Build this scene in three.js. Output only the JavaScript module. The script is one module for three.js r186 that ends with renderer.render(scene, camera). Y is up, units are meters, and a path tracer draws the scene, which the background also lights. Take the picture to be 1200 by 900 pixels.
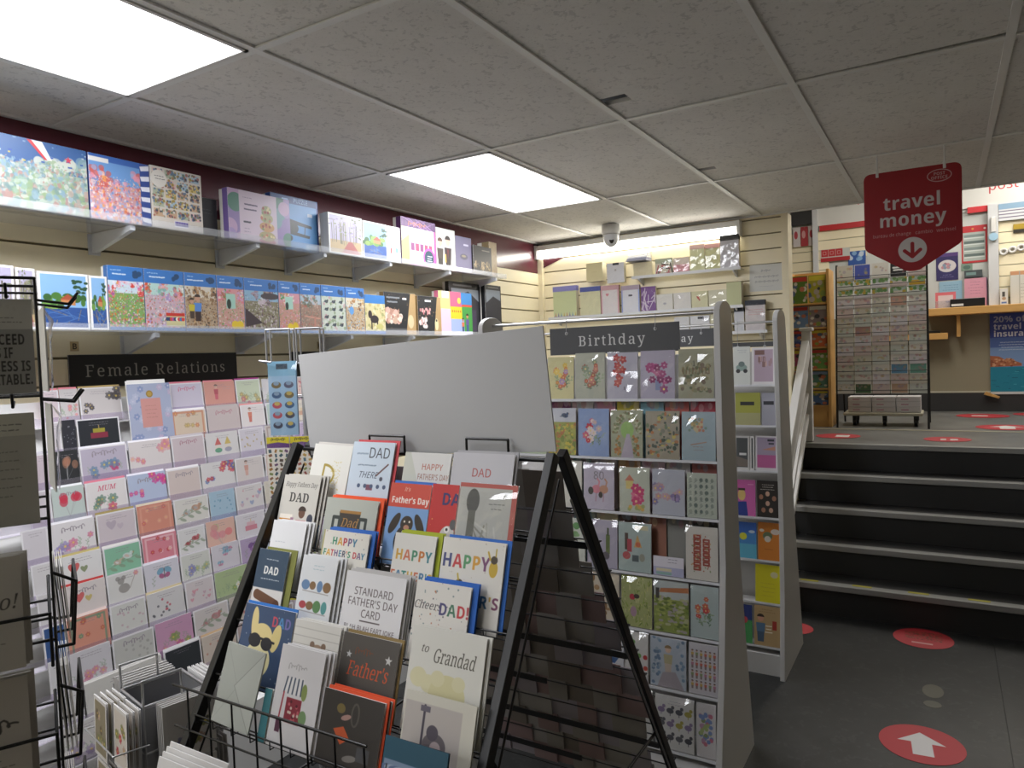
import * as THREE from 'three';
import { mergeGeometries } from 'three/addons/utils/BufferGeometryUtils.js';
import { RoundedBoxGeometry } from 'three/addons/geometries/RoundedBoxGeometry.js';
import { RectAreaLightUniformsLib } from 'three/addons/lights/RectAreaLightUniformsLib.js';

// ---------------------------------------------------------------- camera, lights, exposure
const renderer = new THREE.WebGLRenderer({ antialias: true });
renderer.toneMapping = THREE.LinearToneMapping;
renderer.toneMappingExposure = 2.5;
renderer.shadowMap.enabled = true;
RectAreaLightUniformsLib.init();
const scene = new THREE.Scene();
scene.background = new THREE.Color(0x000000);
const camera = new THREE.PerspectiveCamera(56.37, 4 / 3, 0.05, 60);
camera.rotation.order = 'YXZ';
camera.position.set(0, 1.55, 0);
camera.rotation.set(-0.035507, 0.54384, -0.036998);
const CEIL = 2.428, UP = 0.894, XW = -2.70, ZB = -4.95;
function areaLight(x, y, z, w, h, color, k, tx, ty, tz) {
  const l = new THREE.RectAreaLight(color, k, w, h);
  l.name = 'area_light'; l.position.set(x, y, z); l.lookAt(tx, ty, tz); scene.add(l); return l;
}
const PANEL = 5.2, TUBE = 10.0, UPLIGHT = 3.7, PANELZ = [-3.1784, -0.7784, 1.6216, 4.0216];
for (const z of PANELZ) areaLight(-1.9238, CEIL - 0.012, z, 0.56, 1.16, 0xf6f8ff, PANEL, -1.9238, 0, z);
areaLight(-1.925, 2.335, -4.872, 1.48, 0.05, 0xfffbef, TUBE, -1.925, 1.2, -3.6);
areaLight(-0.3, 3.36, -6.3, 0.56, 1.16, 0xfff8ea, UPLIGHT, -0.3, 0, -6.3);
areaLight(0.9, 3.36, -7.2, 0.56, 1.16, 0xfff8ea, UPLIGHT, 0.9, 0, -7.2);

// ---------------------------------------------------------------- helpers
const V = (x, y, z) => new THREE.Vector3(x, y, z);
function RNG(s) { s = (s * 2654435761) >>> 0 || 1; return () => { s = (s + 0x6d2b79f5) | 0; let t = Math.imul(s ^ (s >>> 15), 1 | s); t = (t + Math.imul(t ^ (t >>> 7), 61 | t)) ^ t; return ((t ^ (t >>> 14)) >>> 0) / 4294967296; }; }
const taken = new Map();
function numbered(n) { const k = taken.get(n) ?? 0; taken.set(n, k + 1); return k ? n + '_' + String(k).padStart(3, '0') : n; }
const std = (color, roughness = 0.6, metalness = 0, more = {}) => new THREE.MeshStandardMaterial({ color, roughness, metalness, ...more });
const lin = (r, g = r, b = r) => new THREE.Color().setRGB(r, g, b);
function mesh(g, m, name) { const o = new THREE.Mesh(g, m); o.name = name; o.castShadow = o.receiveShadow = true; return o; }
function tag(o, label, category, group, kind) { o.userData = { label, category }; if (group) o.userData.group = group; if (kind) o.userData.kind = kind; return o; }
function thing(name, label, category, pos = [0, 0, 0], turn = 0, group) { const o = new THREE.Group(); o.name = numbered(name); o.position.set(...pos); o.rotation.y = turn; scene.add(o); return tag(o, label, category, group); }
function part(parent, name, geos, m) { const o = mesh(Array.isArray(geos) ? join(geos) : geos, m, name); parent.add(o); return o; }
function struct(name, geos, m) { const o = mesh(Array.isArray(geos) ? join(geos) : geos, m, name); o.userData.kind = 'structure'; scene.add(o); return o; }
function structGroup(name) { const o = new THREE.Group(); o.name = name; o.userData.kind = 'structure'; scene.add(o); return o; }
function join(list) { if (list.length === 1) return list[0]; return mergeGeometries(list.map((g) => { const n = g.index ? g.toNonIndexed() : g; for (const k of Object.keys(n.attributes)) if (!['position', 'normal', 'uv'].includes(k)) n.deleteAttribute(k); n.morphAttributes = {}; return n; })); }
// a box from its lowest to its highest corner, with uv in metres
function bx(x0, y0, z0, x1, y1, z1) {
  const g = new THREE.BoxGeometry(x1 - x0, y1 - y0, z1 - z0); g.translate((x0 + x1) / 2, (y0 + y1) / 2, (z0 + z1) / 2);
  const p = g.attributes.position, n = g.attributes.normal, u = g.attributes.uv;
  for (let i = 0; i < p.count; i++) { const ax = Math.abs(n.getX(i)), ay = Math.abs(n.getY(i)); if (ax > 0.5) u.setXY(i, p.getZ(i), p.getY(i)); else if (ay > 0.5) u.setXY(i, p.getX(i), p.getZ(i)); else u.setXY(i, p.getX(i), p.getY(i)); }
  return g;
}
const rbx = (x0, y0, z0, x1, y1, z1, r = 0.004, s = 2) => { const g = new RoundedBoxGeometry(x1 - x0, y1 - y0, z1 - z0, s, r); g.translate((x0 + x1) / 2, (y0 + y1) / 2, (z0 + z1) / 2); return g; };
function rod(a, b, r = 0.002, seg = 6, r2 = r) {
  const d = V(...b).sub(V(...a)), g = new THREE.CylinderGeometry(r2, r, d.length(), seg); g.translate(0, d.length() / 2, 0);
  g.applyQuaternion(new THREE.Quaternion().setFromUnitVectors(V(0, 1, 0), d.normalize())); g.translate(...a); return g;
}
function wire(pts, r = 0.002, close = false) { const o = []; for (let i = 0; i + 1 < pts.length + (close ? 1 : 0); i++) o.push(rod(pts[i], pts[(i + 1) % pts.length], r)); for (const p of pts) { const s = new THREE.SphereGeometry(r, 6, 4); s.translate(...p); o.push(s); } return o; }
// a square-section bar between two points
function bar(a, b, w, d, up = [1, 0, 0]) {
  const A = V(...a), B = V(...b), y = B.clone().sub(A), L = y.length(); y.normalize(); const x = V(...up); x.addScaledVector(y, -x.dot(y)).normalize(); const z = x.clone().cross(y);
  const g = new RoundedBoxGeometry(w, L, d, 1, Math.min(w, d) * 0.12); g.applyMatrix4(new THREE.Matrix4().makeBasis(x, y, z)); g.translate(...A.add(B).multiplyScalar(0.5).toArray()); return g;
}
function extrude(pts, depth, bevel = 0) { const s = new THREE.Shape(pts.map((p) => new THREE.Vector2(p[0], p[1]))); return new THREE.ExtrudeGeometry(s, { depth, bevelEnabled: bevel > 0, bevelSize: bevel, bevelThickness: bevel, bevelSegments: 2, steps: 1 }); }

// ---------------------------------------------------------------- print sheets (atlases of computed artwork)
const SHEET = 2048, sheets = [];
function newSheet() {
  const cv = document.createElement('canvas'); cv.width = cv.height = SHEET; const c = cv.getContext('2d'); c.fillStyle = '#ffffff'; c.fillRect(0, 0, SHEET, SHEET);
  const t = new THREE.CanvasTexture(cv); t.colorSpace = THREE.SRGBColorSpace; t.magFilter = THREE.LinearFilter; t.wrapS = t.wrapT = THREE.ClampToEdgeWrapping;
  const s = { c, t, x: 0, y: 0, row: 0, sw: new Map(), card: std(lin(0.9), 0.55, 0, { map: t }), gloss: new THREE.MeshPhysicalMaterial({ color: lin(0.82), roughness: 0.42, map: t, clearcoat: 0.12, clearcoatRoughness: 0.2 }) };
  sheets.push(s); return s;
}
let sheet = newSheet();
function cell(w, h) {
  if (sheet.x + w + 4 > SHEET) { sheet.x = 0; sheet.y += sheet.row + 4; sheet.row = 0; }
  if (sheet.y + h + 4 > SHEET - 66) sheet = newSheet();
  const r = { s: sheet, x: sheet.x + 2, y: sheet.y + 2, w, h }; sheet.x += w + 4; sheet.row = Math.max(sheet.row, h); return r;
}
// draws a picture of w by h pixels; every art also carries the colour of its edges and back
function art(w, h, fn, edge = '#f4f2ee') {
  w = Math.round(w); h = Math.round(h); const r = cell(w, h), c = r.s.c;
  c.save(); c.translate(r.x, r.y); c.beginPath(); c.rect(-1, -1, w + 2, h + 2); c.clip(); c.lineJoin = 'round'; c.lineCap = 'round'; c.textAlign = 'center'; c.textBaseline = 'middle'; fn(c, w, h); c.restore();
  const m = 0.75; r.uv = [(r.x + m) / SHEET, 1 - (r.y + h - m) / SHEET, (r.x + w - m) / SHEET, 1 - (r.y + m) / SHEET]; r.edge = edge; return r;
}
function swatch(s, color) {
  if (!s.sw.has(color)) { const n = s.sw.size, x = (n % 128) * 16, y = SHEET - 64 + Math.floor(n / 128) * 16; s.c.fillStyle = color; s.c.fillRect(x, y, 16, 16); s.sw.set(color, [(x + 8) / SHEET, 1 - (y + 8) / SHEET]); }
  return s.sw.get(color);
}
// gives the faces that look along +z the art, all other faces the edge colour
function dress(g, a, edge = a.edge, test = (n, p) => n.z > 0.5) {
  const n = g.attributes.normal, p = g.attributes.position, u = g.attributes.uv, e = swatch(a.s, edge); g.computeBoundingBox(); const b = g.boundingBox, q = V(0, 0, 0), o = V(0, 0, 0);
  for (let i = 0; i < p.count; i++) { q.fromBufferAttribute(n, i); o.fromBufferAttribute(p, i); if (test(q, o)) u.setXY(i, a.uv[0] + (a.uv[2] - a.uv[0]) * (o.x - b.min.x) / (b.max.x - b.min.x), a.uv[1] + (a.uv[3] - a.uv[1]) * (o.y - b.min.y) / (b.max.y - b.min.y)); else u.setXY(i, ...e); }
  return g;
}
const centred = (w, h, d, z = 0) => { const g = new THREE.BoxGeometry(w, h, d); g.translate(0, h / 2, z - d / 2); return g; };
// a folded card: two leaves that part slightly away from the fold; base line at y = 0, front at z = 0
function foldGeo(a, w, h, open = 0.006, t = 0.0009) {
  const f = dress(centred(w, h, t), a), k = centred(w, h, t, 0); k.translate(w / 2, 0, 0); k.rotateY(Math.atan2(open, w)); k.translate(-w / 2, 0, -t - 0.0004); const e = swatch(a.s, a.edge), u = k.attributes.uv; for (let i = 0; i < u.count; i++) u.setXY(i, ...e);
  return join([f, k]);
}
function flatGeo(a, w, h, t = 0.002) { return dress(centred(w, h, t), a); }
const filmMat = new THREE.MeshPhysicalMaterial({ color: 0xffffff, roughness: 0.04, transmission: 1, thickness: 0, ior: 1.5 });
// a crumpled clear sleeve round the front of a card
function filmGeo(w, h, seed, amp = 1) { // faceted, its top edge folded back
  const R = RNG(seed), nx = 5, ny = 7, g0 = new THREE.PlaneGeometry(w, h, nx, ny), p = g0.attributes.position;
  for (let j = 0; j <= ny; j++) for (let i = 0; i <= nx; i++) { const k = j * (nx + 1) + i, top = j <= 2 ? 1.9 : 0.8, inner = i > 0 && i < nx && j > 0 && j < ny; if (inner) { p.setX(k, p.getX(k) + (R() - 0.5) * w / nx * 0.7); p.setY(k, p.getY(k) + (R() - 0.5) * h / ny * 0.6); } p.setZ(k, 0.0012 + R() * 0.0052 * top * amp * (j === ny ? 0 : 1)); if (j === 0) { p.setZ(k, -0.004); } }
  const g = g0.toNonIndexed(); g.translate(0, h / 2, 0); g.computeVertexNormals(); return g;
}
const pose = (o, x, y, z, turn, lean = 0, roll = 0) => { o.rotation.order = 'YXZ'; o.position.set(x, y, z); o.rotation.set(-lean, turn, roll); return o; };

// ---------------------------------------------------------------- artwork pieces
const pick = (R, a) => a[Math.floor(R() * a.length) % a.length];
function disc(c, x, y, r, col, ry = r, rot = 0) { c.fillStyle = col; c.beginPath(); c.ellipse(x, y, r, ry, rot, 0, 7); c.fill(); }
function rect(c, x, y, w, h, col) { c.fillStyle = col; c.fillRect(x, y, w, h); }
function line(c, pts, col, w) { c.strokeStyle = col; c.lineWidth = w; c.beginPath(); pts.forEach((p, i) => (i ? c.lineTo(...p) : c.moveTo(...p))); c.stroke(); }
function poly(c, pts, col) { c.fillStyle = col; c.beginPath(); pts.forEach((p, i) => (i ? c.lineTo(...p) : c.moveTo(...p))); c.closePath(); c.fill(); }
function text(c, s, x, y, size, col, font = 'sans-serif', style = '', max) { c.fillStyle = col; c.font = `${style} ${size}px ${font}`; c.fillText(s, x, y, max); }
function scrib(c, x, y, w, n, gap, col, R, lw = 1.4) { for (let i = 0; i < n; i++) { const L = w * (0.55 + 0.45 * R()); let px = x - L / 2; while (px < x + L / 2) { const k = 2 + R() * 7; line(c, [[px, y + i * gap + (R() - 0.5)], [px + k, y + i * gap + (R() - 0.5)]], col, lw); px += k + 3; } } }
function script(c, x, y, w, size, col, R) { c.strokeStyle = col; c.lineWidth = Math.max(1.2, size * 0.09); c.beginPath(); const n = Math.round(w / size * 2.6); for (let i = 0; i <= n * 8; i++) { const t = i / (n * 8), a = t * n * 6.283, px = x - w / 2 + w * t + Math.cos(a) * size * 0.12, py = y + Math.sin(a) * size * (0.2 + 0.16 * Math.sin(t * n * 1.7 + 1)); if (i) c.lineTo(px, py); else c.moveTo(px, py); } c.stroke(); }
function bloom(c, x, y, r, col, eye = '#f2d060', n = 6) { for (let i = 0; i < n; i++) { const a = i * 6.283 / n + x; disc(c, x + Math.cos(a) * r * 0.58, y + Math.sin(a) * r * 0.58, r * 0.5, col, r * 0.36, a); } disc(c, x, y, r * 0.26, eye); }
function sprig(c, x, y, L, a, col, n = 5) { const dx = Math.cos(a), dy = Math.sin(a); line(c, [[x, y], [x + dx * L, y + dy * L]], col, Math.max(1, L * 0.03)); for (let i = 1; i <= n; i++) { const t = i / n, s = i % 2 ? 1 : -1; disc(c, x + dx * L * t - dy * s * L * 0.1, y + dy * L * t + dx * s * L * 0.1, L * 0.12, col, L * 0.05, a + s * 0.7); } }
function heart(c, x, y, r, col) { c.fillStyle = col; c.beginPath(); c.moveTo(x, y + r); c.bezierCurveTo(x - r * 1.6, y - r * 0.2, x - r * 0.7, y - r * 1.2, x, y - r * 0.35); c.bezierCurveTo(x + r * 0.7, y - r * 1.2, x + r * 1.6, y - r * 0.2, x, y + r); c.fill(); }
function butterfly(c, x, y, r, a, b) { for (const s of [-1, 1]) { disc(c, x + s * r * 0.55, y - r * 0.3, r * 0.55, a, r * 0.4, s * 0.6); disc(c, x + s * r * 0.42, y + r * 0.38, r * 0.4, b, r * 0.32, -s * 0.5); } line(c, [[x, y - r * 0.6], [x, y + r * 0.7]], '#3c3038', r * 0.12); }
function bird(c, x, y, r, col, wing) { disc(c, x, y, r, col, r * 0.6, 0.2); disc(c, x + r * 0.8, y - r * 0.5, r * 0.36, col); poly(c, [[x - r * 0.8, y], [x - r * 1.7, y + r * 0.3], [x - r * 0.8, y + r * 0.35]], wing); disc(c, x - r * 0.1, y, r * 0.5, wing, r * 0.28, 0.5); poly(c, [[x + r * 1.1, y - r * 0.55], [x + r * 1.45, y - r * 0.42], [x + r * 1.1, y - r * 0.35]], '#d8973a'); }
function star(c, x, y, r, col) { const p = []; for (let i = 0; i < 10; i++) { const a = i * 0.6283 - 1.57, q = i % 2 ? r * 0.42 : r; p.push([x + Math.cos(a) * q, y + Math.sin(a) * q]); } poly(c, p, col); }
function person(c, x, y, h, skin, top, low, hair = '#3a2a22') { disc(c, x, y - h * 0.88, h * 0.11, skin, h * 0.13); c.fillStyle = hair; c.beginPath(); c.ellipse(x, y - h * 0.93, h * 0.13, h * 0.11, 0, 3.1, 6.3); c.fill(); poly(c, [[x - h * 0.17, y - h * 0.7], [x + h * 0.17, y - h * 0.7], [x + h * 0.14, y - h * 0.36], [x - h * 0.14, y - h * 0.36]], top); poly(c, [[x - h * 0.13, y - h * 0.37], [x + h * 0.13, y - h * 0.37], [x + h * 0.11, y], [x - h * 0.11, y]], low); }
function speck(c, w, h, n, cols, R, r = 1.5) { for (let i = 0; i < n; i++) disc(c, R() * w, R() * h, r * (0.5 + R()), pick(R, cols)); }
// a busy painted scene (crowds, stalls, gardens) for the puzzle boxes, its colours washed out to imitate glare
function busy(c, x, y, w, h, R, sky, ground, cols, n = 90) {
  rect(c, x, y, w, h * 0.45, sky); rect(c, x, y + h * 0.42, w, h * 0.58, ground); c.globalAlpha = 0.72;
  for (let i = 0; i < 9; i++) { const bx0 = x + R() * w, by = y + h * (0.22 + 0.25 * R()), col = pick(R, cols); for (let k = 0; k < 14; k++) disc(c, bx0 + (R() - 0.5) * w * 0.2, by + (R() - 0.5) * h * 0.14, w * (0.02 + 0.03 * R()), k % 3 ? col : pick(R, cols)); }
  for (let i = 0; i < n * 5; i++) { const t = R(), px = x + R() * w, py = y + h * (0.3 + 0.68 * t), s = w * (0.008 + 0.022 * t); if (R() < 0.4) disc(c, px, py, s, pick(R, cols), s * (0.5 + R())); else { c.save(); c.translate(px, py); c.rotate((R() - 0.5) * 1.2); rect(c, -s, -s * 0.7, s * (0.7 + R()), s * (0.7 + 2 * R()), pick(R, cols)); c.restore(); } }
  c.globalAlpha = 1;
}
function lake(c, x, y, w, h, R) {
  rect(c, x, y, w, h, '#8fbbe6'); rect(c, x, y + h * 0.62, w, h * 0.38, '#35599a');
  for (let i = 0; i < 26; i++) disc(c, x + R() * w, y + h * (0.4 + 0.2 * R()), w * (0.05 + 0.07 * R()), pick(R, ['#4f7d3a', '#6f9a48', '#3d6635', '#88a850']), h * 0.07);
  poly(c, [[x + w * 0.42, y + h * 0.56], [x + w * 0.42, y + h * 0.46], [x + w * 0.58, y + h * 0.4], [x + w * 0.74, y + h * 0.47], [x + w * 0.74, y + h * 0.58]], '#c98a58'); poly(c, [[x + w * 0.4, y + h * 0.47], [x + w * 0.58, y + h * 0.36], [x + w * 0.77, y + h * 0.48]], '#b0543c');
  for (let i = 0; i < 16; i++) line(c, [[x + R() * w * 0.8, y + h * (0.64 + 0.34 * R())], [x + w * (0.2 + 0.8 * R()), y + h * (0.64 + 0.34 * R())]], pick(R, ['#5c84bd', '#2b4a80', '#a98a5c']), 1.2);
  for (let i = 0; i < 18; i++) disc(c, x + w * (0.72 + 0.28 * R()), y + h * (0.1 + 0.25 * R()), w * 0.05, '#2f5138', h * 0.025);
}
function trees(c, x, y, w, h, R, haze = '#b9b2cc') {
  rect(c, x, y, w, h, haze); rect(c, x, y + h * 0.66, w, h * 0.34, '#b9a37c');
  for (let i = 0; i < 26; i++) { const px = x + R() * w; line(c, [[px, y + h * (0.1 + 0.2 * R())], [px + (R() - 0.5) * 6, y + h * (0.66 + 0.12 * R())]], pick(R, ['#6b6a52', '#8d8a6a', '#5a5648', '#a09a86']), 1 + R() * 2.5); }
  for (let i = 0; i < 40; i++) disc(c, x + R() * w, y + h * R() * 0.55, w * 0.04, pick(R, ['#8a8f6a', '#a5a0b4', '#77805c', '#9b8fae']), h * 0.02);
  poly(c, [[x + w * 0.35, y + h], [x + w * 0.95, y + h], [x + w * 0.7, y + h * 0.68], [x + w * 0.58, y + h * 0.68]], '#a8605a');
}

// ---------------------------------------------------------------- surface materials
function noiseTex(n, fn, rep = [1, 1], srgb = true) {
  const d = new Uint8Array(n * n * 4); for (let y = 0; y < n; y++) for (let x = 0; x < n; x++) { const q = fn(x / n, y / n, x, y), i = (y * n + x) * 4; d[i] = q[0]; d[i + 1] = q[1]; d[i + 2] = q[2]; d[i + 3] = 255; }
  const t = new THREE.DataTexture(d, n, n); t.magFilter = t.minFilter = THREE.LinearFilter; t.wrapS = t.wrapT = THREE.RepeatWrapping; t.repeat.set(...rep); if (srgb) t.colorSpace = THREE.SRGBColorSpace; t.needsUpdate = true; return t;
}
function field(n, seed, octaves) { // tileable value noise
  const out = new Float32Array(n * n); let amp = 1, sum = 0;
  for (const k of octaves) { const R = RNG(seed + k), g = Array.from({ length: k * k }, R); for (let y = 0; y < n; y++) for (let x = 0; x < n; x++) { const fx = x / n * k, fy = y / n * k, ix = Math.floor(fx), iy = Math.floor(fy), a = fx - ix, b = fy - iy, sx = a * a * (3 - 2 * a), sy = b * b * (3 - 2 * b), at = (i, j) => g[(j % k) * k + (i % k)]; out[y * n + x] += amp * ((at(ix, iy) * (1 - sx) + at(ix + 1, iy) * sx) * (1 - sy) + (at(ix, iy + 1) * (1 - sx) + at(ix + 1, iy + 1) * sx) * sy); } sum += amp; amp *= 0.6; }
  for (let i = 0; i < out.length; i++) out[i] /= sum; return out;
}
const N1 = field(512, 3, [6, 16, 48, 140]), N2 = field(512, 9, [40, 90, 200]), N3 = field(512, 21, [3, 9, 30]);
const grey = (v, r = 1, g = 1, b = 1) => { v = Math.max(0, Math.min(255, v)); return [v * r, v * g, v * b]; };
const tileMap = noiseTex(512, (u, v, x, y) => { const p = N2[y * 512 + x], q = N2[((y * 3) % 512) * 512 + ((x * 2 + 71) % 512)]; return grey(234 + (N1[y * 512 + x] - 0.5) * 12 - (p > 0.68 ? 20 : 0) - (q > 0.71 ? 12 : 0), 1, 0.99, 0.97); }, [1.6, 1.6]);
const tileBump = noiseTex(512, (u, v, x, y) => grey(N2[y * 512 + x] > 0.66 ? 60 : 190 + (N1[y * 512 + x] - 0.5) * 60), [1.6, 1.6], false);
const mTile = std(lin(0.95), 0.95, 0, { map: tileMap, bumpMap: tileBump, bumpScale: 0.0005 });
const mBar = std(lin(0.8, 0.8, 0.78), 0.45);
const floorMap = noiseTex(512, (u, v, x, y) => grey(33 + (N1[y * 512 + x] - 0.5) * 26 + (N3[y * 512 + x] - 0.5) * 22 + (N2[y * 512 + x] > 0.68 ? 12 : 0), 0.98, 1, 1), [0.9, 0.9]);
const mFloor = std(0xffffff, 0.42, 0, { map: floorMap });
const upMap = noiseTex(512, (u, v, x, y) => grey(108 + (N1[y * 512 + x] - 0.5) * 34 + (N3[y * 512 + x] - 0.5) * 30, 1, 1, 0.98), [0.9, 0.9]);
const mUp = std(0xffffff, 0.38, 0, { map: upMap });
const creamMap = noiseTex(256, (u, v, x, y) => grey(243 + (N1[y * 512 + x] - 0.5) * 10, 1, 0.955, 0.825), [0.5, 0.5]);
const mCream = std(0xffffff, 0.5, 0, { map: creamMap });
const mCreamDeep = std(lin(0.3, 0.25, 0.15), 0.7);
const mPaint = std(lin(0.45, 0.42, 0.35), 0.7);
const mMaroon = std(lin(0.1, 0.022, 0.032), 0.22);
const mBlack = std(lin(0.012), 0.4, 0.1), mDark = std(lin(0.035, 0.035, 0.037), 0.55), mChar = std(lin(0.02), 0.5);
const mWire = std(lin(0.015), 0.32, 0.3), mChrome = std(lin(0.55), 0.28, 0.9), mSteel = std(lin(0.42, 0.42, 0.43), 0.35, 0.7);
const mWhite = std(lin(0.74, 0.735, 0.72), 0.42), mWhite2 = std(lin(0.66, 0.67, 0.69), 0.35);
const mRack = std(lin(0.56, 0.555, 0.54), 0.38), mBoard = std(lin(0.52, 0.52, 0.525), 0.6);
const woodMap = noiseTex(256, (u, v, x, y) => { const k = N1[y * 512 + ((x * 2) % 512)] + 0.5 * Math.sin(v * 40 + N3[y * 512 + x] * 9); return [198 + k * 14, 152 + k * 13, 88 + k * 10]; }, [1.2, 1.2]);
const mWood = std(0xffffff, 0.5, 0, { map: woodMap });
const mAcryl = new THREE.MeshPhysicalMaterial({ color: lin(0.93, 0.94, 0.95), roughness: 0.12, transmission: 0.85, thickness: 0, ior: 1.49 });
const mLilac = new THREE.MeshPhysicalMaterial({ color: lin(0.94, 0.92, 0.97), roughness: 0.08, transmission: 0.95, thickness: 0, ior: 1.49 });
const mLamp = std(0xffffff, 0.6, 0, { emissive: new THREE.Color(0xfbfcff), emissiveIntensity: 1.6 });
const mTubeGlow = std(0xffffff, 0.6, 0, { emissive: new THREE.Color(0xfffdf4), emissiveIntensity: 1.7 });

// ---------------------------------------------------------------- the room
const XR = 1.55, ZF = 5.0;
{ // lower floor: sheets of dark vinyl with narrow joints
  const f = structGroup('floor'); part(f, 'floor_base', bx(XW - 0.12, -0.12, -5.3, XR, -0.004, ZF), mBlack);
  const xs = [XW - 0.1, -1.0, 0.195, XR], zs = [ZF, 1.5, -0.9, -2.5, -4.46];
  for (let i = 0; i < 3; i++) for (let j = 0; j < 4; j++) part(f, 'vinyl_sheet', bx(xs[i] + 0.0015, -0.004, zs[j + 1] + 0.0015, xs[i + 1] - 0.0015, 0, zs[j] - 0.0015), mFloor);
}
{ // suspended ceiling: mineral tiles in a white T-bar grid
  const g = structGroup('ceiling'), ax = [], bz = []; for (let i = -1; i < 8; i++) ax.push(-2.2238 + 0.6 * i); for (let j = -5; j < 5; j++) bz.push(-0.1784 - 1.2 * j);
  const x0 = XW, x1 = XR;
  for (const x of ax) if (x > x0 && x < x1) part(g, 't_bar', bx(x - 0.012, CEIL, ZB, x + 0.012, CEIL + 0.006, ZF), mBar);
  for (const z of bz) if (z > ZB && z < ZF) part(g, 't_bar', bx(x0, CEIL + 0.0005, z - 0.012, x1, CEIL + 0.0055, z + 0.012), mBar);
  part(g, 'edge_trim', bx(x0, CEIL - 0.002, ZB, x1, CEIL + 0.02, ZB + 0.02), mBar); part(g, 'edge_trim', bx(x0, CEIL - 0.002, ZB, x0 + 0.02, CEIL + 0.02, ZF), mBar);
  for (let i = 0; i + 1 < ax.length; i++) for (let j = 0; j + 1 < bz.length + 1; j++) {
    const a = Math.max(ax[i], x0) + 0.004, b = Math.min(ax[i + 1], x1) - 0.004, zn = Math.min(bz[j], ZF), zf = Math.max(bz[j + 1] ?? -9, ZB); if (b - a < 0.05 || zn - zf < 0.02) continue;
    if (i === 1 && PANELZ.some((z) => z < zn && z > zf)) continue; // lit panels
    const y = CEIL + 0.007;
    const n0 = Math.round(zn * 10); if (i === 3 && (n0 === -14 || n0 === -26)) { // tiles with a broken corner slot beside the bar
      const s = n0 === -14 ? -2.33 : -3.49, w = n0 === -14 ? 0.1 : 0.085, l = n0 === -14 ? 0.07 : 0.05;
      part(g, 'ceiling_tile', [bx(a, y, zf + 0.004, b, y + 0.015, s - l), bx(a, y, s, b, y + 0.015, zn - 0.004), bx(a + w, y, s - l, b, y + 0.015, s)], mTile);
    } else if (i === 4 && n0 === -14) part(g, 'ceiling_tile', extrude([[a, 0.004 - zn], [b, 0.004 - zn], [b, -zf - 0.03], [a, -zf - 0.013]], 0.015).rotateX(-Math.PI / 2).translate(0, y, 0), mTile); // sits crooked in its frame
    else part(g, 'ceiling_tile', bx(a, y, zf + 0.004, b, y + 0.015, zn - 0.004), mTile);
  }
  part(g, 'slab', bx(x0 - 0.12, CEIL + 0.35, ZB - 0.1, x1, CEIL + 0.45, ZF), mChar);
}
function slats(g, horizontal, from, to, top, bottom, face) { // boards of a slat wall, 100 mm pitch, over a deeper backing
  for (let y = bottom; y < top - 0.01; y += 0.1) { const y0 = y + 0.0045, y1 = Math.min(y + 0.0955, top); if (horizontal === 'z') part(g, 'slat', bx(face - 0.018, y0, from, face, y1, to), mCream); else part(g, 'slat', bx(from, y0, face - 0.018, to, y1, face), mCream); }
}
{
  const w = structGroup('wall_left'); part(w, 'backing', bx(XW - 0.14, 0, ZB - 0.1, XW - 0.018, CEIL + 0.45, ZF), mCreamDeep);
  slats(w, 'z', ZB, ZF, 2.2, 0.11, XW); part(w, 'painted_band', bx(XW - 0.018, 2.205, ZB, XW - 0.004, CEIL, ZF), mMaroon);
  part(w, 'corner_post', bx(XW - 0.01, 0, ZB - 0.02, XW + 0.035, 2.33, ZB + 0.03), mCream);
  const b = structGroup('wall_back'); part(b, 'backing', bx(XW - 0.14, 0, ZB - 0.12, -0.862, 3.5, ZB - 0.018), mCreamDeep);
  slats(b, 'x', XW + 0.03, -0.9, CEIL, 0.11, ZB); part(b, 'end_post', bx(-0.9, 0, ZB - 0.12, -0.858, CEIL, ZB + 0.012), mCream);
  part(b, 'maroon_corner', extrude([[XW + 0.035, 2.245], [-2.27, 2.385], [XW + 0.035, 2.385]], 0.006).translate(0, 0, ZB - 0.002), mMaroon);  // flat maroon triangle laid over the corner slats
  part(b, 'bulkhead', bx(-0.862, CEIL + 0.02, ZB - 0.1, XR, 3.5, ZB), mPaint);
  struct('wall_right', bx(XR, 0, -8.3, XR + 0.12, 3.6, ZF), mPaint); struct('wall_front', bx(XW - 0.14, 0, ZF, XR + 0.12, 3, ZF + 0.12), mPaint);
  struct('ceiling_upper', bx(-2.9, 3.4, -8.4, XR + 0.12, 3.5, ZB - 0.1), mWhite);
  struct('wall_upper_left', bx(-2.9, 0.6, -8.3, -2.8, 3.5, ZB - 0.1), mPaint);
}
PANELZ.forEach((z, i) => { // recessed LED panels
  const t = thing('ceiling_panel_light', ['glowing white ceiling panel nearest the wall tube light', 'glowing white ceiling panel above the largest puzzle box', 'glowing ceiling panel over the front of the shop', 'glowing ceiling panel by the shop entrance wall'][i], 'ceiling light', [-1.9238, CEIL, z], 0, 'lit ceiling panels');
  const o = 0.287, p = 0.587; part(t, 'frame', [bx(-o, -0.004, -p, -o + 0.012, 0.03, p), bx(o - 0.012, -0.004, -p, o, 0.03, p), bx(-o, -0.004, -p, o, 0.03, -p + 0.012), bx(-o, -0.004, p - 0.012, o, 0.03, p)], mWhite);
  part(t, 'diffuser', bx(-o + 0.012, -0.001, -p + 0.012, o - 0.012, 0.02, p - 0.012), mLamp);
});
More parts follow.
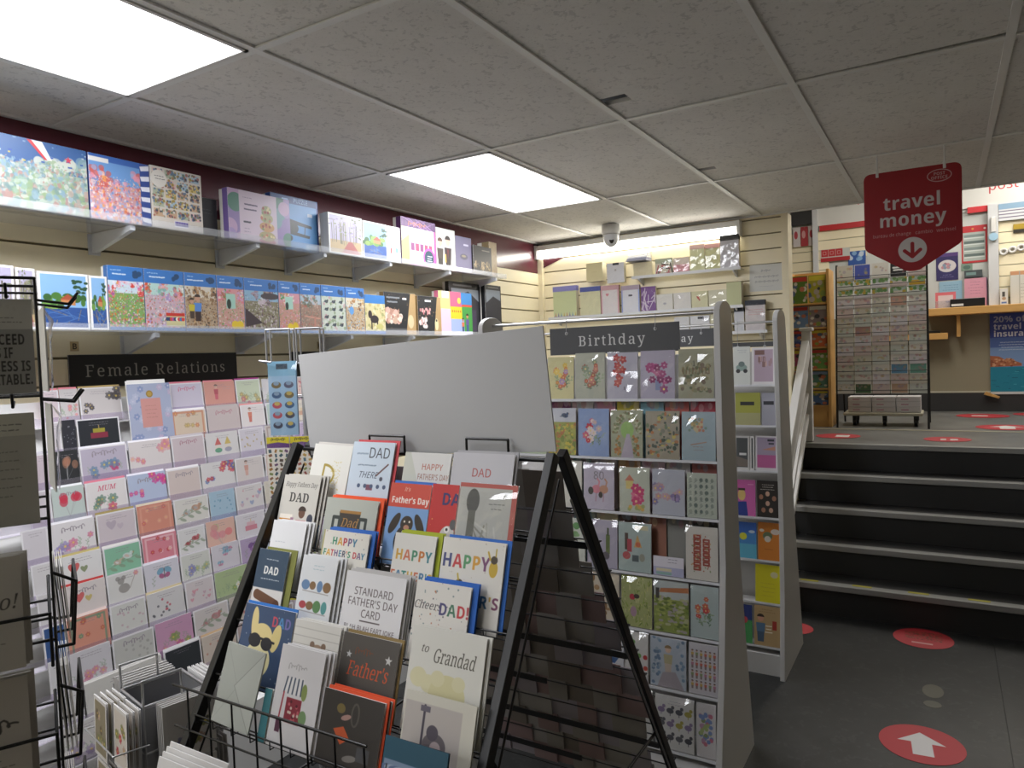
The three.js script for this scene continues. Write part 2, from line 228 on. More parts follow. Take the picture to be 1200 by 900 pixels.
{ const t = thing('tube_light', 'long white tube light fixed along top of the back slat wall', 'wall light', [-1.925, 2.31, ZB]);
  part(t, 'housing', rbx(-0.775, 0.06, 0, 0.775, 0.1, 0.075, 0.006), mWhite); part(t, 'diffuser', rbx(-0.755, 0, 0.005, 0.755, 0.062, 0.07, 0.02, 3), mTubeGlow); part(t, 'end_cap', bx(0.757, -0.002, 0, 0.777, 0.102, 0.078), mWhite); part(t, 'end_cap', bx(-0.777, -0.002, 0, -0.757, 0.102, 0.078), mWhite); }
for (const [z, a] of [[-6.3, -0.3], [-7.2, 0.9]]) { const t = thing('ceiling_panel_light', z > -7 ? 'lit panel in the raised ceiling above the wire card rack' : 'lit panel in the raised ceiling above the counter', 'ceiling light', [a, 3.37, z]); part(t, 'frame', bx(-0.3, 0.004, -0.6, 0.3, 0.03, 0.6), mWhite); part(t, 'diffuser', bx(-0.285, 0, -0.585, 0.285, 0.006, 0.585), mLamp); }
{ // security camera
  const t = thing('security_camera', 'white dome security camera hanging from the ceiling by the tube light', 'camera', [-1.925, CEIL, -4.55]);
  const L = (p) => new THREE.LatheGeometry(p.map((q) => new THREE.Vector2(...q)), 24);
  part(t, 'mount', L([[0, 0], [0.06, 0], [0.062, -0.05], [0.056, -0.068], [0, -0.068]]), mWhite); part(t, 'dome', L([[0.054, -0.06], [0.052, -0.1], [0.036, -0.13], [0.014, -0.145], [0, -0.147]]), mWhite2);
  const q = part(t, 'lens', new THREE.CylinderGeometry(0.016, 0.016, 0.02, 16), mBlack); q.rotation.set(1.1, 0.42, 0, 'YXZ'); q.position.set(0.018, -0.11, 0.034);
}
// stairs to the raised floor
const RS = UP / 5, GO = 0.21, ZS = -4.43, XS = -0.85;
{
  const t = thing('staircase', 'dark five-step staircase with grey metal nosings rising to the raised floor', 'stairs');
  const mRiser = std(lin(0.012), 0.6), mTread = std(lin(0.02), 0.5), mNose = std(lin(0.3, 0.3, 0.29), 0.4, 0.4), mTape = std(lin(0.35, 0.32, 0.03), 0.6);
  for (let k = 0; k < 5; k++) { const z = ZS - k * GO, y = k * RS; part(t, 'riser', bx(XS, y, z - 0.02, XR - 0.004, y + RS - 0.02, z), mRiser); if (k < 4) part(t, 'tread', bx(XS, y + RS - 0.022, z - GO - 0.002, XR - 0.004, y + RS - 0.002, z - 0.001), mTread); const n = part(t, 'nosing', rbx(XS, y + RS - 0.034, z - 0.05, XR - 0.004, y + RS, z + 0.014, 0.004), mNose); if (!k) for (let i = 0; i < 8; i++) part(n, 'hazard_tape', bx(XS + 0.1 + i * 0.28, RS, z - 0.045, XS + 0.2 + i * 0.28, RS + 0.0012, z - 0.018), mTape); }
  const u = structGroup('floor_upper'); part(u, 'vinyl_sheet', bx(XS - 1.95, UP - 0.1, -6.2, XR, UP - 0.001, ZS - 4 * GO - 0.02), mUp); part(u, 'vinyl_sheet', bx(XS - 1.95, UP - 0.1, -8.3, XR, UP - 0.001, -6.203), mUp); part(u, 'joint_strip', bx(XS - 1.95, UP - 0.002, -6.215, XR, UP + 0.003, -6.185), std(lin(0.5, 0.47, 0.36), 0.4));
  { const e = extrude([[-ZS + 0.02, 0], [-ZS + 0.02, 0.16], [5.37, UP], [5.37, 0]], 0.036); e.rotateY(Math.PI / 2); e.translate(XS - 0.039, 0, 0); struct('trim_1', e, mCream); }
}
{ // white balustrade on the left of the stairs
  const t = thing('stair_balustrade', 'white painted stair balustrade with sloping handrail and three sloping bars', 'railing'), x = -0.82, sl = RS / GO;
  const at = (z, h) => [x, UP + h - (z + 5.33) * sl, z];
  part(t, 'newel_post', rbx(x - 0.03, UP + 0.002, -5.37, x + 0.03, UP + 0.77, -5.31, 0.006), mWhite); part(t, 'newel_cap', rbx(x - 0.042, UP + 0.77, -5.385, x + 0.042, UP + 0.795, -5.295, 0.006), mWhite);
  part(t, 'handrail', bar(at(-5.31, 0.68), at(-4.4, 0.68), 0.05, 0.11), mWhite);
  for (const h of [0.5, 0.35, 0.2]) part(t, 'bar', bar(at(-5.31, h), at(-4.4, h), 0.022, 0.032), mWhite);
  part(t, 'newel_post', rbx(x - 0.028, 0.001, -4.405, x + 0.028, 0.86, -4.35, 0.006), mWhite);
}

// ---------------------------------------------------------------- shelves of boxed puzzles and games on the left wall
function bracketShelf(name, label, y, x1, z0, z1, zb) {
  const t = thing(name, label, 'shelf', [0, y, 0]);
  part(t, 'shelf_board', bx(XW + 0.002, -0.006, z1, x1, 0, z0), mAcryl); part(t, 'shelf_lip', bx(x1 - 0.004, 0, z1, x1, 0.022, z0), mAcryl);
  for (const z of zb) { const e = extrude([[0, -0.008], [x1 - XW - 0.02, -0.008], [x1 - XW - 0.02, -0.022], [0.02, -0.075], [0, -0.075]], 0.016, 0.001); e.translate(XW + 0.003, 0, z - 0.008); const b = part(t, 'bracket', e, mWhite2); part(b, 'wall_plate', bx(XW + 0.001, -0.085, z - 0.022, XW + 0.005, -0.008, z + 0.022), mWhite2); }
}
bracketShelf('wall_shelf', 'upper clear wall shelf on white brackets holding large puzzle boxes', 2.075, -2.43, -0.7, -4.0, [-0.95, -1.5, -2.04, -2.42, -2.88, -3.4, -3.9]);
bracketShelf('wall_shelf', 'lower clear wall shelf on white brackets holding blue puzzle boxes', 1.7, -2.475, -0.7, -4.15, [-1.0, -1.6, -2.12, -2.62, -3.1, -3.62]);
// a lidded cardboard box standing on edge, its picture to the room
function lidBox(name, label, cat, z0, z1, h, y, xf, depth, a, group) {
  const w = z0 - z1, t = thing(name, label, cat, [xf, y, (z0 + z1) / 2], Math.PI / 2, group), m = a.s.gloss, d1 = depth * 0.62;
  part(t, 'lid', dress(new RoundedBoxGeometry(w, h, d1, 1, 0.0015).translate(0, h / 2, -d1 / 2), a), m); part(t, 'tray', dress(centred(w - 0.004, h - 0.004, depth - d1, -d1).translate(0, 0.002, 0), a, '#e6e2da', () => false), m); return t;
}
const PXM = 700; // artwork pixels per metre on boxes
const G1 = 'boxes on the upper wall shelf', G2 = 'boxes on the lower wall shelf';
const bright = ['#d8433b', '#e88a2e', '#f0cf4a', '#5d9c48', '#3f78b8', '#b85a9a', '#f4ead8', '#7a4a30', '#2e3f66', '#e9a6b4'];
function upBox(z0, z1, h, label, fn, edge, xf = -2.46, d = 0.055, name = 'puzzle_box') { lidBox(name, label, 'puzzle box', z0, z1 + 0.001, h, 2.0765, xf, d, art((z0 - z1) * PXM, h * PXM, fn, edge), G1); }
function loBox(z0, z1, h, label, fn, edge, xf = -2.5, d = 0.042, name = 'puzzle_box') { lidBox(name, label, 'puzzle box', z0, z1 + 0.001, h, 1.7015, xf, d, art((z0 - z1) * PXM, h * PXM, fn, edge), G2); }
{
  let R = RNG(11);
  upBox(-0.9, -1.36, 0.222, 'largest puzzle box, blue sky over a pale crowded fair', (c, w, h) => { busy(c, 0, 0, w, h, R, '#3a5f94', '#8ea394', ['#a9b5a8', '#8ea898', '#b09a90', '#7f9cac', '#c0c4b8', '#a87e78', '#8aa078', '#6f8a88'], 260); for (let i = 0; i < 40; i++) rect(c, R() * w, R() * h * 0.32, w * 0.03 * R(), h * 0.02, pick(R, ['#2e4f9c', '#a8484a', '#c0b04a', '#b8c0c8', '#6a8ab0'])); poly(c, [[w * 0.62, 2], [w * 0.7, 2], [w * 0.76, h * 0.26], [w * 0.72, h * 0.26]], '#e4e0dc'); poly(c, [[w * 0.6, 2], [w * 0.63, 2], [w * 0.73, h * 0.26], [w * 0.71, h * 0.26]], '#c8373f'); star(c, w * 0.87, h * 0.2, 9, '#c2445a'); }, '#4a78b4');
  upBox(-1.365, -1.582, 0.222, 'blue-topped puzzle box with a pink street market and striped flag edge', (c, w, h) => { busy(c, 0, 0, w, h, R, '#6f9bd0', '#c89aa0', ['#e89aa8', '#f0c8b8', '#c8605a', '#e8e0dc', '#9ab0d8', '#f0a050', '#708ac0'], 120); rect(c, 0, 0, w, h * 0.1, '#3c64ac'); rect(c, 0, h * 0.05, w * 0.32, h * 0.07, '#e8e4e0'); rect(c, w * 0.83, 0, w * 0.17, h, '#3a4f92'); for (let i = 0; i < 6; i++) poly(c, [[w * 0.83, h * (0.06 + i * 0.16)], [w, h * (0.02 + i * 0.17)], [w, h * (0.1 + i * 0.17)], [w * 0.85, h * (0.13 + i * 0.16)]], '#e6e6ee'); }, '#3a4f92');
  upBox(-1.585, -1.795, 0.226, 'pale puzzle box back covered in a grid of small pictures', (c, w, h) => { rect(c, 0, 0, w, h, '#d9d0c4'); for (let j = 0; j < 5; j++) for (let i = 0; i < 4; i++) { const x = w * (0.04 + i * 0.235), y = h * (0.04 + j * 0.16); rect(c, x, y, w * 0.2, h * 0.125, pick(R, ['#c8a888', '#a8c0d0', '#e0b8b0', '#d8c078', '#b0b8a0'])); for (let k = 0; k < 22; k++) disc(c, x + R() * w * 0.2, y + R() * h * 0.125, 1.5 + R() * 2.5, pick(R, ['#8a7468', '#6a7f98', '#a87068', '#a89048', '#70806a', '#d8d0c4', '#4a4a58'])); } disc(c, w * 0.16, h * 0.2, w * 0.15, '#e6e0d6'); scrib(c, w * 0.16, h * 0.16, w * 0.16, 2, 7, '#555', R); rect(c, w * 0.42, h * 0.84, w * 0.26, h * 0.1, '#f2f0f4'); for (let i = 0; i < 15; i++) rect(c, w * (0.43 + i * 0.0165), h * 0.85, 1.5 + (i % 3), h * 0.07, '#5a4a9a'); }, '#cfc4b8');
  upBox(-1.8, -1.89, 0.155, 'low black game box between two pale puzzle boxes', (c, w, h) => { rect(c, 0, 0, w, h, '#1c1c1e'); scrib(c, w / 2, h * 0.3, w * 0.7, 2, 10, '#4a4a4e', R); }, '#161618', -2.5);
  upBox(-1.912, -2.232, 0.206, 'purple craft box with a pale panel showing a tiered ornament', (c, w, h) => { rect(c, 0, 0, w, h, '#9a86b8'); for (let i = 0; i < 30; i++) disc(c, R() * w, R() * h, 14 + 16 * R(), pick(R, ['#8a76b0', '#b09ac8', '#c8a8c8', '#7aa0a8', '#5c8a78'])); rect(c, w * 0.17, 0, w * 0.6, h, '#dccad8'); scrib(c, w * 0.34, h * 0.27, w * 0.26, 2, 14, '#5a4a66', R, 4); scrib(c, w * 0.3, h * 0.14, w * 0.16, 1, 8, '#8a7a96', R); scrib(c, w * 0.28, h * 0.62, w * 0.1, 1, 8, '#3c3444', R, 5); scrib(c, w * 0.28, h * 0.75, w * 0.1, 2, 9, '#8a7a96', R); const x = w * 0.6; disc(c, x, h * 0.95, 30, '#c87888', 9); for (const [y, r, k] of [[0.85, 30, '#b8a878'], [0.66, 27, '#d0a068'], [0.48, 23, '#b8b080'], [0.33, 18, '#a8a878']]) { disc(c, x, h * y, r, k, h * 0.1); for (let i = 0; i < 8; i++) disc(c, x + (R() - 0.5) * r * 1.6, h * (y + (R() - 0.5) * 0.12), 4, pick(R, ['#c87058', '#e8d8a0', '#889a68', '#a04838'])); } }, '#76609c');
  upBox(-2.18, -2.458, 0.243, 'blue puzzle box with a dark biplane flying in clear sky', (c, w, h) => { rect(c, 0, 0, w, h, '#5e9bd2'); rect(c, 0, 0, w, h * 0.14, '#1d4a86'); text(c, 'PUZZLE', w * 0.62, h * 0.075, 18, '#9cc0e6'); scrib(c, w * 0.3, h * 0.075, w * 0.2, 1, 8, '#9cc0e6', R, 6); rect(c, w * 0.955, 0, w * 0.045, h, '#2a4c96'); poly(c, [[w * 0.25, h * 0.4], [w * 0.84, h * 0.5], [w * 0.84, h * 0.55], [w * 0.25, h * 0.49]], '#222c2c'); poly(c, [[w * 0.25, h * 0.62], [w * 0.8, h * 0.69], [w * 0.78, h * 0.74], [w * 0.25, h * 0.69]], '#222c2c'); disc(c, w * 0.4, h * 0.58, 30, '#2e3626', 20); line(c, [[w * 0.5, h * 0.48], [w * 0.5, h * 0.68]], '#222c2c', 4); line(c, [[w * 0.7, h * 0.5], [w * 0.68, h * 0.7]], '#222c2c', 3); disc(c, w * 0.38, h * 0.77, 9, '#20302c'); rect(c, w * 0.76, h * 0.27, w * 0.1, h * 0.06, '#dfe9f4'); rect(c, w * 0.7, h * 0.86, w * 0.24, h * 0.12, '#a8c8e6'); }, '#2a4c96', -2.52);
  upBox(-2.461, -2.69, 0.192, 'white-framed puzzle box picturing a misty wood with a red path', (c, w, h) => { rect(c, 0, 0, w, h, '#f2f0ea'); trees(c, 7, 7, w - 14, h - 14, R); }, '#ece8e0');
  upBox(-2.693, -2.875, 0.187, 'white-framed puzzle box picturing a cottage by a lake, upper shelf', (c, w, h) => { rect(c, 0, 0, w, h, '#f2f0ea'); lake(c, 6, 6, w - 12, h - 12, R); }, '#ece8e0');
  upBox(-2.878, -2.98, 0.186, 'narrow white puzzle box with two small coloured figures', (c, w, h) => { rect(c, 0, 0, w, h, '#efeeea'); rect(c, w * 0.2, h * 0.42, 8, h * 0.2, '#98a0a8'); rect(c, w * 0.2, h * 0.62, 8, h * 0.14, '#b84a48'); rect(c, w * 0.6, h * 0.6, 14, h * 0.12, '#78b8d0'); line(c, [[w * 0.68, h * 0.5], [w * 0.68, h * 0.62]], '#555', 2); }, '#e8e4da');
  upBox(-2.99, -3.292, 0.252, 'tall purple game box with white front and round pink badge', (c, w, h) => { rect(c, 0, 0, w, h, '#6a3f72'); for (let i = 0; i < 20; i++) line(c, [[R() * w, 0], [R() * w, h * 0.24]], pick(R, ['#8a5a96', '#4f2c5a', '#a070a8']), 3); script(c, w * 0.45, h * 0.12, w * 0.5, 24, '#d0784a', R); rect(c, 0, h * 0.2, w * 0.22, h, '#c9c1a0'); poly(c, [[0, h * 0.52], [w * 0.22, h * 0.36], [w * 0.22, h], [0, h]], '#b8aa78'); rect(c, w * 0.22, h * 0.2, w * 0.72, h * 0.8, '#e9e4ea'); rect(c, w * 0.94, h * 0.2, w * 0.06, h * 0.8, '#c85a9c'); for (let i = 0; i < 5; i++) rect(c, w * (0.26 + i * 0.13), h * 0.52, w * 0.1, h * 0.16, pick(R, ['#a84a6a', '#8c4a78', '#c86a88'])); rect(c, w * 0.22, h * 0.9, w * 0.78, h * 0.1, '#c86a9c'); disc(c, w * 0.78, h * 0.8, 38, '#d85aa8'); disc(c, w * 0.78, h * 0.8, 29, '#2d4a58'); scrib(c, w * 0.78, h * 0.76, w * 0.14, 3, 9, '#f0f0f4', R, 3); }, '#5a3462');
  upBox(-3.295, -3.48, 0.236, 'pale puzzle box picturing two young people in dark jackets', (c, w, h) => { rect(c, 0, 0, w, h, '#cfcac4'); person(c, w * 0.2, h * 1.02, h * 0.75, '#d8b098', '#4a4038', '#3a3430', '#5a4030'); person(c, w * 0.6, h * 1.06, h * 0.86, '#e0b8a0', '#3a2a2c', '#2c2426', '#2c2220'); poly(c, [[w * 0.57, h * 0.5], [w * 0.63, h * 0.5], [w * 0.6, h * 0.72]], '#7a2c30'); rect(c, w * 0.42, h * 0.62, w * 0.08, h * 0.2, '#d8a040'); }, '#c4beb6');
  upBox(-3.483, -3.65, 0.212, 'plain grey-violet game box', (c, w, h) => { rect(c, 0, 0, w, h, '#6e6880'); rect(c, w * 0.5, h * 0.2, w * 0.3, h * 0.05, '#b8b4c4'); disc(c, w * 0.5, h * 0.56, 28, '#57515f', 12); disc(c, w * 0.5, h * 0.54, 16, '#8a8268', 5); }, '#5a5468');
  upBox(-3.653, -3.86, 0.176, 'black wooden puzzle box with gold lettering shapes', (c, w, h) => { rect(c, 0, 0, w, h, '#2a2828'); scrib(c, w * 0.66, h * 0.15, w * 0.4, 1, 8, '#8a8478', R, 4); for (let i = 0; i < 40; i++) { const x = R() * w * 0.85; line(c, [[x, h * (0.55 + 0.3 * R())], [x + 16 * R(), h * (0.5 + 0.4 * R())]], pick(R, ['#b09870', '#8a7450', '#c8b088']), 3); } rect(c, 0, h * 0.88, w, h * 0.12, '#5a5450'); }, '#3a3632', -2.45);
  upBox(-3.865, -3.955, 0.222, 'brown kraft cardboard box at the end of the upper shelf', (c, w, h) => { rect(c, 0, 0, w, h, '#a08a68'); speck(c, w, h, 60, ['#947e5c', '#ac9674'], R, 3); }, '#92805f', -2.47, 0.09, 'cardboard_box');
  R = RNG(12);
  // lower shelf
  const framed = (fn) => (c, w, h) => { rect(c, 0, 0, w, h, '#f2f0ee'); fn(c, 6, 6, w - 12, h - 12, R); };
  loBox(-0.93, -1.136, 0.198, 'white-framed puzzle box picturing a lilac misty wood', framed(trees), '#ece8e4'); loBox(-1.142, -1.2, 0.194, 'narrow end of a white-framed misty wood puzzle box', framed(trees), '#ece8e4', -2.505);
  loBox(-1.203, -1.364, 0.188, 'white-framed puzzle box picturing a cottage by a lake, lower shelf', framed(lake), '#ece8e4'); loBox(-1.366, -1.429, 0.186, 'narrow white-framed lake puzzle box leaning by a blue box', framed(lake), '#ece8e4');
  const blue = (fn) => (c, w, h) => { rect(c, 0, 0, w, h, '#3a70b4'); fn(c, w, h); rect(c, 0, 0, w, h * 0.23, '#3d78be'); rect(c, 0, h * 0.94, w, h * 0.06, '#4b7cb4'); scrib(c, w * 0.2, h * 0.07, w * 0.24, 1, 8, '#9cbde0', R, 2.5); scrib(c, w * 0.32, h * 0.13, w * 0.45, 1, 8, '#d0e0f0', R, 3.5); for (let i = 0; i < 9; i++) disc(c, w * 0.8 + (R() - 0.5) * w * 0.16, h * 0.12 + (R() - 0.5) * h * 0.08, 4 + 3 * R(), '#2b4a6e'); };
  const B = (z0, z1, label, fn, xf) => loBox(z0, z1, 0.228, label, blue(fn), '#3568a8', xf);
  B(-1.431, -1.563, 'blue puzzle box picturing a flower garden party', (c, w, h) => busy(c, 0, 0, w, h, R, '#cfe0ea', '#7fa860', ['#e86a9a', '#f0a030', '#d8433b', '#8a5ab0', '#f4e8f0', '#5d9c48', '#e8c0d0'], 120));
  B(-1.565, -1.725, 'blue puzzle box picturing an orange and pink tea shop', (c, w, h) => { busy(c, 0, 0, w, h, R, '#b8d8d0', '#c8b0b8', ['#d8502e', '#e89a9a', '#b090c8', '#f0e8e0', '#7ab8a8', '#8a6a50'], 100); rect(c, w * 0.5, h * 0.74, w * 0.48, h * 0.18, '#d0c898'); rect(c, w * 0.5, h * 0.7, w * 0.48, h * 0.05, '#c8382e'); for (let i = 0; i < 9; i++) disc(c, w * (0.53 + i * 0.05), h * 0.8, 5, pick(R, bright)); });
  B(-1.727, -1.869, 'blue puzzle box picturing a dim cobbled alley', (c, w, h) => { busy(c, 0, 0, w, h, R, '#d8d0c0', '#b09a80', ['#6a4a30', '#8a6a48', '#c8a878', '#3a3230', '#d8c8a8', '#a87a50'], 110); person(c, w * 0.38, h * 0.82, h * 0.44, '#c89a80', '#5a8ad0', '#3a2a28'); person(c, w * 0.2, h * 0.78, h * 0.34, '#c89a80', '#c8b83a', '#4a3a30'); });
  B(-1.871, -2.0, 'blue puzzle box picturing a pink room with a cat at a window', (c, w, h) => { busy(c, 0, 0, w, h, R, '#d89a9a', '#c8a090', ['#e0788a', '#4aa048', '#c8a0c8', '#e8e0d0', '#a86a50'], 80); rect(c, w * 0.32, h * 0.32, w * 0.34, h * 0.26, '#a8d0c0'); disc(c, w * 0.42, h * 0.5, 7, '#28382e', 14); disc(c, w * 0.62, h * 0.87, 12, '#e8c838'); disc(c, w * 0.8, h * 0.87, 12, '#e8c838'); });
  B(-2.002, -2.18, 'blue puzzle box picturing a harbour with a dark headland', (c, w, h) => { busy(c, 0, 0, w, h, R, '#8fb4cc', '#8a8468', ['#e0dcd8', '#a08a98', '#6a5048', '#c8b8c0', '#4a3a38', '#9a9a78'], 110); disc(c, w * 0.75, h * 0.32, w * 0.28, '#463e42', h * 0.06); poly(c, [[0, h * 0.55], [w * 0.5, h * 0.82], [0, h * 0.9]], '#43363a'); });
  B(-2.182, -2.303, 'small blue puzzle box with a cat window scene and sunflowers', (c, w, h) => { busy(c, 0, 0, w, h, R, '#d49aa4', '#c8988a', ['#e0788a', '#3f9a48', '#c8a0c8', '#e8e0d0', '#d09058'], 80); rect(c, w * 0.3, h * 0.3, w * 0.36, h * 0.24, '#b0d8c8'); disc(c, w * 0.38, h * 0.48, 6, '#2c382e', 12); disc(c, w * 0.5, h * 0.88, 11, '#e8c838'); disc(c, w * 0.74, h * 0.86, 11, '#e0c030'); });
  B(-2.305, -2.432, 'blue puzzle box picturing brown cottages and a bridge', (c, w, h) => { busy(c, 0, 0, w, h, R, '#b0c4d0', '#a08878', ['#8a5a48', '#b0806a', '#6a7a68', '#d0b8a8', '#c06a60'], 100); line(c, [[w * 0.2, h * 0.66], [w * 0.9, h * 0.7]], '#d09a88', 5); line(c, [[w * 0.68, h * 0.68], [w * 0.66, h * 0.9]], '#c08878', 8); });
  B(-2.434, -2.592, 'blue puzzle box picturing dark birds and flowers on pale green', (c, w, h) => { rect(c, 0, 0, w, h, '#c9d2c4'); speck(c, w, h, 120, ['#d8dcd0', '#b0c0a0', '#c8a8a8', '#98a888'], R, 4); for (let j = 0; j < 4; j++) for (let i = 0; i < 3; i++) bird(c, w * (0.2 + i * 0.3), h * (0.34 + j * 0.16), 8, '#3c4248', '#54606a'); });
  B(-2.594, -2.727, 'blue puzzle box picturing a busy sunlit alley', (c, w, h) => { busy(c, 0, 0, w, h, R, '#d8d4c0', '#c0a888', ['#a8703a', '#c8a060', '#e0c8a0', '#5a3a28', '#7ab0d8', '#e8e0d8'], 110); disc(c, w * 0.3, h * 0.5, 11, '#6aa0d8', 14); });
  loBox(-2.729, -2.882, 0.2, 'shorter blue puzzle box picturing horses in a field', (c, w, h) => { rect(c, 0, 0, w, h, '#d8cc9a'); speck(c, w, h, 90, ['#c8b880', '#e0d8b0', '#a8a870'], R, 5); rect(c, 0, 0, w, h * 0.22, '#3f80c4'); rect(c, 0, h * 0.92, w, h * 0.08, '#4b78b8'); disc(c, w * 0.45, h * 0.62, w * 0.2, '#332c30', h * 0.1); rect(c, w * 0.28, h * 0.64, 6, h * 0.24, '#2c2628'); rect(c, w * 0.56, h * 0.64, 6, h * 0.22, '#2c2628'); disc(c, w * 0.24, h * 0.5, 10, '#3a3034', 14); disc(c, w * 0.7, h * 0.8, 18, '#c8c078', 10); }, '#3568a8');
  const kraft = (fn) => (c, w, h) => { rect(c, 0, 0, w, h, '#b8996a'); poly(c, [[0, 0], [w * 0.83, 0], [w * 0.66, h], [0, h]], '#27282a'); speck(c, w, h, 40, ['#a8895c'], R, 1.5); fn(c, w, h); };
  loBox(-2.886, -3.15, 0.225, 'wide black and brown kraft craft box with a carved pink dragon shape', kraft((c, w, h) => { scrib(c, w * 0.26, h * 0.13, w * 0.36, 2, 16, '#8a8f94', R, 6); rect(c, w * 0.57, h * 0.12, w * 0.13, h * 0.045, '#ececec'); for (let i = 0; i < 60; i++) disc(c, w * (0.06 + 0.46 * R()), h * (0.42 + 0.3 * R()), 6 + 6 * R(), pick(R, ['#d8b0a0', '#e8d8c8', '#b88a78', '#c8a890'])); disc(c, w * 0.82, h * 0.68, 18, '#d8c49a', 26); rect(c, 0, h * 0.85, w * 0.68, h * 0.15, '#5d5c5c'); }), '#a08558', -2.51, 0.05, 'craft_box');
  loBox(-3.155, -3.37, 0.218, 'narrow black and brown kraft craft box with two pink figures', kraft((c, w, h) => { rect(c, w * 0.3, h * 0.1, w * 0.26, h * 0.05, '#e8e8e8'); for (let i = 0; i < 20; i++) rect(c, w * (0.06 + 0.44 * R()), h * (0.3 + 0.13 * R()), 8, 10, pick(R, ['#c87a80', '#e0b0a8'])); for (let i = 0; i < 24; i++) disc(c, w * (0.05 + 0.36 * R()), h * (0.56 + 0.24 * R()), 7, pick(R, ['#e8d0c8', '#f0e4dc', '#c8a098'])); disc(c, w * 0.78, h * 0.72, 12, '#e4d8a8', 24); disc(c, w * 0.78, h * 0.62, 5, '#3a3430'); }), '#a08558', -2.5, 0.05, 'craft_box');
  loBox(-3.375, -3.72, 0.262, 'bright multicoloured activity box in pink, yellow, green and blue', (c, w, h) => { rect(c, 0, 0, w, h, '#f0c8d8'); rect(c, 0, 0, w * 0.36, h * 0.4, '#d8e08a'); rect(c, w * 0.1, 0, w * 0.2, h * 0.16, '#f4ece4'); rect(c, w * 0.33, 0, w * 0.36, h * 0.36, '#ee6a8a'); rect(c, w * 0.66, 0, w * 0.34, h * 0.3, '#3f8ac8'); rect(c, w * 0.34, h * 0.34, w * 0.36, h * 0.28, '#f0d22e'); for (let i = 0; i < 5; i++) rect(c, w * (0.38 + i * 0.06), h * 0.42, 8, h * 0.05, '#c87830'); rect(c, w * 0.68, h * 0.28, w * 0.32, h * 0.62, '#4aa04a'); rect(c, w * 0.68, h * 0.28, w * 0.32, h * 0.05, '#e0503a'); rect(c, w * 0.34, h * 0.62, w * 0.4, h * 0.3, '#a8b8e0'); person(c, w * 0.84, h * 0.9, h * 0.4, '#c88a68', '#6a5a9a', '#4a5a90'); person(c, w * 0.7, h * 0.9, h * 0.3, '#b87a58', '#e0784a', '#3a4a70'); disc(c, w * 0.6, h * 0.2, 13, '#f0d85a'); rect(c, 0, h * 0.9, w, h * 0.1, '#e4e0ea'); }, '#e0789a', -2.52, 0.05, 'activity_box');
  loBox(-3.56, -3.9, 0.335, 'tall black box with a grey mountain picture behind the activity box', (c, w, h) => { rect(c, 0, 0, w, h, '#1f1f22'); scrib(c, w * 0.42, h * 0.06, w * 0.6, 1, 8, '#8a8a90', R, 8); rect(c, w * 0.06, h * 0.12, w * 0.88, h * 0.8, '#38383e'); poly(c, [[w * 0.1, h * 0.4], [w * 0.45, h * 0.2], [w * 0.6, h * 0.16], [w * 0.94, h * 0.34], [w * 0.94, h * 0.12], [w * 0.06, h * 0.12]], '#9aa2aa'); rect(c, w * 0.4, h * 0.5, w * 0.45, h * 0.4, '#4c4258'); }, '#18181a', -2.575, 0.05, 'model_box');
  loBox(-3.905, -4.1, 0.335, 'tall narrow black box with a grey sky picture at the shelf end', (c, w, h) => { rect(c, 0, 0, w, h, '#1c1c1f'); scrib(c, w * 0.5, h * 0.05, w * 0.6, 1, 8, '#777', R, 5); rect(c, w * 0.06, h * 0.1, w * 0.88, h * 0.84, '#2e2e34'); poly(c, [[w * 0.06, h * 0.36], [w * 0.5, h * 0.22], [w * 0.94, h * 0.3], [w * 0.94, h * 0.1], [w * 0.06, h * 0.1]], '#8f979e'); }, '#18181a', -2.54, 0.05, 'model_box');
}
for (const [ch, z] of [['B', -1.41], ['C', -2.6]]) {
  const a = art(48, 56, (c, w, h) => { rect(c, 0, 0, w, h, '#c9b183'); text(c, ch, w / 2, h / 2, 46, '#4a3d28', 'sans-serif', 'bold'); }, '#c9b183');
  const o = pose(mesh(flatGeo(a, 0.03, 0.035, 0.0012), a.s.card, numbered('wall_letter')), XW + 0.0018, 1.635, z, Math.PI / 2); scene.add(o); tag(o, `small brown letter ${ch} stuck on the cream slat wall`, 'wall letter');
}
function signBoard(name, label, s, w, h, px, pos, turn, size, col = '#c8c4bc', back = '#1e1e1e', sx = 0.5) {
  const a = art(w * px, h * px, (c, W, H) => { rect(c, 0, 0, W, H, back); c.letterSpacing = Math.round(size * 0.12) + 'px'; text(c, s, W * sx, H * 0.5, size, col, 'serif'); c.letterSpacing = '0px'; }, back);
  const t = thing(name, label, 'sign', pos, turn); part(t, 'board', dress(new RoundedBoxGeometry(w, h, 0.006, 1, 0.0015).translate(0, h / 2, 0.003), a), a.s.card); return t;
}
signBoard('section_sign', 'black sign reading Female Relations on the slat wall', 'Female Relations', 0.715, 0.122, 700, [XW + 0.0015, 1.5, -1.74], Math.PI / 2, 42, '#b9b5ad', '#1e1e1e', 0.5);
signBoard('section_sign', 'blank end of the next black sign along the slat wall', '', 0.5, 0.122, 300, [XW + 0.0015, 1.5, -2.66], Math.PI / 2, 30);

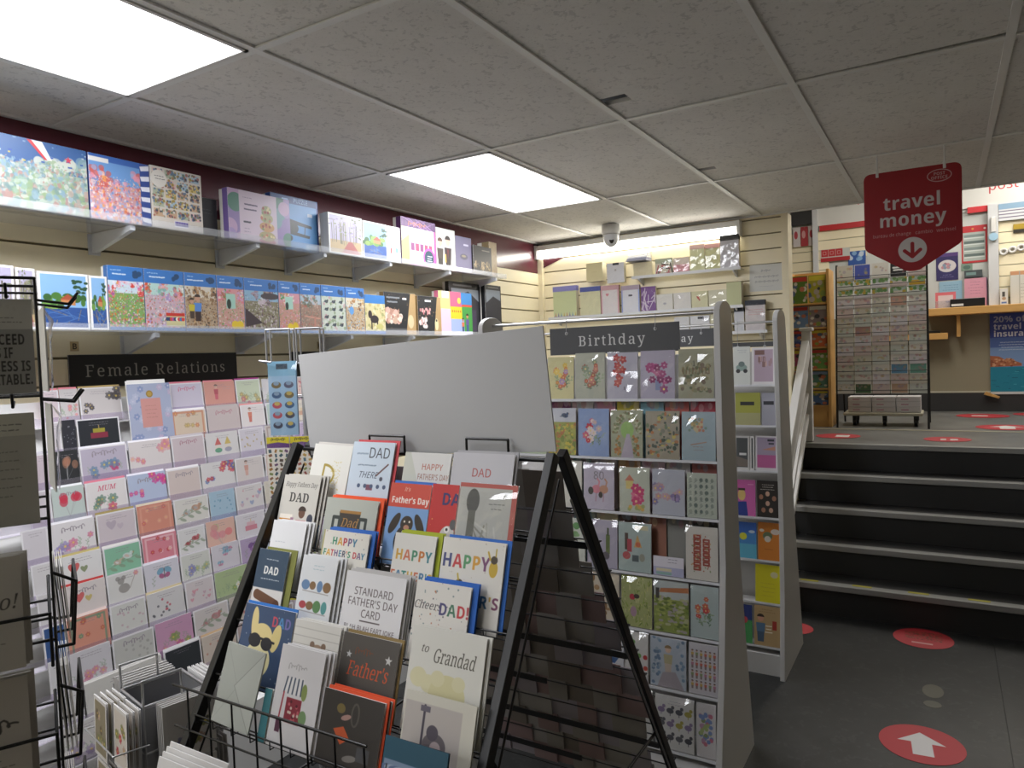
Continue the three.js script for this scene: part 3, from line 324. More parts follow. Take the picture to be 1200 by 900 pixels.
// ---------------------------------------------------------------- the wall of cards under the Female Relations sign
const ORD = ['top', 'second', 'third', 'fourth', 'fifth', 'sixth', 'seventh', 'eighth', 'ninth', 'tenth', 'eleventh', 'twelfth', 'thirteenth'];
const YT = [1.5, 1.393, 1.295, 1.18, 1.07, 0.962, 0.87, 0.772, 0.668, 0.57, 0.47], XT = [-2.6, -2.57, -2.53, -2.49, -2.46, -2.433, -2.41, -2.387, -2.364, -2.341, -2.318], LEAN = 0.1, CH = 0.12;
{
  const t = thing('card_display', 'tall stepped white card display with clear lips against the left slat wall', 'display unit');
  const z0 = -0.6, z1 = -2.75;
  YT.forEach((y, k) => { const x = XT[k], b = y - CH - 0.004; part(t, 'tier', bx(x - 0.03, b - 0.004, z1, x + 0.0145, b, z0), mWhite); part(t, 'clear_lip', bar([x + 0.0141, b, (z0 + z1) / 2], [x + 0.0141 - 0.0034, b + 0.032, (z0 + z1) / 2], z0 - z1, 0.001, [0, 0, 1]), mLilac); });
  part(t, 'back_panel', bar([-2.65, 1.46, (z0 + z1) / 2], [-2.36, 0.28, (z0 + z1) / 2], z0 - z1, 0.006, [0, 0, 1]), mWhite);
  part(t, 'plinth', bx(-2.6, 0, z1, -2.27, 0.28, z0), mWhite); for (const z of [z1 - 0.018, z0 + 0.002]) part(t, 'side_panel', extrude([[-2.69, 0], [-2.27, 0], [-2.27, 0.35], [-2.5, 1.3], [-2.64, 1.4], [-2.69, 1.4]], 0.016).translate(0, 0, z), mWhite);
}
// small designs: base colour, motif, motif colours, lettering
const MOTIF = {
  flowers: (c, w, h, R, k) => { for (let i = 0; i < 9; i++) sprig(c, w * (0.1 + 0.8 * R()), h * (0.62 + 0.2 * R()), h * 0.2, -1.6 + (R() - 0.5), '#93a88c', 4); for (let i = 0; i < 7; i++) bloom(c, w * (0.12 + 0.76 * R()), h * (0.45 + 0.4 * R()), w * (0.07 + 0.05 * R()), pick(R, k)); },
  corner: (c, w, h, R, k) => { for (let i = 0; i < 8; i++) bloom(c, w * (0.62 + 0.38 * R()), h * (0.02 + 0.3 * R()), w * 0.1, pick(R, k)); for (let i = 0; i < 5; i++) bloom(c, w * (0.05 + 0.3 * R()), h * (0.5 + 0.2 * R()), w * 0.06, pick(R, k)); },
  hearts: (c, w, h, R, k) => { heart(c, w * 0.36, h * 0.34, w * 0.14, k[0]); heart(c, w * 0.58, h * 0.42, w * 0.09, k[1]); },
  heartrow: (c, w, h, R, k) => { for (let i = 0; i < 9; i++) heart(c, w * (0.1 + 0.8 * R()), h * (0.15 + 0.5 * R()), w * (0.03 + 0.06 * R()), pick(R, k)); },
  gnomes: (c, w, h, R, k) => { [0.36, 0.66].forEach((x, i) => { poly(c, [[w * (x - 0.1), h * 0.42], [w * (x + 0.1), h * 0.42], [w * x, h * 0.16]], k[i]); disc(c, w * x, h * 0.5, w * 0.1, '#e6d8c4', h * 0.06); disc(c, w * x, h * 0.6, w * 0.11, k[i + 2], h * 0.08); }); },
  bird: (c, w, h, R, k) => { sprig(c, w * 0.1, h * 0.6, w * 0.8, -0.25, '#8a9a80', 7); bird(c, w * 0.62, h * 0.36, w * 0.13, k[0], k[1]); bird(c, w * 0.34, h * 0.48, w * 0.1, k[1], k[0]); },
  mouse: (c, w, h, R, k) => { disc(c, w * 0.45, h * 0.46, w * 0.15, k[0], h * 0.13); disc(c, w * 0.38, h * 0.25, w * 0.09, k[0]); disc(c, w * 0.3, h * 0.17, w * 0.06, k[0]); disc(c, w * 0.46, h * 0.17, w * 0.06, k[0]); line(c, [[w * 0.6, h * 0.5], [w * 0.78, h * 0.14]], '#9a8a80', 2); bloom(c, w * 0.8, h * 0.12, w * 0.07, k[1]); },
  butterfly: (c, w, h, R, k) => { butterfly(c, w * 0.55, h * 0.35, w * 0.2, k[0], k[1]); sprig(c, w * 0.2, h * 0.7, h * 0.3, -1.4, '#9aa890'); },
  butterflies: (c, w, h, R, k) => { for (let i = 0; i < 4; i++) butterfly(c, w * (0.2 + 0.6 * R()), h * (0.15 + 0.5 * R()), w * 0.11, pick(R, k), pick(R, k)); },
  figure: (c, w, h, R, k) => { person(c, w * 0.38, h * 0.62, h * 0.5, '#e0b8a0', k[0], k[1]); scrib(c, w * 0.72, h * 0.2, w * 0.3, 2, 8, '#b0a8a8', R); },
  balloon: (c, w, h, R, k) => { for (let i = 0; i < 6; i++) { const x = w * (0.15 + 0.7 * R()), y = h * (0.2 + 0.3 * R()); line(c, [[x, y], [w * 0.5, h * 0.8]], '#aaa', 1); disc(c, x, y, w * 0.13, pick(R, k), h * 0.12); } },
  frame: (c, w, h, R, k) => { c.strokeStyle = k[0]; c.lineWidth = w * 0.05; c.strokeRect(w * 0.1, h * 0.08, w * 0.8, h * 0.84); for (let i = 0; i < 8; i++) bloom(c, w * (0.15 + 0.7 * R()), h * (R() < 0.5 ? 0.14 : 0.5) + (R() - 0.5) * 8, w * 0.06, pick(R, k)); },
  dots: (c, w, h, R, k) => { for (let i = 0; i < 12; i++) disc(c, w * (0.1 + 0.8 * R()), h * (0.25 + 0.45 * R()), w * 0.03, pick(R, k)); },
  cake: (c, w, h, R, k) => { rect(c, w * 0.3, h * 0.42, w * 0.4, h * 0.16, k[0]); rect(c, w * 0.36, h * 0.3, w * 0.28, h * 0.12, k[1]); rect(c, w * 0.49, h * 0.2, 3, h * 0.1, '#d8b868'); },
  plain: () => {},
};
function greeting(w, h, base, motif, cols, word, seed, ink = '#9a9098') {
  return art(w, h, (c, W, H) => { const R = RNG(seed); rect(c, 0, 0, W, H, seed % 2 ? '#e9e6e8' : base); if (seed % 2) rect(c, 5, 5, W - 10, H - 5, base); c.globalAlpha = 0.68; MOTIF[motif](c, W, H, R, cols); c.globalAlpha = 1; if (word === 'MUM' || word === 'O') text(c, word, W * 0.5, H * 0.2, W * 0.17, ink, 'serif', 'italic', W * 0.84); else if (word) script(c, W * 0.5, H * 0.2, W * 0.5, W * 0.17, ink, R); else scrib(c, W * 0.5, H * 0.13, W * 0.5, 2, 7, ink, R, 1.2); }, '#eeebe8');
}
// one entry for each card: bounds along the wall come first, then base, envelope, motif, colours, lettering, description
const ROWS = [
  [[-1.24, -1.296, -1.359, -1.515, -1.703, -1.854, -2.007, -2.142], ['#d8c8cc', '#e08a94', 'plain', [], '', 'pale pink card with coral envelope'], ['#cfc9c8', '#e08a94', 'flowers', ['#d88a98'], '', 'grey-pink narrow card'], ['#cdc6c4', '#b39a63', 'corner', ['#4a4648', '#6a6062'], '', 'pale grey card with dark leaves and gold envelope'], ['TALL'], ['#cdc5d4', '#dd8092', 'plain', [], 'Mum', 'lilac card with pink lettering and rose envelope', '#d07a90'], ['#d59a8c', '#e08a94', 'figure', ['#a83a50', '#c8506a'], '', 'coral card with a crimson figure'], ['#c9d2b8', '#a83f86', 'flowers', ['#a89a6a', '#c8788a'], '', 'pale green card with magenta envelope']],
  [[-1.23, -1.281, -1.329, -1.485, -1.676, -1.842, -2.003, -2.133], ['#c8c0c4', '', 'plain', [], '', 'plain grey narrow card'], ['#2c2c34', '', 'dots', ['#d8d8e0'], 'O', 'black starry card with white ring', '#d8d8dc'], ['#26292f', '', 'cake', ['#b8304a', '#d8c83a'], '', 'black card with a red and yellow cake'], ['TALL'], ['#d6c3ae', '#f0ecec', 'frame', ['#c88060', '#b8a070'], '', 'peach framed card with small blooms'], ['#cbbdbb', '#b8b2b0', 'plain', [], 'love', 'grey-pink card with pink script', '#b8808a'], ['#e4dcda', '#e09a98', 'figure', ['#d05a3a', '#c84a3a'], '', 'white card with an orange dancer']],
  [[-1.17, -1.23, -1.312, -1.485, -1.652, -1.8, -1.958, -2.089], ['#c8b8c0', '', 'plain', [], '', 'mauve narrow card'], ['#2c2e30', '', 'balloon', ['#a8765e'], '', 'black card with a brown circle'], ['#bdb4c4', '#f0eef4', 'flowers', ['#c04a78', '#6a8aa8'], 'Mum', 'lilac card with magenta flowers'], ['#ddd5d3', '#f2eff4', 'corner', ['#d88a98', '#e0a8a8'], '', 'white card with pink corner blooms'], ['#cfc0c3', '#c8c0c4', 'plain', [], 'Sister', 'dusky pink card with faint script', '#b0808c'], ['#dcd8d6', '', 'gnomes', ['#c23a34', '#c8a838', '#3a8a62', '#8a8aa0'], '', 'white card with a red and a yellow gnome'], ['#d5cfd6', '', 'dots', ['#b8a060'], '', 'pale card with gold dots']],
  [[-1.13, -1.199, -1.304, -1.452, -1.601, -1.745, -1.901, -2.047], ['#d0c8cc', '', 'plain', [], '', 'plain rose-grey card'], ['#c3cec8', '#eceef0', 'balloon', ['#d0384e'], 'Mum', 'sage green card with a red berry'], ['#e6e0de', '#df8496', 'flowers', ['#d05068', '#6a8a7a'], 'MUM', 'white card reading MUM in red letters', '#d0506a'], ['#b9c4dc', '#eceaf4', 'corner', ['#d84a98', '#e0789a'], 'Sister', 'blue card with bright pink blooms'], ['#d6c6c0', '#f0ecee', 'plain', [], 'Nan', 'beige-pink card with grey leaves'], ['#dedad8', '', 'corner', ['#c84a5a', '#5a78b8'], '', 'white card with red and blue blooms'], ['#d9d0cc', '', 'figure', ['#d08a78', '#d8a090'], '', 'cream card with a small coral figure']],
  [[-1.09, -1.17, -1.318, -1.461, -1.602, -1.753, -1.874, -2.013], ['#d6d0d4', '', 'plain', [], '', 'plain white narrow card'], ['#e4dfdf', '#f0eef2', 'flowers', ['#d8789a', '#9a8ac0'], 'to a Wife', 'large white card with grey script over pink flowers'], ['#d2c6ca', '#a8965e', 'hearts', ['#b0a0b0', '#c0b0bc'], '', 'mauve card with grey hearts and gold envelope'], ['#d6907c', '#ddd0b8', 'frame', ['#e0a890', '#d06a68'], '', 'coral card with a rounded frame'], ['#dcd8d0', '', 'bird', ['#c08a70', '#a8b0b0'], '', 'cream card with small birds'], ['#a9c3d4', '', 'dots', ['#5a8aa8', '#7aa0b8'], '', 'plain sky blue card'], ['#dcd6d4', '', 'heartrow', ['#d07a88', '#c8a8b8', '#8a9ac0'], '', 'white card with scattered hearts']],
  [[-1.1, -1.173, -1.321, -1.458, -1.595, -1.713, -1.847, -1.994], ['#dcd8d8', '', 'plain', [], '', 'blank white card'], ['#e8e6e4', '#c8b878', 'hearts', ['#cc2e2c', '#6a7a48'], '', 'white card with red and olive hearts'], ['#8fc2a4', '#ece8e4', 'bird', ['#e4e8ea', '#d8b0a0'], '', 'mint green card with a white bird'], ['#dc8a96', '#f0dce0', 'frame', ['#f0d0d0', '#c8404e'], '', 'rose pink card with pale frame'], ['#dedcda', '', 'bird', ['#b8404a', '#8a4a48'], '', 'white card with two red birds'], ['#e0b8a8', '', 'balloon', ['#e87a80', '#b8d088', '#e8d078', '#e0909a'], '', 'bright card with pink, green and yellow balloons'], ['#dbd6da', '', 'cake', ['#d0687a', '#e0a8b0'], '', 'white card with a pink cake']],
  [[-1.1, -1.174, -1.314, -1.447, -1.584, -1.715, -1.842, -1.967], ['#d8d4d4', '', 'plain', [], '', 'white card edge'], ['#e0d6d2', '#c8413e', 'hearts', ['#d03a3a', '#c8b050'], 'Love', 'red-edged card with heart balloons'], ['#dedcd8', '', 'mouse', ['#8a8480', '#d88a98'], '', 'white card with a grey mouse'], ['#d9d6de', '#ece8f2', 'butterfly', ['#5a9ab8', '#a03a6a'], '', 'white card with a blue butterfly'], ['#d8d8d0', '', 'flowers', ['#8a8ac0', '#a8b890'], '', 'cream card with lavender flowers'], ['#dad4da', '', 'butterflies', ['#d07a9a', '#7ab0c8'], '', 'white card with pink and blue butterflies'], ['#b9a6c4', '', 'butterfly', ['#6a4080', '#8a5a98'], '', 'violet card with a purple butterfly']],
  [[-1.1, -1.17, -1.307, -1.436, -1.582, -1.706, -1.861, -1.956], ['#3a5a90', '', 'plain', [], '', 'navy blue card edge'], ['#dd9a84', '#f0d8d0', 'frame', ['#6a9a80', '#c86a58'], '', 'orange card with a floral frame'], ['#d9d8d2', '', 'dots', ['#c8a8b0'], 'Gran', 'white card with a few pale dots'], ['#dad7d6', '#d8c8a0', 'dots', ['#4a4a50', '#c04a58'], '', 'white card with dark dots and cream envelope'], ['#dcd2d2', '', 'heartrow', ['#d88a9a', '#c8a0b0'], '', 'white card with pink hearts'], ['#b4c596', '', 'flowers', ['#e8e8e0', '#88a868'], '', 'leaf green card with white flowers'], ['#d9b9be', '', 'plain', [], 'Niece', 'pink card with script']],
  [[-1.1, -1.162, -1.295, -1.446, -1.593, -1.748, -1.891], ['#e0dede', '', 'plain', [], '', 'white narrow card'], ['#d8d4d8', '', 'flowers', ['#c86a88', '#d898a8'], '', 'white card with rose writing'], ['#c9c8c2', '', 'dots', ['#a8a8a0'], 'Aunt', 'stone grey card with faint print'], ['#cf9fbc', '', 'flowers', ['#c05a88', '#8aa060', '#d08aa8'], '', 'orchid pink card with a flower border'], ['#d8d0cc', '', 'bird', ['#c87a80', '#a89a90'], '', 'cream card with a pink bird'], ['#cdc2b8', '', 'heartrow', ['#b86a68', '#c8a070'], '', 'fawn card with brown hearts']],
  [[-1.1, -1.186, -1.459, -1.608, -1.757, -1.9], ['#e4e2e0', '', 'plain', [], '', 'blank white end card'], ['#dcd9d2', '#f0eee8', 'figure', ['#3a3a3c', '#b8404a'], '', 'wide white card with a small dark figure'], ['#33373a', '#e8e8e8', 'plain', [], '', 'charcoal card with white envelope'], ['#d8cabc', '#d8b890', 'dots', ['#c88a78'], '', 'cream card with orange envelope'], ['#c9b6b0', '', 'flowers', ['#b86a78'], '', 'tan card with red flowers']],
  [[-1.1, -1.24, -1.38, -1.52, -1.66], ['#dcd8d4', '', 'flowers', ['#b0a0b8'], '', 'white card with mauve flowers'], ['#b8c8d0', '', 'plain', [], '', 'pale blue plain card'], ['#d0a8a8', '', 'cake', ['#e8d8d0', '#c86a78'], '', 'dusty pink card with a cake'], ['#e0dcd0', '', 'bird', ['#88a8b8', '#c8a878'], '', 'ivory card with a blue bird']],
];
const GW = 'cards on the wall display';
function wallCard(k, z0, z1, d, seed) {
  const [base, env, motif, cols, word, desc, ink] = d, w = (z0 - z1) * 0.955, h = CH, a = greeting(Math.max(30, w * 900), 110, base, motif, cols, word, seed, ink), g = foldGeo(a, w, h, 0.004);
  const dy = h * Math.cos(LEAN), dx = h * Math.sin(LEAN), R = RNG(seed + 5), label = desc.endsWith('stand') ? desc : `${desc}, ${ORD[k]} tier of the wall display`;
  let o; if (env) { o = new THREE.Group(); o.name = numbered('greeting_card'); part(o, 'card', g, a.s.card); const e = part(o, 'envelope', centred(w * 0.985, h + 0.007, 0.0015, -0.0065), envMat(env)); e.position.x = 0.001; } else o = mesh(g, a.s.card, numbered('greeting_card'));
  pose(o, XT[k] + dx, YT[k] - dy - 0.001 + R() * 0.004, (z0 + z1) / 2, Math.PI / 2 + (R() - 0.5) * 0.012, LEAN, (R() - 0.5) * 0.012); scene.add(o); tag(o, label, 'greeting card', GW);
}
const envs = new Map(); function envMat(c) { if (!envs.has(c)) envs.set(c, std(c, 0.75)); return envs.get(c); }
ROWS.forEach(([b, ...cards], k) => cards.forEach((d, i) => { if (d[0] !== 'TALL') wallCard(k, b[i], b[i + 1], d, k * 40 + i + 7); }));
{ // cards farther along the same tiers, beyond the sticker stand
  const names = [['#d8d4d6', 'white', 'flowers', ['#c88a9a', '#a8b8a0'], 'rose flowers'], ['#c8b8d0', 'lilac', 'butterflies', ['#7a5a98', '#b088b8'], 'violet butterflies'], ['#d8c0b8', 'blush', 'heartrow', ['#c85a68', '#d8908a'], 'red hearts'], ['#c0d0c8', 'mint', 'bird', ['#6a8a90', '#c8a080'], 'small birds'], ['#c8d0dc', 'pale blue', 'dots', ['#5a78a8', '#8aa0c0'], 'blue dots'], ['#dcd4c4', 'ivory', 'cake', ['#c89078', '#e0c8a0'], 'a tan cake'], ['#d0c8c4', 'stone', 'frame', ['#a89088', '#c8a8a0'], 'a brown frame']];
  for (let k = 0; k < 10; k++) for (let i = 0; i < 4; i++) { const z = ROWS[k][0][ROWS[k][0].length - 1] - 0.004 - 0.143 * i; if (z < -2.55) continue; const q = names[(k * 3 + i * 2) % 7]; wallCard(k, z, z - 0.141, [q[0], '', q[2], q[3], '', `${q[1]} card with ${q[4]}, ${ORD[k]} tier, ${['first', 'second', 'third', 'fourth'][i]} past the sticker stand`], 900 + k * 9 + i); }
}
{ // the tall card that stands across two tiers
  const a = art(140, 196, (c, w, h) => { const R = RNG(4); rect(c, 0, 0, w, h, '#a9b0c8'); for (let i = 0; i < 26; i++) bloom(c, R() * w, R() * h, 10, pick(R, ['#b8bcd0', '#98a4c4', '#c0b0c8', '#8a98bc']), '#c8c8d8'); poly(c, [[w * 0.28, h * 0.24], [w * 0.74, h * 0.24], [w * 0.74, h * 0.7], [w * 0.28, h * 0.7]], '#cf958e'); scrib(c, w * 0.5, h * 0.36, w * 0.3, 4, 12, '#b07a74', R); disc(c, w * 0.5, h * 0.17, 11, '#a08038'); disc(c, w * 0.5, h * 0.17, 7, '#b89848'); }, '#dfe0ea');
  const o = new THREE.Group(); o.name = numbered('greeting_card'); part(o, 'card', foldGeo(a, 0.17, 0.235, 0.003), a.s.card); for (let i = 0; i < 2; i++) part(o, 'envelope', centred(0.15, 0.24, 0.0012, -0.006 - i * 0.002).translate(-0.01 + i * 0.008, 0.008 + i * 0.003, 0), envMat('#eceae6'));
  pose(o, XT[1] + 0.0122, 1.2725, -1.609, Math.PI / 2, LEAN); scene.add(o); tag(o, 'tall lilac-blue card with coral panel and gold medallion on the wall display', 'greeting card', GW);
}

// ---------------------------------------------------------------- floor racks of birthday cards
function sidePanel(front, back, x0, x1) { // profile points are [y, z]
  const pts = [...front.map(([y, z]) => [-z, y]), ...back.slice().reverse().map(([y, z]) => [-z, y])]; const s = new THREE.Shape(pts.map((p) => new THREE.Vector2(...p)));
  const g = new THREE.ExtrudeGeometry(s, { depth: x1 - x0 - 0.004, bevelEnabled: true, bevelSize: 0.002, bevelThickness: 0.002, bevelSegments: 2 }); g.rotateY(Math.PI / 2); g.translate(x0 + 0.002, 0, 0); return g;
}
const curveTop = (zf, zb, y) => { const o = [], m = (zf + zb) / 2, r = (zf - zb) / 2; for (let i = 1; i < 12; i++) { const a = Math.PI * i / 12; o.push([y + Math.sin(a) * r * 0.55, m + Math.cos(a) * r]); } return o; };
function cardRack(label, x0, x1, front, back, rows, rodAt, plinth) {
  const t = thing('card_rack', label, 'display rack'), top = front[front.length - 1], tb = back[back.length - 1];
  for (const x of [x0, x1]) part(t, 'side_panel', sidePanel([...front, ...curveTop(top[1], tb[1], top[0])], back, x, x + 0.022), mRack);
  part(t, 'hanging_rod', rod([x0 + 0.01, ...rodAt], [x1 + 0.01, ...rodAt], 0.006, 10), mChrome);
  for (const [y, z] of rows) { part(t, 'tray', bx(x0 + 0.022, y - 0.006, z - 0.075, x1, y - 0.001, z + 0.012), mRack); part(t, 'tray_lip', bx(x0 + 0.022, y - 0.006, z + 0.012, x1, y + 0.004, z + 0.0135), mWhite2); }
  part(t, 'back_panel', bx(x0 + 0.022, 0.1, rows[0][1] - 0.1, x1, rows[0][0] + 0.16, rows[0][1] - 0.094), mRack);
  part(t, 'plinth', bx(x0 + 0.022, 0, plinth[0], x1, 0.1, plinth[1]), mRack); return t;
}
const RA = [[1.38, -2.525], [1.158, -2.525], [0.952, -2.52], [0.728, -2.515], [0.523, -2.5], [0.33, -2.47], [0.13, -2.425]];
cardRack('near white floor rack of wrapped birthday cards', -1.66, -0.682, [[0, -2.34], [0.45, -2.435], [0.8, -2.485], [1.68, -2.49]], [[0, -2.83], [0.45, -2.74], [0.8, -2.68], [1.68, -2.65]], RA, [1.69, -2.57], [-2.8, -2.38]);
const RB = [[1.38, -3.53], [1.185, -3.53], [0.968, -3.53], [0.744, -3.53], [0.537, -3.53], [0.335, -3.52], [0.13, -3.5]];
cardRack('far white floor rack of humorous cards standing before the back wall', -2.27, -0.677, [[0, -3.44], [0.4, -3.485], [0.8, -3.5], [1.68, -3.46]], [[0, -3.94], [0.4, -3.85], [0.8, -3.76], [1.68, -3.65]], RB, [1.68, -3.56], [-3.9, -3.48]);
// hanging section headers
function header(label, s, x0, x1, y0, y1, z, rodY, size, hooks) {
  const w = x1 - x0, h = y1 - y0, a = art(w * 700, h * 700, (c, W, H) => { rect(c, 0, 0, W, H, '#48494b'); c.letterSpacing = '5px'; text(c, s, W * 0.5, H * 0.52, size, '#dcdcda', 'serif'); c.letterSpacing = '0px'; }, '#3c3d3f');
  const t = thing('section_sign', label, 'sign', [(x0 + x1) / 2, y0, z]); part(t, 'board', flatGeo(a, w, h, 0.004).translate(0, 0, 0.004), a.s.card);
  for (const k of hooks) { part(t, 'hook', wire([[k * w, h - 0.022, 0.006], [k * w, rodY - y0 + 0.008, 0.002]], 0.0012), mSteel); part(t, 'eyelet', new THREE.TorusGeometry(0.005, 0.0018, 6, 12).translate(k * w, h - 0.022, 0.0045), mChrome); }
}
header('dark grey hanging sign reading Birthday on the near card rack', 'Birthday', -1.36, -0.826, 1.556, 1.663, -2.562, 1.69, 38, [-0.36, 0.33]);
header('dark grey hanging sign reading Birthday on the far card rack', 'Birthday', -1.45, -0.95, 1.576, 1.664, -3.552, 1.68, 34, [-0.36, 0.33]);
header('blank dark hanging strip on the far card rack beside the stairs', '', -0.9, -0.69, 1.562, 1.586, -3.552, 1.68, 20, [-0.3, 0.3]);

const W7 = (w) => Math.max(60, w * 820), H7 = (h) => h * 820;
function wrapped(x0, x1, y, h, z, label, fn, o = {}) { const above = (o.rows ?? RA).map((r) => r[0]).filter((q) => q > y + 0.05); if (above.length) h = Math.min(h, Math.min(...above) - y - 0.014); // a card in a clear sleeve, standing in a tray
  const w = (x1 - x0) * 0.955, a = art(W7(w), H7(h), fn, o.edge ?? '#e9e6e4'), g = new THREE.Group(); g.name = numbered(o.name ?? 'greeting_card'); const seed = Math.round(x0 * 977 + y * 3331 + 5000), R = RNG(seed);
  part(g, 'card', foldGeo(a, w, h, 0.005), a.s.card); if (o.env) part(g, 'envelope', centred(w * 1.01, h + 0.004, 0.002, -0.008), envMat(o.env)); if (o.film !== false) part(g, 'clear_sleeve', filmGeo(w * 1.02, h + 0.003, seed), filmMat);
  pose(g, (x0 + x1) / 2, y + 0.003, z, (R() - 0.5) * 0.05, 0.07, (R() - 0.5) * (o.roll ?? 0.016)); scene.add(g); tag(g, label, 'greeting card', o.group ?? 'wrapped cards on the near rack'); return g;
}
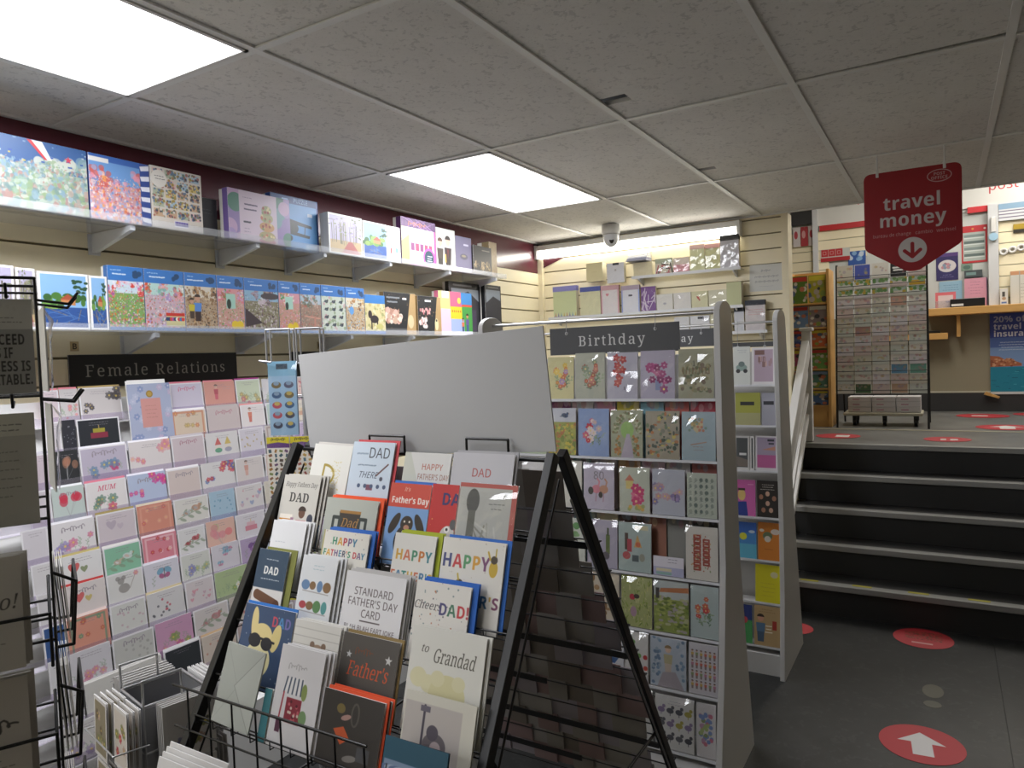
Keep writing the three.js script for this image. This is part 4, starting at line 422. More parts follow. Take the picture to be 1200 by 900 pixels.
{
  const fl = (base, cols, n, more) => (c, w, h) => { const R = RNG(n * 7 + cols.length); rect(c, 0, 0, w, h, base); for (let i = 0; i < n; i++) sprig(c, w * (0.25 + 0.5 * R()), h * (0.6 + 0.2 * R()), h * (0.1 + 0.16 * R()), -1.57 + (R() - 0.5) * 2, pick(R, ['#7a9070', '#94a884', '#5f7a60']), 5); for (let i = 0; i < n; i++) bloom(c, w * (0.22 + 0.56 * R()), h * (0.2 + 0.5 * R()), w * (0.06 + 0.06 * R()), pick(R, cols), '#e8d08a'); if (more) more(c, w, h, R); };
  const spots = (base, cols, n, r) => (c, w, h) => { const R = RNG(n); rect(c, 0, 0, w, h, base); for (let i = 0; i < n; i++) disc(c, w * (0.06 + 0.88 * R()), h * (0.06 + 0.88 * R()), r * (0.5 + R()), pick(R, cols), r * (0.4 + R())); };
  const field = (c, w, h) => { const R = RNG(31); rect(c, 0, 0, w, h, '#c6c8d0'); rect(c, 0, h * 0.3, w, h * 0.7, '#9aa04e'); for (let i = 0; i < 160; i++) disc(c, R() * w, h * (0.35 + 0.65 * R()), 3 + 4 * R(), pick(R, ['#8a9a48', '#c8b848', '#7a8a3a', '#b8784a', '#a8a858'])); bird(c, w * 0.6, h * 0.16, 12, '#4a5a78', '#38465e'); };
  const list = [ // column bounds, tray row, height, label, picture
    [-1.5, -1.368, 0, 0.17, 'cream card with orange poppies behind the white board', fl('#e4dcc8', ['#d8703a', '#c84a30'], 8)],
    [-1.364, -1.242, 0, 0.166, 'yellow card with orange and lilac garden flowers', fl('#d4cc98', ['#d88a3a', '#b090c0', '#c86a4a', '#e0c050'], 16)],
    [-1.24, -1.11, 0, 0.178, 'grey-green card with red and coral roses', fl('#b5b7a6', ['#c0563f', '#c88070', '#a86a58', '#8a9a80'], 16)],
    [-1.106, -0.978, 0, 0.175, 'lilac card with a stem of red flowers', (c, w, h) => { rect(c, 0, 0, w, h, '#b9b6c4'); line(c, [[w * 0.42, h * 0.1], [w * 0.36, h * 0.75]], '#6a7a5a', 2); for (const [x, y] of [[0.3, 0.12], [0.52, 0.16], [0.34, 0.28], [0.5, 0.38], [0.3, 0.42], [0.4, 0.56], [0.34, 0.66]]) bloom(c, w * x, h * y, w * 0.12, '#b53a38', '#d8786a', 5); line(c, [[w * 0.56, h * 0.74], [w * 0.56, h * 0.8]], '#555', 2); }],
    [-0.972, -0.835, 0, 0.177, 'lilac card with a magenta bouquet in a blue vase', (c, w, h) => { const R = RNG(5); rect(c, 0, 0, w, h, '#b4adbf'); rect(c, w * 0.44, h * 0.6, w * 0.16, h * 0.22, '#8a94b8'); for (let i = 0; i < 16; i++) bloom(c, w * (0.22 + 0.6 * R()), h * (0.3 + 0.34 * R()), w * 0.1, pick(R, ['#a8407a', '#8a2f66', '#c05a90']), '#d8a8c0'); bloom(c, w * 0.68, h * 0.8, w * 0.12, '#9a4a80'); }],
    [-0.828, -0.694, 0, 0.178, 'olive card with a woodland fence picture', (c, w, h) => { const R = RNG(6); rect(c, 0, 0, w, h, '#a3a288'); for (let i = 0; i < 120; i++) disc(c, w * (0.1 + 0.8 * R()), h * (0.3 + 0.55 * R()), 3 + 4 * R(), pick(R, ['#8a8a66', '#b0a888', '#7a6a58', '#98906a', '#6a7250'])); text(c, '17', w * 0.5, h * 0.3, 22, '#4a4a3c', 'serif'); for (let i = 0; i < 9; i++) line(c, [[w * (0.14 + i * 0.09), h * 0.38], [w * (0.14 + i * 0.09), h * 0.5]], '#7a6444', 2.5); }],
    [-1.5, -1.372, 1, 0.182, 'sage card with white daisies behind the white board', fl('#b8c4a8', ['#f0eee4', '#e8e0d0'], 9)],
    [-1.368, -1.241, 1, 0.185, 'card with a yellow field under a flying bird', field],
    [-1.237, -1.101, 1, 0.184, 'blue card with red flower bouquet', fl('#8fa4cc', ['#c83a4a', '#d06a80', '#c8b0b8', '#e0d0d0'], 11)],
    [-1.099, -0.965, 1, 0.178, 'green card picturing a garden arch and path', (c, w, h) => { const R = RNG(8); rect(c, 0, 0, w, h, '#a6a98f'); disc(c, w * 0.52, h * 0.42, w * 0.2, '#9cc070', h * 0.18); poly(c, [[w * 0.5, h * 0.5], [w * 0.6, h * 0.5], [w * 0.72, h], [w * 0.32, h]], '#b8aebc'); for (let i = 0; i < 130; i++) { const a = 3.14 + 3.14 * R(), r = 0.3 + 0.14 * R(); disc(c, w * (0.52 + Math.cos(a) * r), h * (0.48 + Math.sin(a) * r), 4, pick(R, ['#7f8a62', '#a8b088', '#c0c0a0', '#8a7a58'])); } for (let i = 0; i < 50; i++) disc(c, w * (R() < 0.5 ? 0.14 + 0.16 * R() : 0.7 + 0.18 * R()), h * (0.55 + 0.4 * R()), 4, pick(R, ['#a86a3c', '#b8864a', '#7a8058'])); }],
    [-0.959, -0.824, 1, 0.176, 'brown card with a green bird cage garden picture', spots('#a8a08c', ['#4a5648', '#7a8a6a', '#c8b868', '#b87848', '#8a8a7a', '#5a6258'], 90, 5)],
    [-0.822, -0.694, 1, 0.174, 'pale blue card with a gold heart wreath', (c, w, h) => { const R = RNG(10); rect(c, 0, 0, w, h, '#a5b8bf'); heart(c, w * 0.46, h * 0.3, w * 0.2, '#cfc098'); for (let i = 0; i < 26; i++) disc(c, w * (0.22 + 0.5 * R()), h * (0.12 + 0.28 * R()), 4, pick(R, ['#a89a6a', '#c8b070', '#88a090', '#c88a70'])); line(c, [[w * 0.28, h * 0.68], [w * 0.72, h * 0.62]], '#b89078', 3); scrib(c, w * 0.5, h * 0.72, w * 0.45, 2, 9, '#a8887a', R); }],
    [-1.5, -1.346, 2, 0.18, 'white card with a blue teapot behind the white board', (c, w, h) => { rect(c, 0, 0, w, h, '#dcdad8'); disc(c, w * 0.5, h * 0.5, w * 0.24, '#5a7ab8', h * 0.13); }],
    [-1.342, -1.222, 2, 0.184, 'cream card with a dark dog beside the black rack', (c, w, h) => { rect(c, 0, 0, w, h, '#d6d3c8'); disc(c, w * 0.6, h * 0.5, w * 0.16, '#4a4440', h * 0.12); disc(c, w * 0.7, h * 0.36, w * 0.09, '#4a4440'); }],
    [-1.218, -1.085, 2, 0.178, 'lilac card reading 80 above two pink flamingos', (c, w, h) => { rect(c, 0, 0, w, h, '#c4bccb'); text(c, '80', w * 0.5, h * 0.27, 34, '#8a8288', 'sans-serif'); for (const [x, k] of [[0.42, '#d88a98'], [0.66, '#c8967a']]) { disc(c, w * x, h * 0.56, w * 0.14, k, h * 0.09); line(c, [[w * (x + 0.05), h * 0.54], [w * (x + 0.1), h * 0.4], [w * (x + 0.04), h * 0.34]], k, 5); line(c, [[w * x, h * 0.64], [w * (x - 0.02), h * 0.82]], '#b07080', 2); } disc(c, w * 0.24, h * 0.6, 9, '#4a4a44', 12); disc(c, w * 0.56, h * 0.68, 7, '#4a443c', 10); }],
    [-1.068, -0.942, 2, 0.168, 'pale green card with a lantern and hot pink lilies', (c, w, h) => { const R = RNG(14); rect(c, 0, 0, w, h, '#c3c8b6'); poly(c, [[w * 0.18, h * 0.3], [w * 0.34, h * 0.16], [w * 0.5, h * 0.3]], '#d08068'); rect(c, w * 0.22, h * 0.3, w * 0.24, h * 0.18, '#e0cc80'); for (let i = 0; i < 7; i++) bloom(c, w * (0.2 + 0.55 * R()), h * (0.42 + 0.36 * R()), w * 0.15, pick(R, ['#d04a78', '#e07a98', '#c85a80']), '#f0d0a0', 6); for (let i = 0; i < 10; i++) disc(c, w * (0.3 + 0.5 * R()), h * (0.84 + 0.1 * R()), 6, pick(R, ['#d8b060', '#a8b070'])); }],
    [-0.938, -0.809, 2, 0.167, 'lilac-grey card with mauve butterflies and flowers', (c, w, h) => { const R = RNG(15); rect(c, 0, 0, w, h, '#b9bcc6'); for (let i = 0; i < 12; i++) bloom(c, w * (0.05 + 0.9 * R()), h * (0.35 + 0.4 * R()), w * 0.1, pick(R, ['#a890b8', '#c8a8b0', '#b8a0a8', '#8a80a8', '#c8a0a0'])); butterfly(c, w * 0.7, h * 0.6, w * 0.14, '#8f7fa8', '#a894bc'); }],
    [-0.806, -0.694, 2, 0.16, 'grey-green card covered in small grey line drawings', (c, w, h) => { const R = RNG(16); rect(c, 0, 0, w, h, '#bac1b2'); for (let j = 0; j < 6; j++) for (let i = 0; i < 5; i++) { const x = w * (0.12 + i * 0.18), y = h * (0.16 + j * 0.14); disc(c, x, y, 3 + 3 * R(), pick(R, ['#8a948a', '#a0a89a', '#6a7870']), 6); line(c, [[x - 5, y + 8], [x + 5, y + 6 * R()]], '#88928a', 1.5); } }],
    [-1.36, -1.212, 3, 0.18, 'card with a green clover behind the black rack', spots('#d0d4c8', ['#6a9a60', '#88b078'], 14, 8)],
    [-1.208, -1.078, 3, 0.183, 'lilac card with a green wine bottle', (c, w, h) => { rect(c, 0, 0, w, h, '#b3adbd'); rect(c, w * 0.62, h * 0.3, w * 0.13, h * 0.4, '#6a7a48'); rect(c, w * 0.655, h * 0.16, w * 0.06, h * 0.16, '#4a5638'); disc(c, w * 0.62, h * 0.74, w * 0.12, '#5c5660', h * 0.08); }],
    [-1.078, -0.941, 3, 0.182, 'aqua card with a champagne bottle, red cake and glasses', (c, w, h) => { const R = RNG(18); rect(c, 0, 0, w, h, '#aab9b4'); rect(c, w * 0.2, h * 0.22, w * 0.1, h * 0.34, '#52453c'); rect(c, w * 0.27, h * 0.34, w * 0.14, h * 0.26, '#b04a54'); disc(c, w * 0.25, h * 0.68, w * 0.12, '#b85a5c', h * 0.08); poly(c, [[w * 0.48, h * 0.5], [w * 0.58, h * 0.24], [w * 0.72, h * 0.5]], '#d0a868'); disc(c, w * 0.6, h * 0.44, 8, '#c86a48'); rect(c, w * 0.42, h * 0.66, w * 0.2, h * 0.13, '#5a6466'); rect(c, w * 0.5, h * 0.05, w * 0.4, h * 0.09, '#cfc7a0'); disc(c, w * 0.72, h * 0.7, 9, '#9a9a8a', 12); }],
    [-0.816, -0.694, 3, 0.19, 'cream card with two sideways lines of red lettering', (c, w, h) => { const R = RNG(19); rect(c, 0, 0, w, h, '#d2cec4'); c.save(); c.translate(w * 0.36, h * 0.5); c.rotate(Math.PI / 2); for (let q = 0; q < 8; q++) { c.strokeStyle = '#a04a3c'; c.lineWidth = 5; c.strokeRect(-h * 0.33 + q * h * 0.084, -9, h * 0.05, 18); if (q < 6) c.strokeRect(-h * 0.26 + q * h * 0.084, -w * 0.27 - 9, h * 0.05, 16); } c.restore(); for (let i = 0; i < 60; i++) disc(c, w * (0.18 + 0.6 * R()), h * (0.15 + 0.7 * R()), 2, pick(R, ['#c8986a', '#b06a50', '#8a9a70'])); }],
    [-1.2, -1.071, 4, 0.186, 'beige card with a brown bear, partly behind the black rack', spots('#cfc4b0', ['#8a6a48', '#a8845c'], 12, 9)],
    [-1.067, -0.94, 4, 0.19, 'leaf green card with a red and black bird in grass', (c, w, h) => { const R = RNG(21); rect(c, 0, 0, w, h, '#a7ad74'); for (let i = 0; i < 120; i++) { const x = R() * w, y = h * R(); line(c, [[x, y], [x + (R() - 0.5) * 12, y - 16 * R()]], pick(R, ['#7f9440', '#c0c078', '#95a850', '#d0cc98', '#6a7c3a']), 2.5); } disc(c, w * 0.36, h * 0.42, 9, '#b83a48'); disc(c, w * 0.5, h * 0.4, 9, '#4a4238', 7); disc(c, w * 0.4, h * 0.7, 10, '#b090a0', 16); }],
    [-0.937, -0.801, 4, 0.188, 'card picturing a hillside of gardens and orange roofs', (c, w, h) => { const R = RNG(22); rect(c, 0, 0, w, h, '#b8bfbc'); poly(c, [[w * 0.2, h * 0.16], [w, h * 0.1], [w, h * 0.2], [w * 0.16, h * 0.24]], '#b8774e'); rect(c, 0, h * 0.36, w, h * 0.64, '#8f9c52'); for (let i = 0; i < 150; i++) disc(c, R() * w, h * (0.32 + 0.66 * R()), 4 + 5 * R(), pick(R, ['#7f9040', '#a8b060', '#b8b890', '#6a7a3c', '#a8a0a0']), 4); rect(c, w * 0.06, h * 0.16, w * 0.1, h * 0.2, '#4a4644'); }],
    [-0.799, -0.694, 4, 0.186, 'pale blue-grey card with a coral chrysanthemum', fl('#b2bfbc', ['#c86a50', '#d88a60', '#c84a48', '#d8b080'], 9)],
    [-1.16, -1.046, 5, 0.19, 'white card with a blue boat behind the black rack', (c, w, h) => { rect(c, 0, 0, w, h, '#d4d6da'); poly(c, [[w * 0.2, h * 0.6], [w * 0.8, h * 0.6], [w * 0.66, h * 0.72], [w * 0.34, h * 0.72]], '#4a6a98'); }],
    [-1.044, -0.951, 5, 0.19, 'white card with red berries and green sprigs', (c, w, h) => { const R = RNG(24); rect(c, 0, 0, w, h, '#d2d0cc'); for (let i = 0; i < 9; i++) disc(c, w * (0.3 + 0.6 * R()), h * (0.1 + 0.7 * R()), 7, pick(R, ['#b8383c', '#6a9a50', '#c8584a'])); }],
    [-0.947, -0.806, 5, 0.196, 'pale blue card with a lady on a garden stair', (c, w, h) => { const R = RNG(25); rect(c, 0, 0, w, h, '#b3bcc6'); for (let i = 0; i < 40; i++) disc(c, w * (R() < 0.5 ? 0.08 + 0.2 * R() : 0.72 + 0.2 * R()), h * R(), 5, pick(R, ['#7a94ac', '#98a8b4', '#6a8098'])); person(c, w * 0.5, h * 0.72, h * 0.55, '#d8b8a0', '#b8b08a', '#c8b8a8', '#8a7048'); poly(c, [[w * 0.35, h * 0.7], [w * 0.7, h * 0.66], [w * 0.95, h], [w * 0.2, h]], '#a8a0a4'); }],
    [-0.802, -0.694, 5, 0.196, 'white card with rows of tiny coloured people', (c, w, h) => { const R = RNG(26); rect(c, 0, 0, w, h, '#c9c6ca'); for (let j = 0; j < 4; j++) for (let i = 0; i < 6; i++) person(c, w * (0.13 + i * 0.15), h * (0.3 + j * 0.2), h * 0.16, '#c8a088', pick(R, ['#c86a58', '#b87a90', '#8a9a68', '#7a88a8', '#c8a858']), '#8a7a78'); }],
    [-1.08, -0.922, 6, 0.2, 'white card with a yellow sun behind the black rack', (c, w, h) => { rect(c, 0, 0, w, h, '#d8d6d0'); disc(c, w * 0.5, h * 0.4, w * 0.2, '#d8b84a'); }],
    [-0.918, -0.769, 6, 0.208, 'white square card with rows of dark ducks and dogs', (c, w, h) => { const R = RNG(28); rect(c, 0, 0, w, h, '#d2d1cd'); for (let j = 0; j < 3; j++) for (let i = 0; i < 4; i++) { const x = w * (0.16 + i * 0.23), y = h * (0.28 + j * 0.25), k = pick(R, ['#3f3f46', '#5a5a60', '#8a7a98', '#a8a050', '#4a4a50']); disc(c, x, y, 11, k, 8); disc(c, x + 8, y - 11, 5, k); line(c, [[x, y + 8], [x, y + 14]], k, 2); } scrib(c, w * 0.5, h * 0.1, w * 0.4, 2, 8, '#9a9aa8', R); }],
    [-0.765, -0.694, 6, 0.2, 'white card with a blue and pink garden couple', (c, w, h) => { const R = RNG(29); rect(c, 0, 0, w, h, '#d3cfce'); for (let i = 0; i < 40; i++) disc(c, w * (0.2 + 0.6 * R()), h * (0.2 + 0.55 * R()), 6, pick(R, ['#7a90c0', '#b890a8', '#a8b878', '#c8788a', '#8a9a68'])); }],
  ];
  for (const [x0, x1, r, h, label, fn] of list) wrapped(x0, x1, RA[r][0], h, RA[r][1] + 0.002, label, fn);
  // coloured tops of the cards standing behind the second and third trays
  const tops = [[['#7a3a68', 'plum'], ['#d8d4d0', 'white'], ['#d89aa8', 'rose'], ['#d0c040', 'yellow'], ['#88b8c8', 'sky blue'], ['#c86a60', 'red and white'], ['#c04858', 'crimson']], [['#a88a98', 'mauve'], ['#88b0a8', 'teal'], ['#d4c8d0', 'pale pink'], ['#c0946a', 'tan'], ['#d0b8c4', 'blush'], ['#c8c4c4', 'grey'], ['#a06058', 'brick red']], [['#46586a', 'slate blue'], ['#6a8a90', 'grey teal'], ['#c8c0a0', 'ivory'], ['#5a4238', 'brown'], ['#9a6a58', 'rust'], ['#8a8a84', 'grey'], ['#4a4a44', 'black-green']]];
  tops.forEach((row, r) => row.forEach(([col, nm], i) => { const x0 = -1.37 + i * 0.096, a = art(60, 90, (c, w, h) => { const R = RNG(i + r * 9 + 60); rect(c, 0, 0, w, h, col); c.globalAlpha = 0.5; for (let q = 0; q < 5; q++) disc(c, w * R(), h * 0.12 * R(), 4 + 5 * R(), pick(R, ['#e8dcd8', '#b8808a', '#d8c8a0', '#8a9aa8'])); c.globalAlpha = 1; }, '#e4e0dc'), o = mesh(foldGeo(a, 0.09, RA[r][0] - RA[r + 1][0] - 0.014, 0.004), a.s.card, numbered('greeting_card')); pose(o, x0 + 0.045, RA[r + 1][0] + 0.002 + ((i * 5) % 4) * 0.001, RA[r + 1][1] - 0.03, 0, 0.05); scene.add(o); tag(o, `${nm} card peeking up behind the ${['second', 'third', 'fourth'][r]} tray of the near rack`, 'greeting card', 'cards standing behind others on the near rack'); }));
  { const a = art(90, 60, (c, w, h) => { const R = RNG(61); rect(c, 0, 0, w, h, '#dcd8e0'); rect(c, 0, h * 0.55, w, h * 0.45, '#b0b0cc'); rect(c, w * 0.1, h * 0.62, w * 0.5, h * 0.14, '#d8cfa8'); rect(c, w * 0.1, h * 0.8, w * 0.5, h * 0.14, '#8fb0a8'); scrib(c, w * 0.62, h * 0.14, w * 0.4, 2, 9, '#77737c', R); }, '#e4e0e4'); const o = mesh(flatGeo(a, 0.115, 0.07, 0.001), a.s.card, numbered('price_ticket')); pose(o, -0.878, RA[3][0] + 0.003, RA[3][1] + 0.004, 0, 0.07); scene.add(o); tag(o, 'printed price ticket in the empty slot beside the red lettering card', 'ticket'); }
  const rb = (x0, x1, r, h, label, fn, o = {}) => wrapped(x0, x1, RB[r][0], h, RB[r][1] + 0.006, label, fn, { film: false, group: 'cards on the far rack', rows: RB, ...o });
  const sq = (b, f) => (c, w, h) => { rect(c, 0, 0, w, h, b); f(c, w, h, RNG(w * 3 + h)); };
  rb(-0.88, -0.797, 0, 0.184, 'white card with a green vintage car on the far rack', sq('#d3d6d0', (c, w, h, R) => { disc(c, w * 0.5, h * 0.55, w * 0.32, '#8aa098', h * 0.09); disc(c, w * 0.5, h * 0.46, w * 0.18, '#6a7a78', h * 0.07); disc(c, w * 0.3, h * 0.64, 8, '#3a3a3a'); disc(c, w * 0.72, h * 0.64, 8, '#3a3a3a'); scrib(c, w * 0.5, h * 0.1, w * 0.5, 2, 8, '#99a', R); }));
  rb(-0.793, -0.681, 0, 0.176, 'white-bordered card with a mauve street photograph', sq('#dfdcdc', (c, w, h, R) => { rect(c, w * 0.1, h * 0.06, w * 0.8, h * 0.86, '#b39fae'); rect(c, w * 0.14, h * 0.08, w * 0.4, h * 0.12, '#7a5a54'); for (let i = 0; i < 16; i++) rect(c, w * (0.14 + 0.7 * R()), h * (0.22 + 0.2 * R()), 8, 20, pick(R, ['#8a6a68', '#c8a8a0', '#a88a90'])); }));
  rb(-0.875, -0.752, 1, 0.156, 'olive green card with a black name label', sq('#a3a545', (c, w, h) => { rect(c, w * 0.2, h * 0.28, w * 0.55, h * 0.11, '#2c2c28'); rect(c, 0, h * 0.62, w, h * 0.38, '#aaa878'); })); rb(-0.75, -0.681, 1, 0.155, 'grey-lilac card with a black name label', sq('#a5a5b0', (c, w, h) => rect(c, w * 0.12, h * 0.26, w * 0.7, h * 0.11, '#33343a')));
  rb(-0.88, -0.812, 2, 0.163, 'white-bordered card with a dark grey photograph', sq('#dcdad8', (c, w, h) => { rect(c, w * 0.1, h * 0.06, w * 0.8, h * 0.86, '#4f5354'); rect(c, w * 0.3, h * 0.5, w * 0.5, h * 0.07, '#e0e0e0'); poly(c, [[w * 0.1, h * 0.6], [w * 0.9, h * 0.7], [w * 0.9, h * 0.9], [w * 0.1, h * 0.9]], '#7a7068'); })); rb(-0.808, -0.79, 2, 0.163, 'narrow dark card edge beside the pink sunset card', sq('#e4e2e0', (c, w, h) => rect(c, w * 0.3, 8, w * 0.4, h - 16, '#3c4040'))); rb(-0.785, -0.681, 2, 0.166, 'white-bordered card with a pink and violet sunset photograph', sq('#e0dcdf', (c, w, h) => { rect(c, w * 0.08, h * 0.05, w * 0.84, h * 0.86, '#a79ab0'); rect(c, w * 0.08, h * 0.55, w * 0.84, h * 0.36, '#c0659a'); rect(c, w * 0.55, h * 0.1, w * 0.3, h * 0.06, '#3a3a44'); rect(c, w * 0.6, h * 0.2, w * 0.24, h * 0.05, '#4a4a54'); poly(c, [[w * 0.3, h * 0.4], [w * 0.9, h * 0.3], [w * 0.9, h * 0.42]], '#c8907a'); }));
  rb(-0.88, -0.786, 3, 0.174, 'bright pink card with a cartoon man in blue', sq('#d268ae', (c, w, h) => { disc(c, w * 0.28, h * 0.42, w * 0.2, '#e0c078', h * 0.16); poly(c, [[0, h * 0.62], [w * 0.52, h * 0.6], [w * 0.6, h], [0, h]], '#2c4090'); rect(c, w * 0.1, h * 0.24, w * 0.36, h * 0.06, '#3a3028'); rect(c, w * 0.6, h * 0.12, w * 0.3, 3, '#e8a8d0'); })); rb(-0.783, -0.681, 3, 0.175, 'black card with a ring of small faces', sq('#2e2824', (c, w, h, R) => { scrib(c, w * 0.5, h * 0.12, w * 0.7, 3, 9, '#d8d4cc', R, 2); for (const [x, y] of [[0.2, 0.45], [0.5, 0.36], [0.8, 0.48], [0.5, 0.62], [0.3, 0.8], [0.65, 0.8]]) disc(c, w * x, h * y, 8, pick(R, ['#c08a78', '#a87860', '#d0a890']), 10); }));
  rb(-0.88, -0.787, 4, 0.174, 'blue card with a yellow smiling sun', sq('#4a8ac8', (c, w, h) => { rect(c, 0, 0, w, h * 0.3, '#3a6ac0'); rect(c, 0, h * 0.6, w, h * 0.4, '#5fb0cc'); disc(c, w * 0.3, h * 0.4, 14, '#d8d83a'); disc(c, w * 0.75, h * 0.26, 12, '#c8dcea', 6); })); rb(-0.784, -0.681, 4, 0.18, 'orange card with a cartoon animal and speech bubble', sq('#d07f2c', (c, w, h) => { disc(c, w * 0.45, h * 0.36, 18, '#6a7a58', 16); disc(c, w * 0.45, h * 0.44, 12, '#d8d0c0', 12); disc(c, w * 0.8, h * 0.24, 17, '#e0d4c8', 11); disc(c, w * 0.18, h * 0.22, 9, '#e8dccc', 6); rect(c, w * 0.3, h * 0.7, w * 0.4, 3, '#b86a24'); }));
  rb(-0.8, -0.681, 5, 0.18, 'bright yellow card with faint pencil print', sq('#d9d020', (c, w, h, R) => { disc(c, w * 0.76, h * 0.26, 14, '#d8d0a0', 12); scrib(c, w * 0.5, h * 0.5, w * 0.6, 4, 16, '#b8a838', R); })); rb(-0.868, -0.81, 6, 0.184, 'blue and green card with a red flower', sq('#4a9a58', (c, w, h) => { rect(c, 0, 0, w, h * 0.4, '#2c3a78'); disc(c, w * 0.4, h * 0.4, 13, '#c04a50'); })); rb(-0.805, -0.681, 6, 0.19, 'tan card with a cartoon man and red bottle', sq('#b79b6e', (c, w, h, R) => { person(c, w * 0.25, h * 0.9, h * 0.66, '#d09a80', '#5a7a98', '#4a6078'); rect(c, w * 0.7, h * 0.36, w * 0.16, h * 0.22, '#a8382e'); scrib(c, w * 0.5, h * 0.1, w * 0.7, 2, 9, '#8a6a44', R); scrib(c, w * 0.55, h * 0.5, w * 0.26, 3, 12, '#efe6d0', R, 4); }));
}

// ---------------------------------------------------------------- black A-frame rack of Father's Day cards
const FS = 0.575, FY = 1.342, FZ = -1.32, fz = (y, off = 0) => FZ + FS * (FY - y) + off;
const DADROWS = [[1.35, 0.022, 1.185], [1.28, 0.032, 1.105], [1.178, 0.035, 1.015], [1.11, 0.042, 0.945], [1.0, 0.044, 0.84], [0.93, 0.062, 0.77]].map(([t, o, b]) => [t, o, b, fz(t, o) + (t - b) * Math.tan(0.3)]);
{
  const t = thing('frame_rack', 'black A-frame wire rack of Father\'s Day cards with white header board', 'display rack', [0, 0, 0]), xl = -1.455, xr = -0.7;
  for (const x of [xl, xr]) { part(t, 'front_leg', bar([x, FY + 0.005, FZ + 0.008], [x, 0, fz(0) + 0.008], 0.02, 0.026), mBlack); part(t, 'rear_leg', bar([x, FY + 0.005, FZ - 0.03], [x, 0, FZ - 0.03 - 0.627 * FY], 0.02, 0.026), mBlack); part(t, 'brace', rod([x, 0.5, fz(0.5)], [x, 0.5, FZ - 0.03 - 0.627 * (FY - 0.5)], 0.004, 8), mWire); part(t, 'brace', wire([[x + 0.008, FY - 0.05, FZ], [x + 0.008, 0.12, fz(0.12) - 0.03]], 0.0025), mWire); part(t, 'brace', wire([[x + 0.008, FY - 0.1, FZ - 0.05], [x + 0.008, 0.12, FZ - 0.627 * (FY - 0.12) - 0.01]], 0.0025), mChrome); }
  part(t, 'hinge_bar', rod([xl, FY - 0.01, FZ - 0.009], [xr, FY - 0.01, FZ - 0.009], 0.005, 10), mWire);
  const panel = part(t, 'header_board', bar([(xl + xr) / 2 + 0.005, FY - 0.01, FZ - 0.02], [(xl + xr) / 2 - 0.008, FY + 0.256, FZ - 0.004], xr - xl - 0.02, 0.004), mBoard);
  // wire baskets of the front slope, one for each row of cards
  DADROWS.forEach(([, , y, z], k) => {
    const p = [...wire([[xl + 0.01, y - 0.006, z - 0.028], [xr - 0.01, y - 0.006, z - 0.028]], 0.0016), ...wire([[xl + 0.01, y - 0.006, z - 0.008], [xr - 0.01, y - 0.006, z - 0.008]], 0.0016), ...wire([[xl + 0.01, y + 0.012, z + 0.0045], [xr - 0.01, y + 0.012, z + 0.0045]], 0.002)];
    for (let i = 0; i <= 12; i++) { const x = xl + 0.012 + (xr - xl - 0.024) * i / 12; p.push(rod([x, y - 0.0065, z - 0.03], [x, y - 0.0065, z + 0.0045], 0.0013, 5), rod([x, y - 0.0065, z + 0.0045], [x, y + 0.012, z + 0.0045], 0.0013, 5)); }
    part(t, 'basket', p, mWire);
  });
  { const [, , y, z] = DADROWS[5], p = wire([[xl + 0.01, y + 0.1, z + 0.052], [-0.885, y + 0.104, z + 0.052]], 0.0028); p.push(...wire([[xl + 0.01, y + 0.01, z + 0.052], [-0.885, y + 0.01, z + 0.052]], 0.0022)); for (let i = 0; i < 8; i++) { const x = xl + 0.06 + i * 0.072; p.push(rod([x, y + 0.1, z + 0.052], [x, y - 0.1, z + 0.052], 0.0022, 6)); } part(t, 'front_guard', p, mWire); }
  for (const x of [-1.16, -0.87]) part(t, 'top_loop', wire([[x - 0.055, 1.335, FZ - 0.002], [x - 0.055, 1.374, FZ - 0.002], [x + 0.055, 1.374, FZ - 0.002], [x + 0.055, 1.335, FZ - 0.002]], 0.003), mWire);
  // rear slope: trays seen from behind
  for (let k = 0; k < 13; k++) { const y = 1.2 - k * 0.085, z = FZ - 0.03 - 0.627 * (FY - y); part(t, 'rear_basket', [...wire([[xl, y - 0.003, z], [xl, y - 0.003, z - 0.045], [xr, y - 0.003, z - 0.045], [xr, y - 0.003, z]], 0.002, true), ...(k % 2 ? [bx(xl + 0.012, y - 0.012, z + 0.002, xr - 0.012 - (k % 4 === 3 ? 0.3 : 0), y + 0.004, z + 0.006)] : [])], mWire); }
}
const GF = 'cards on the black A-frame rack', DEG = Math.PI / 180;
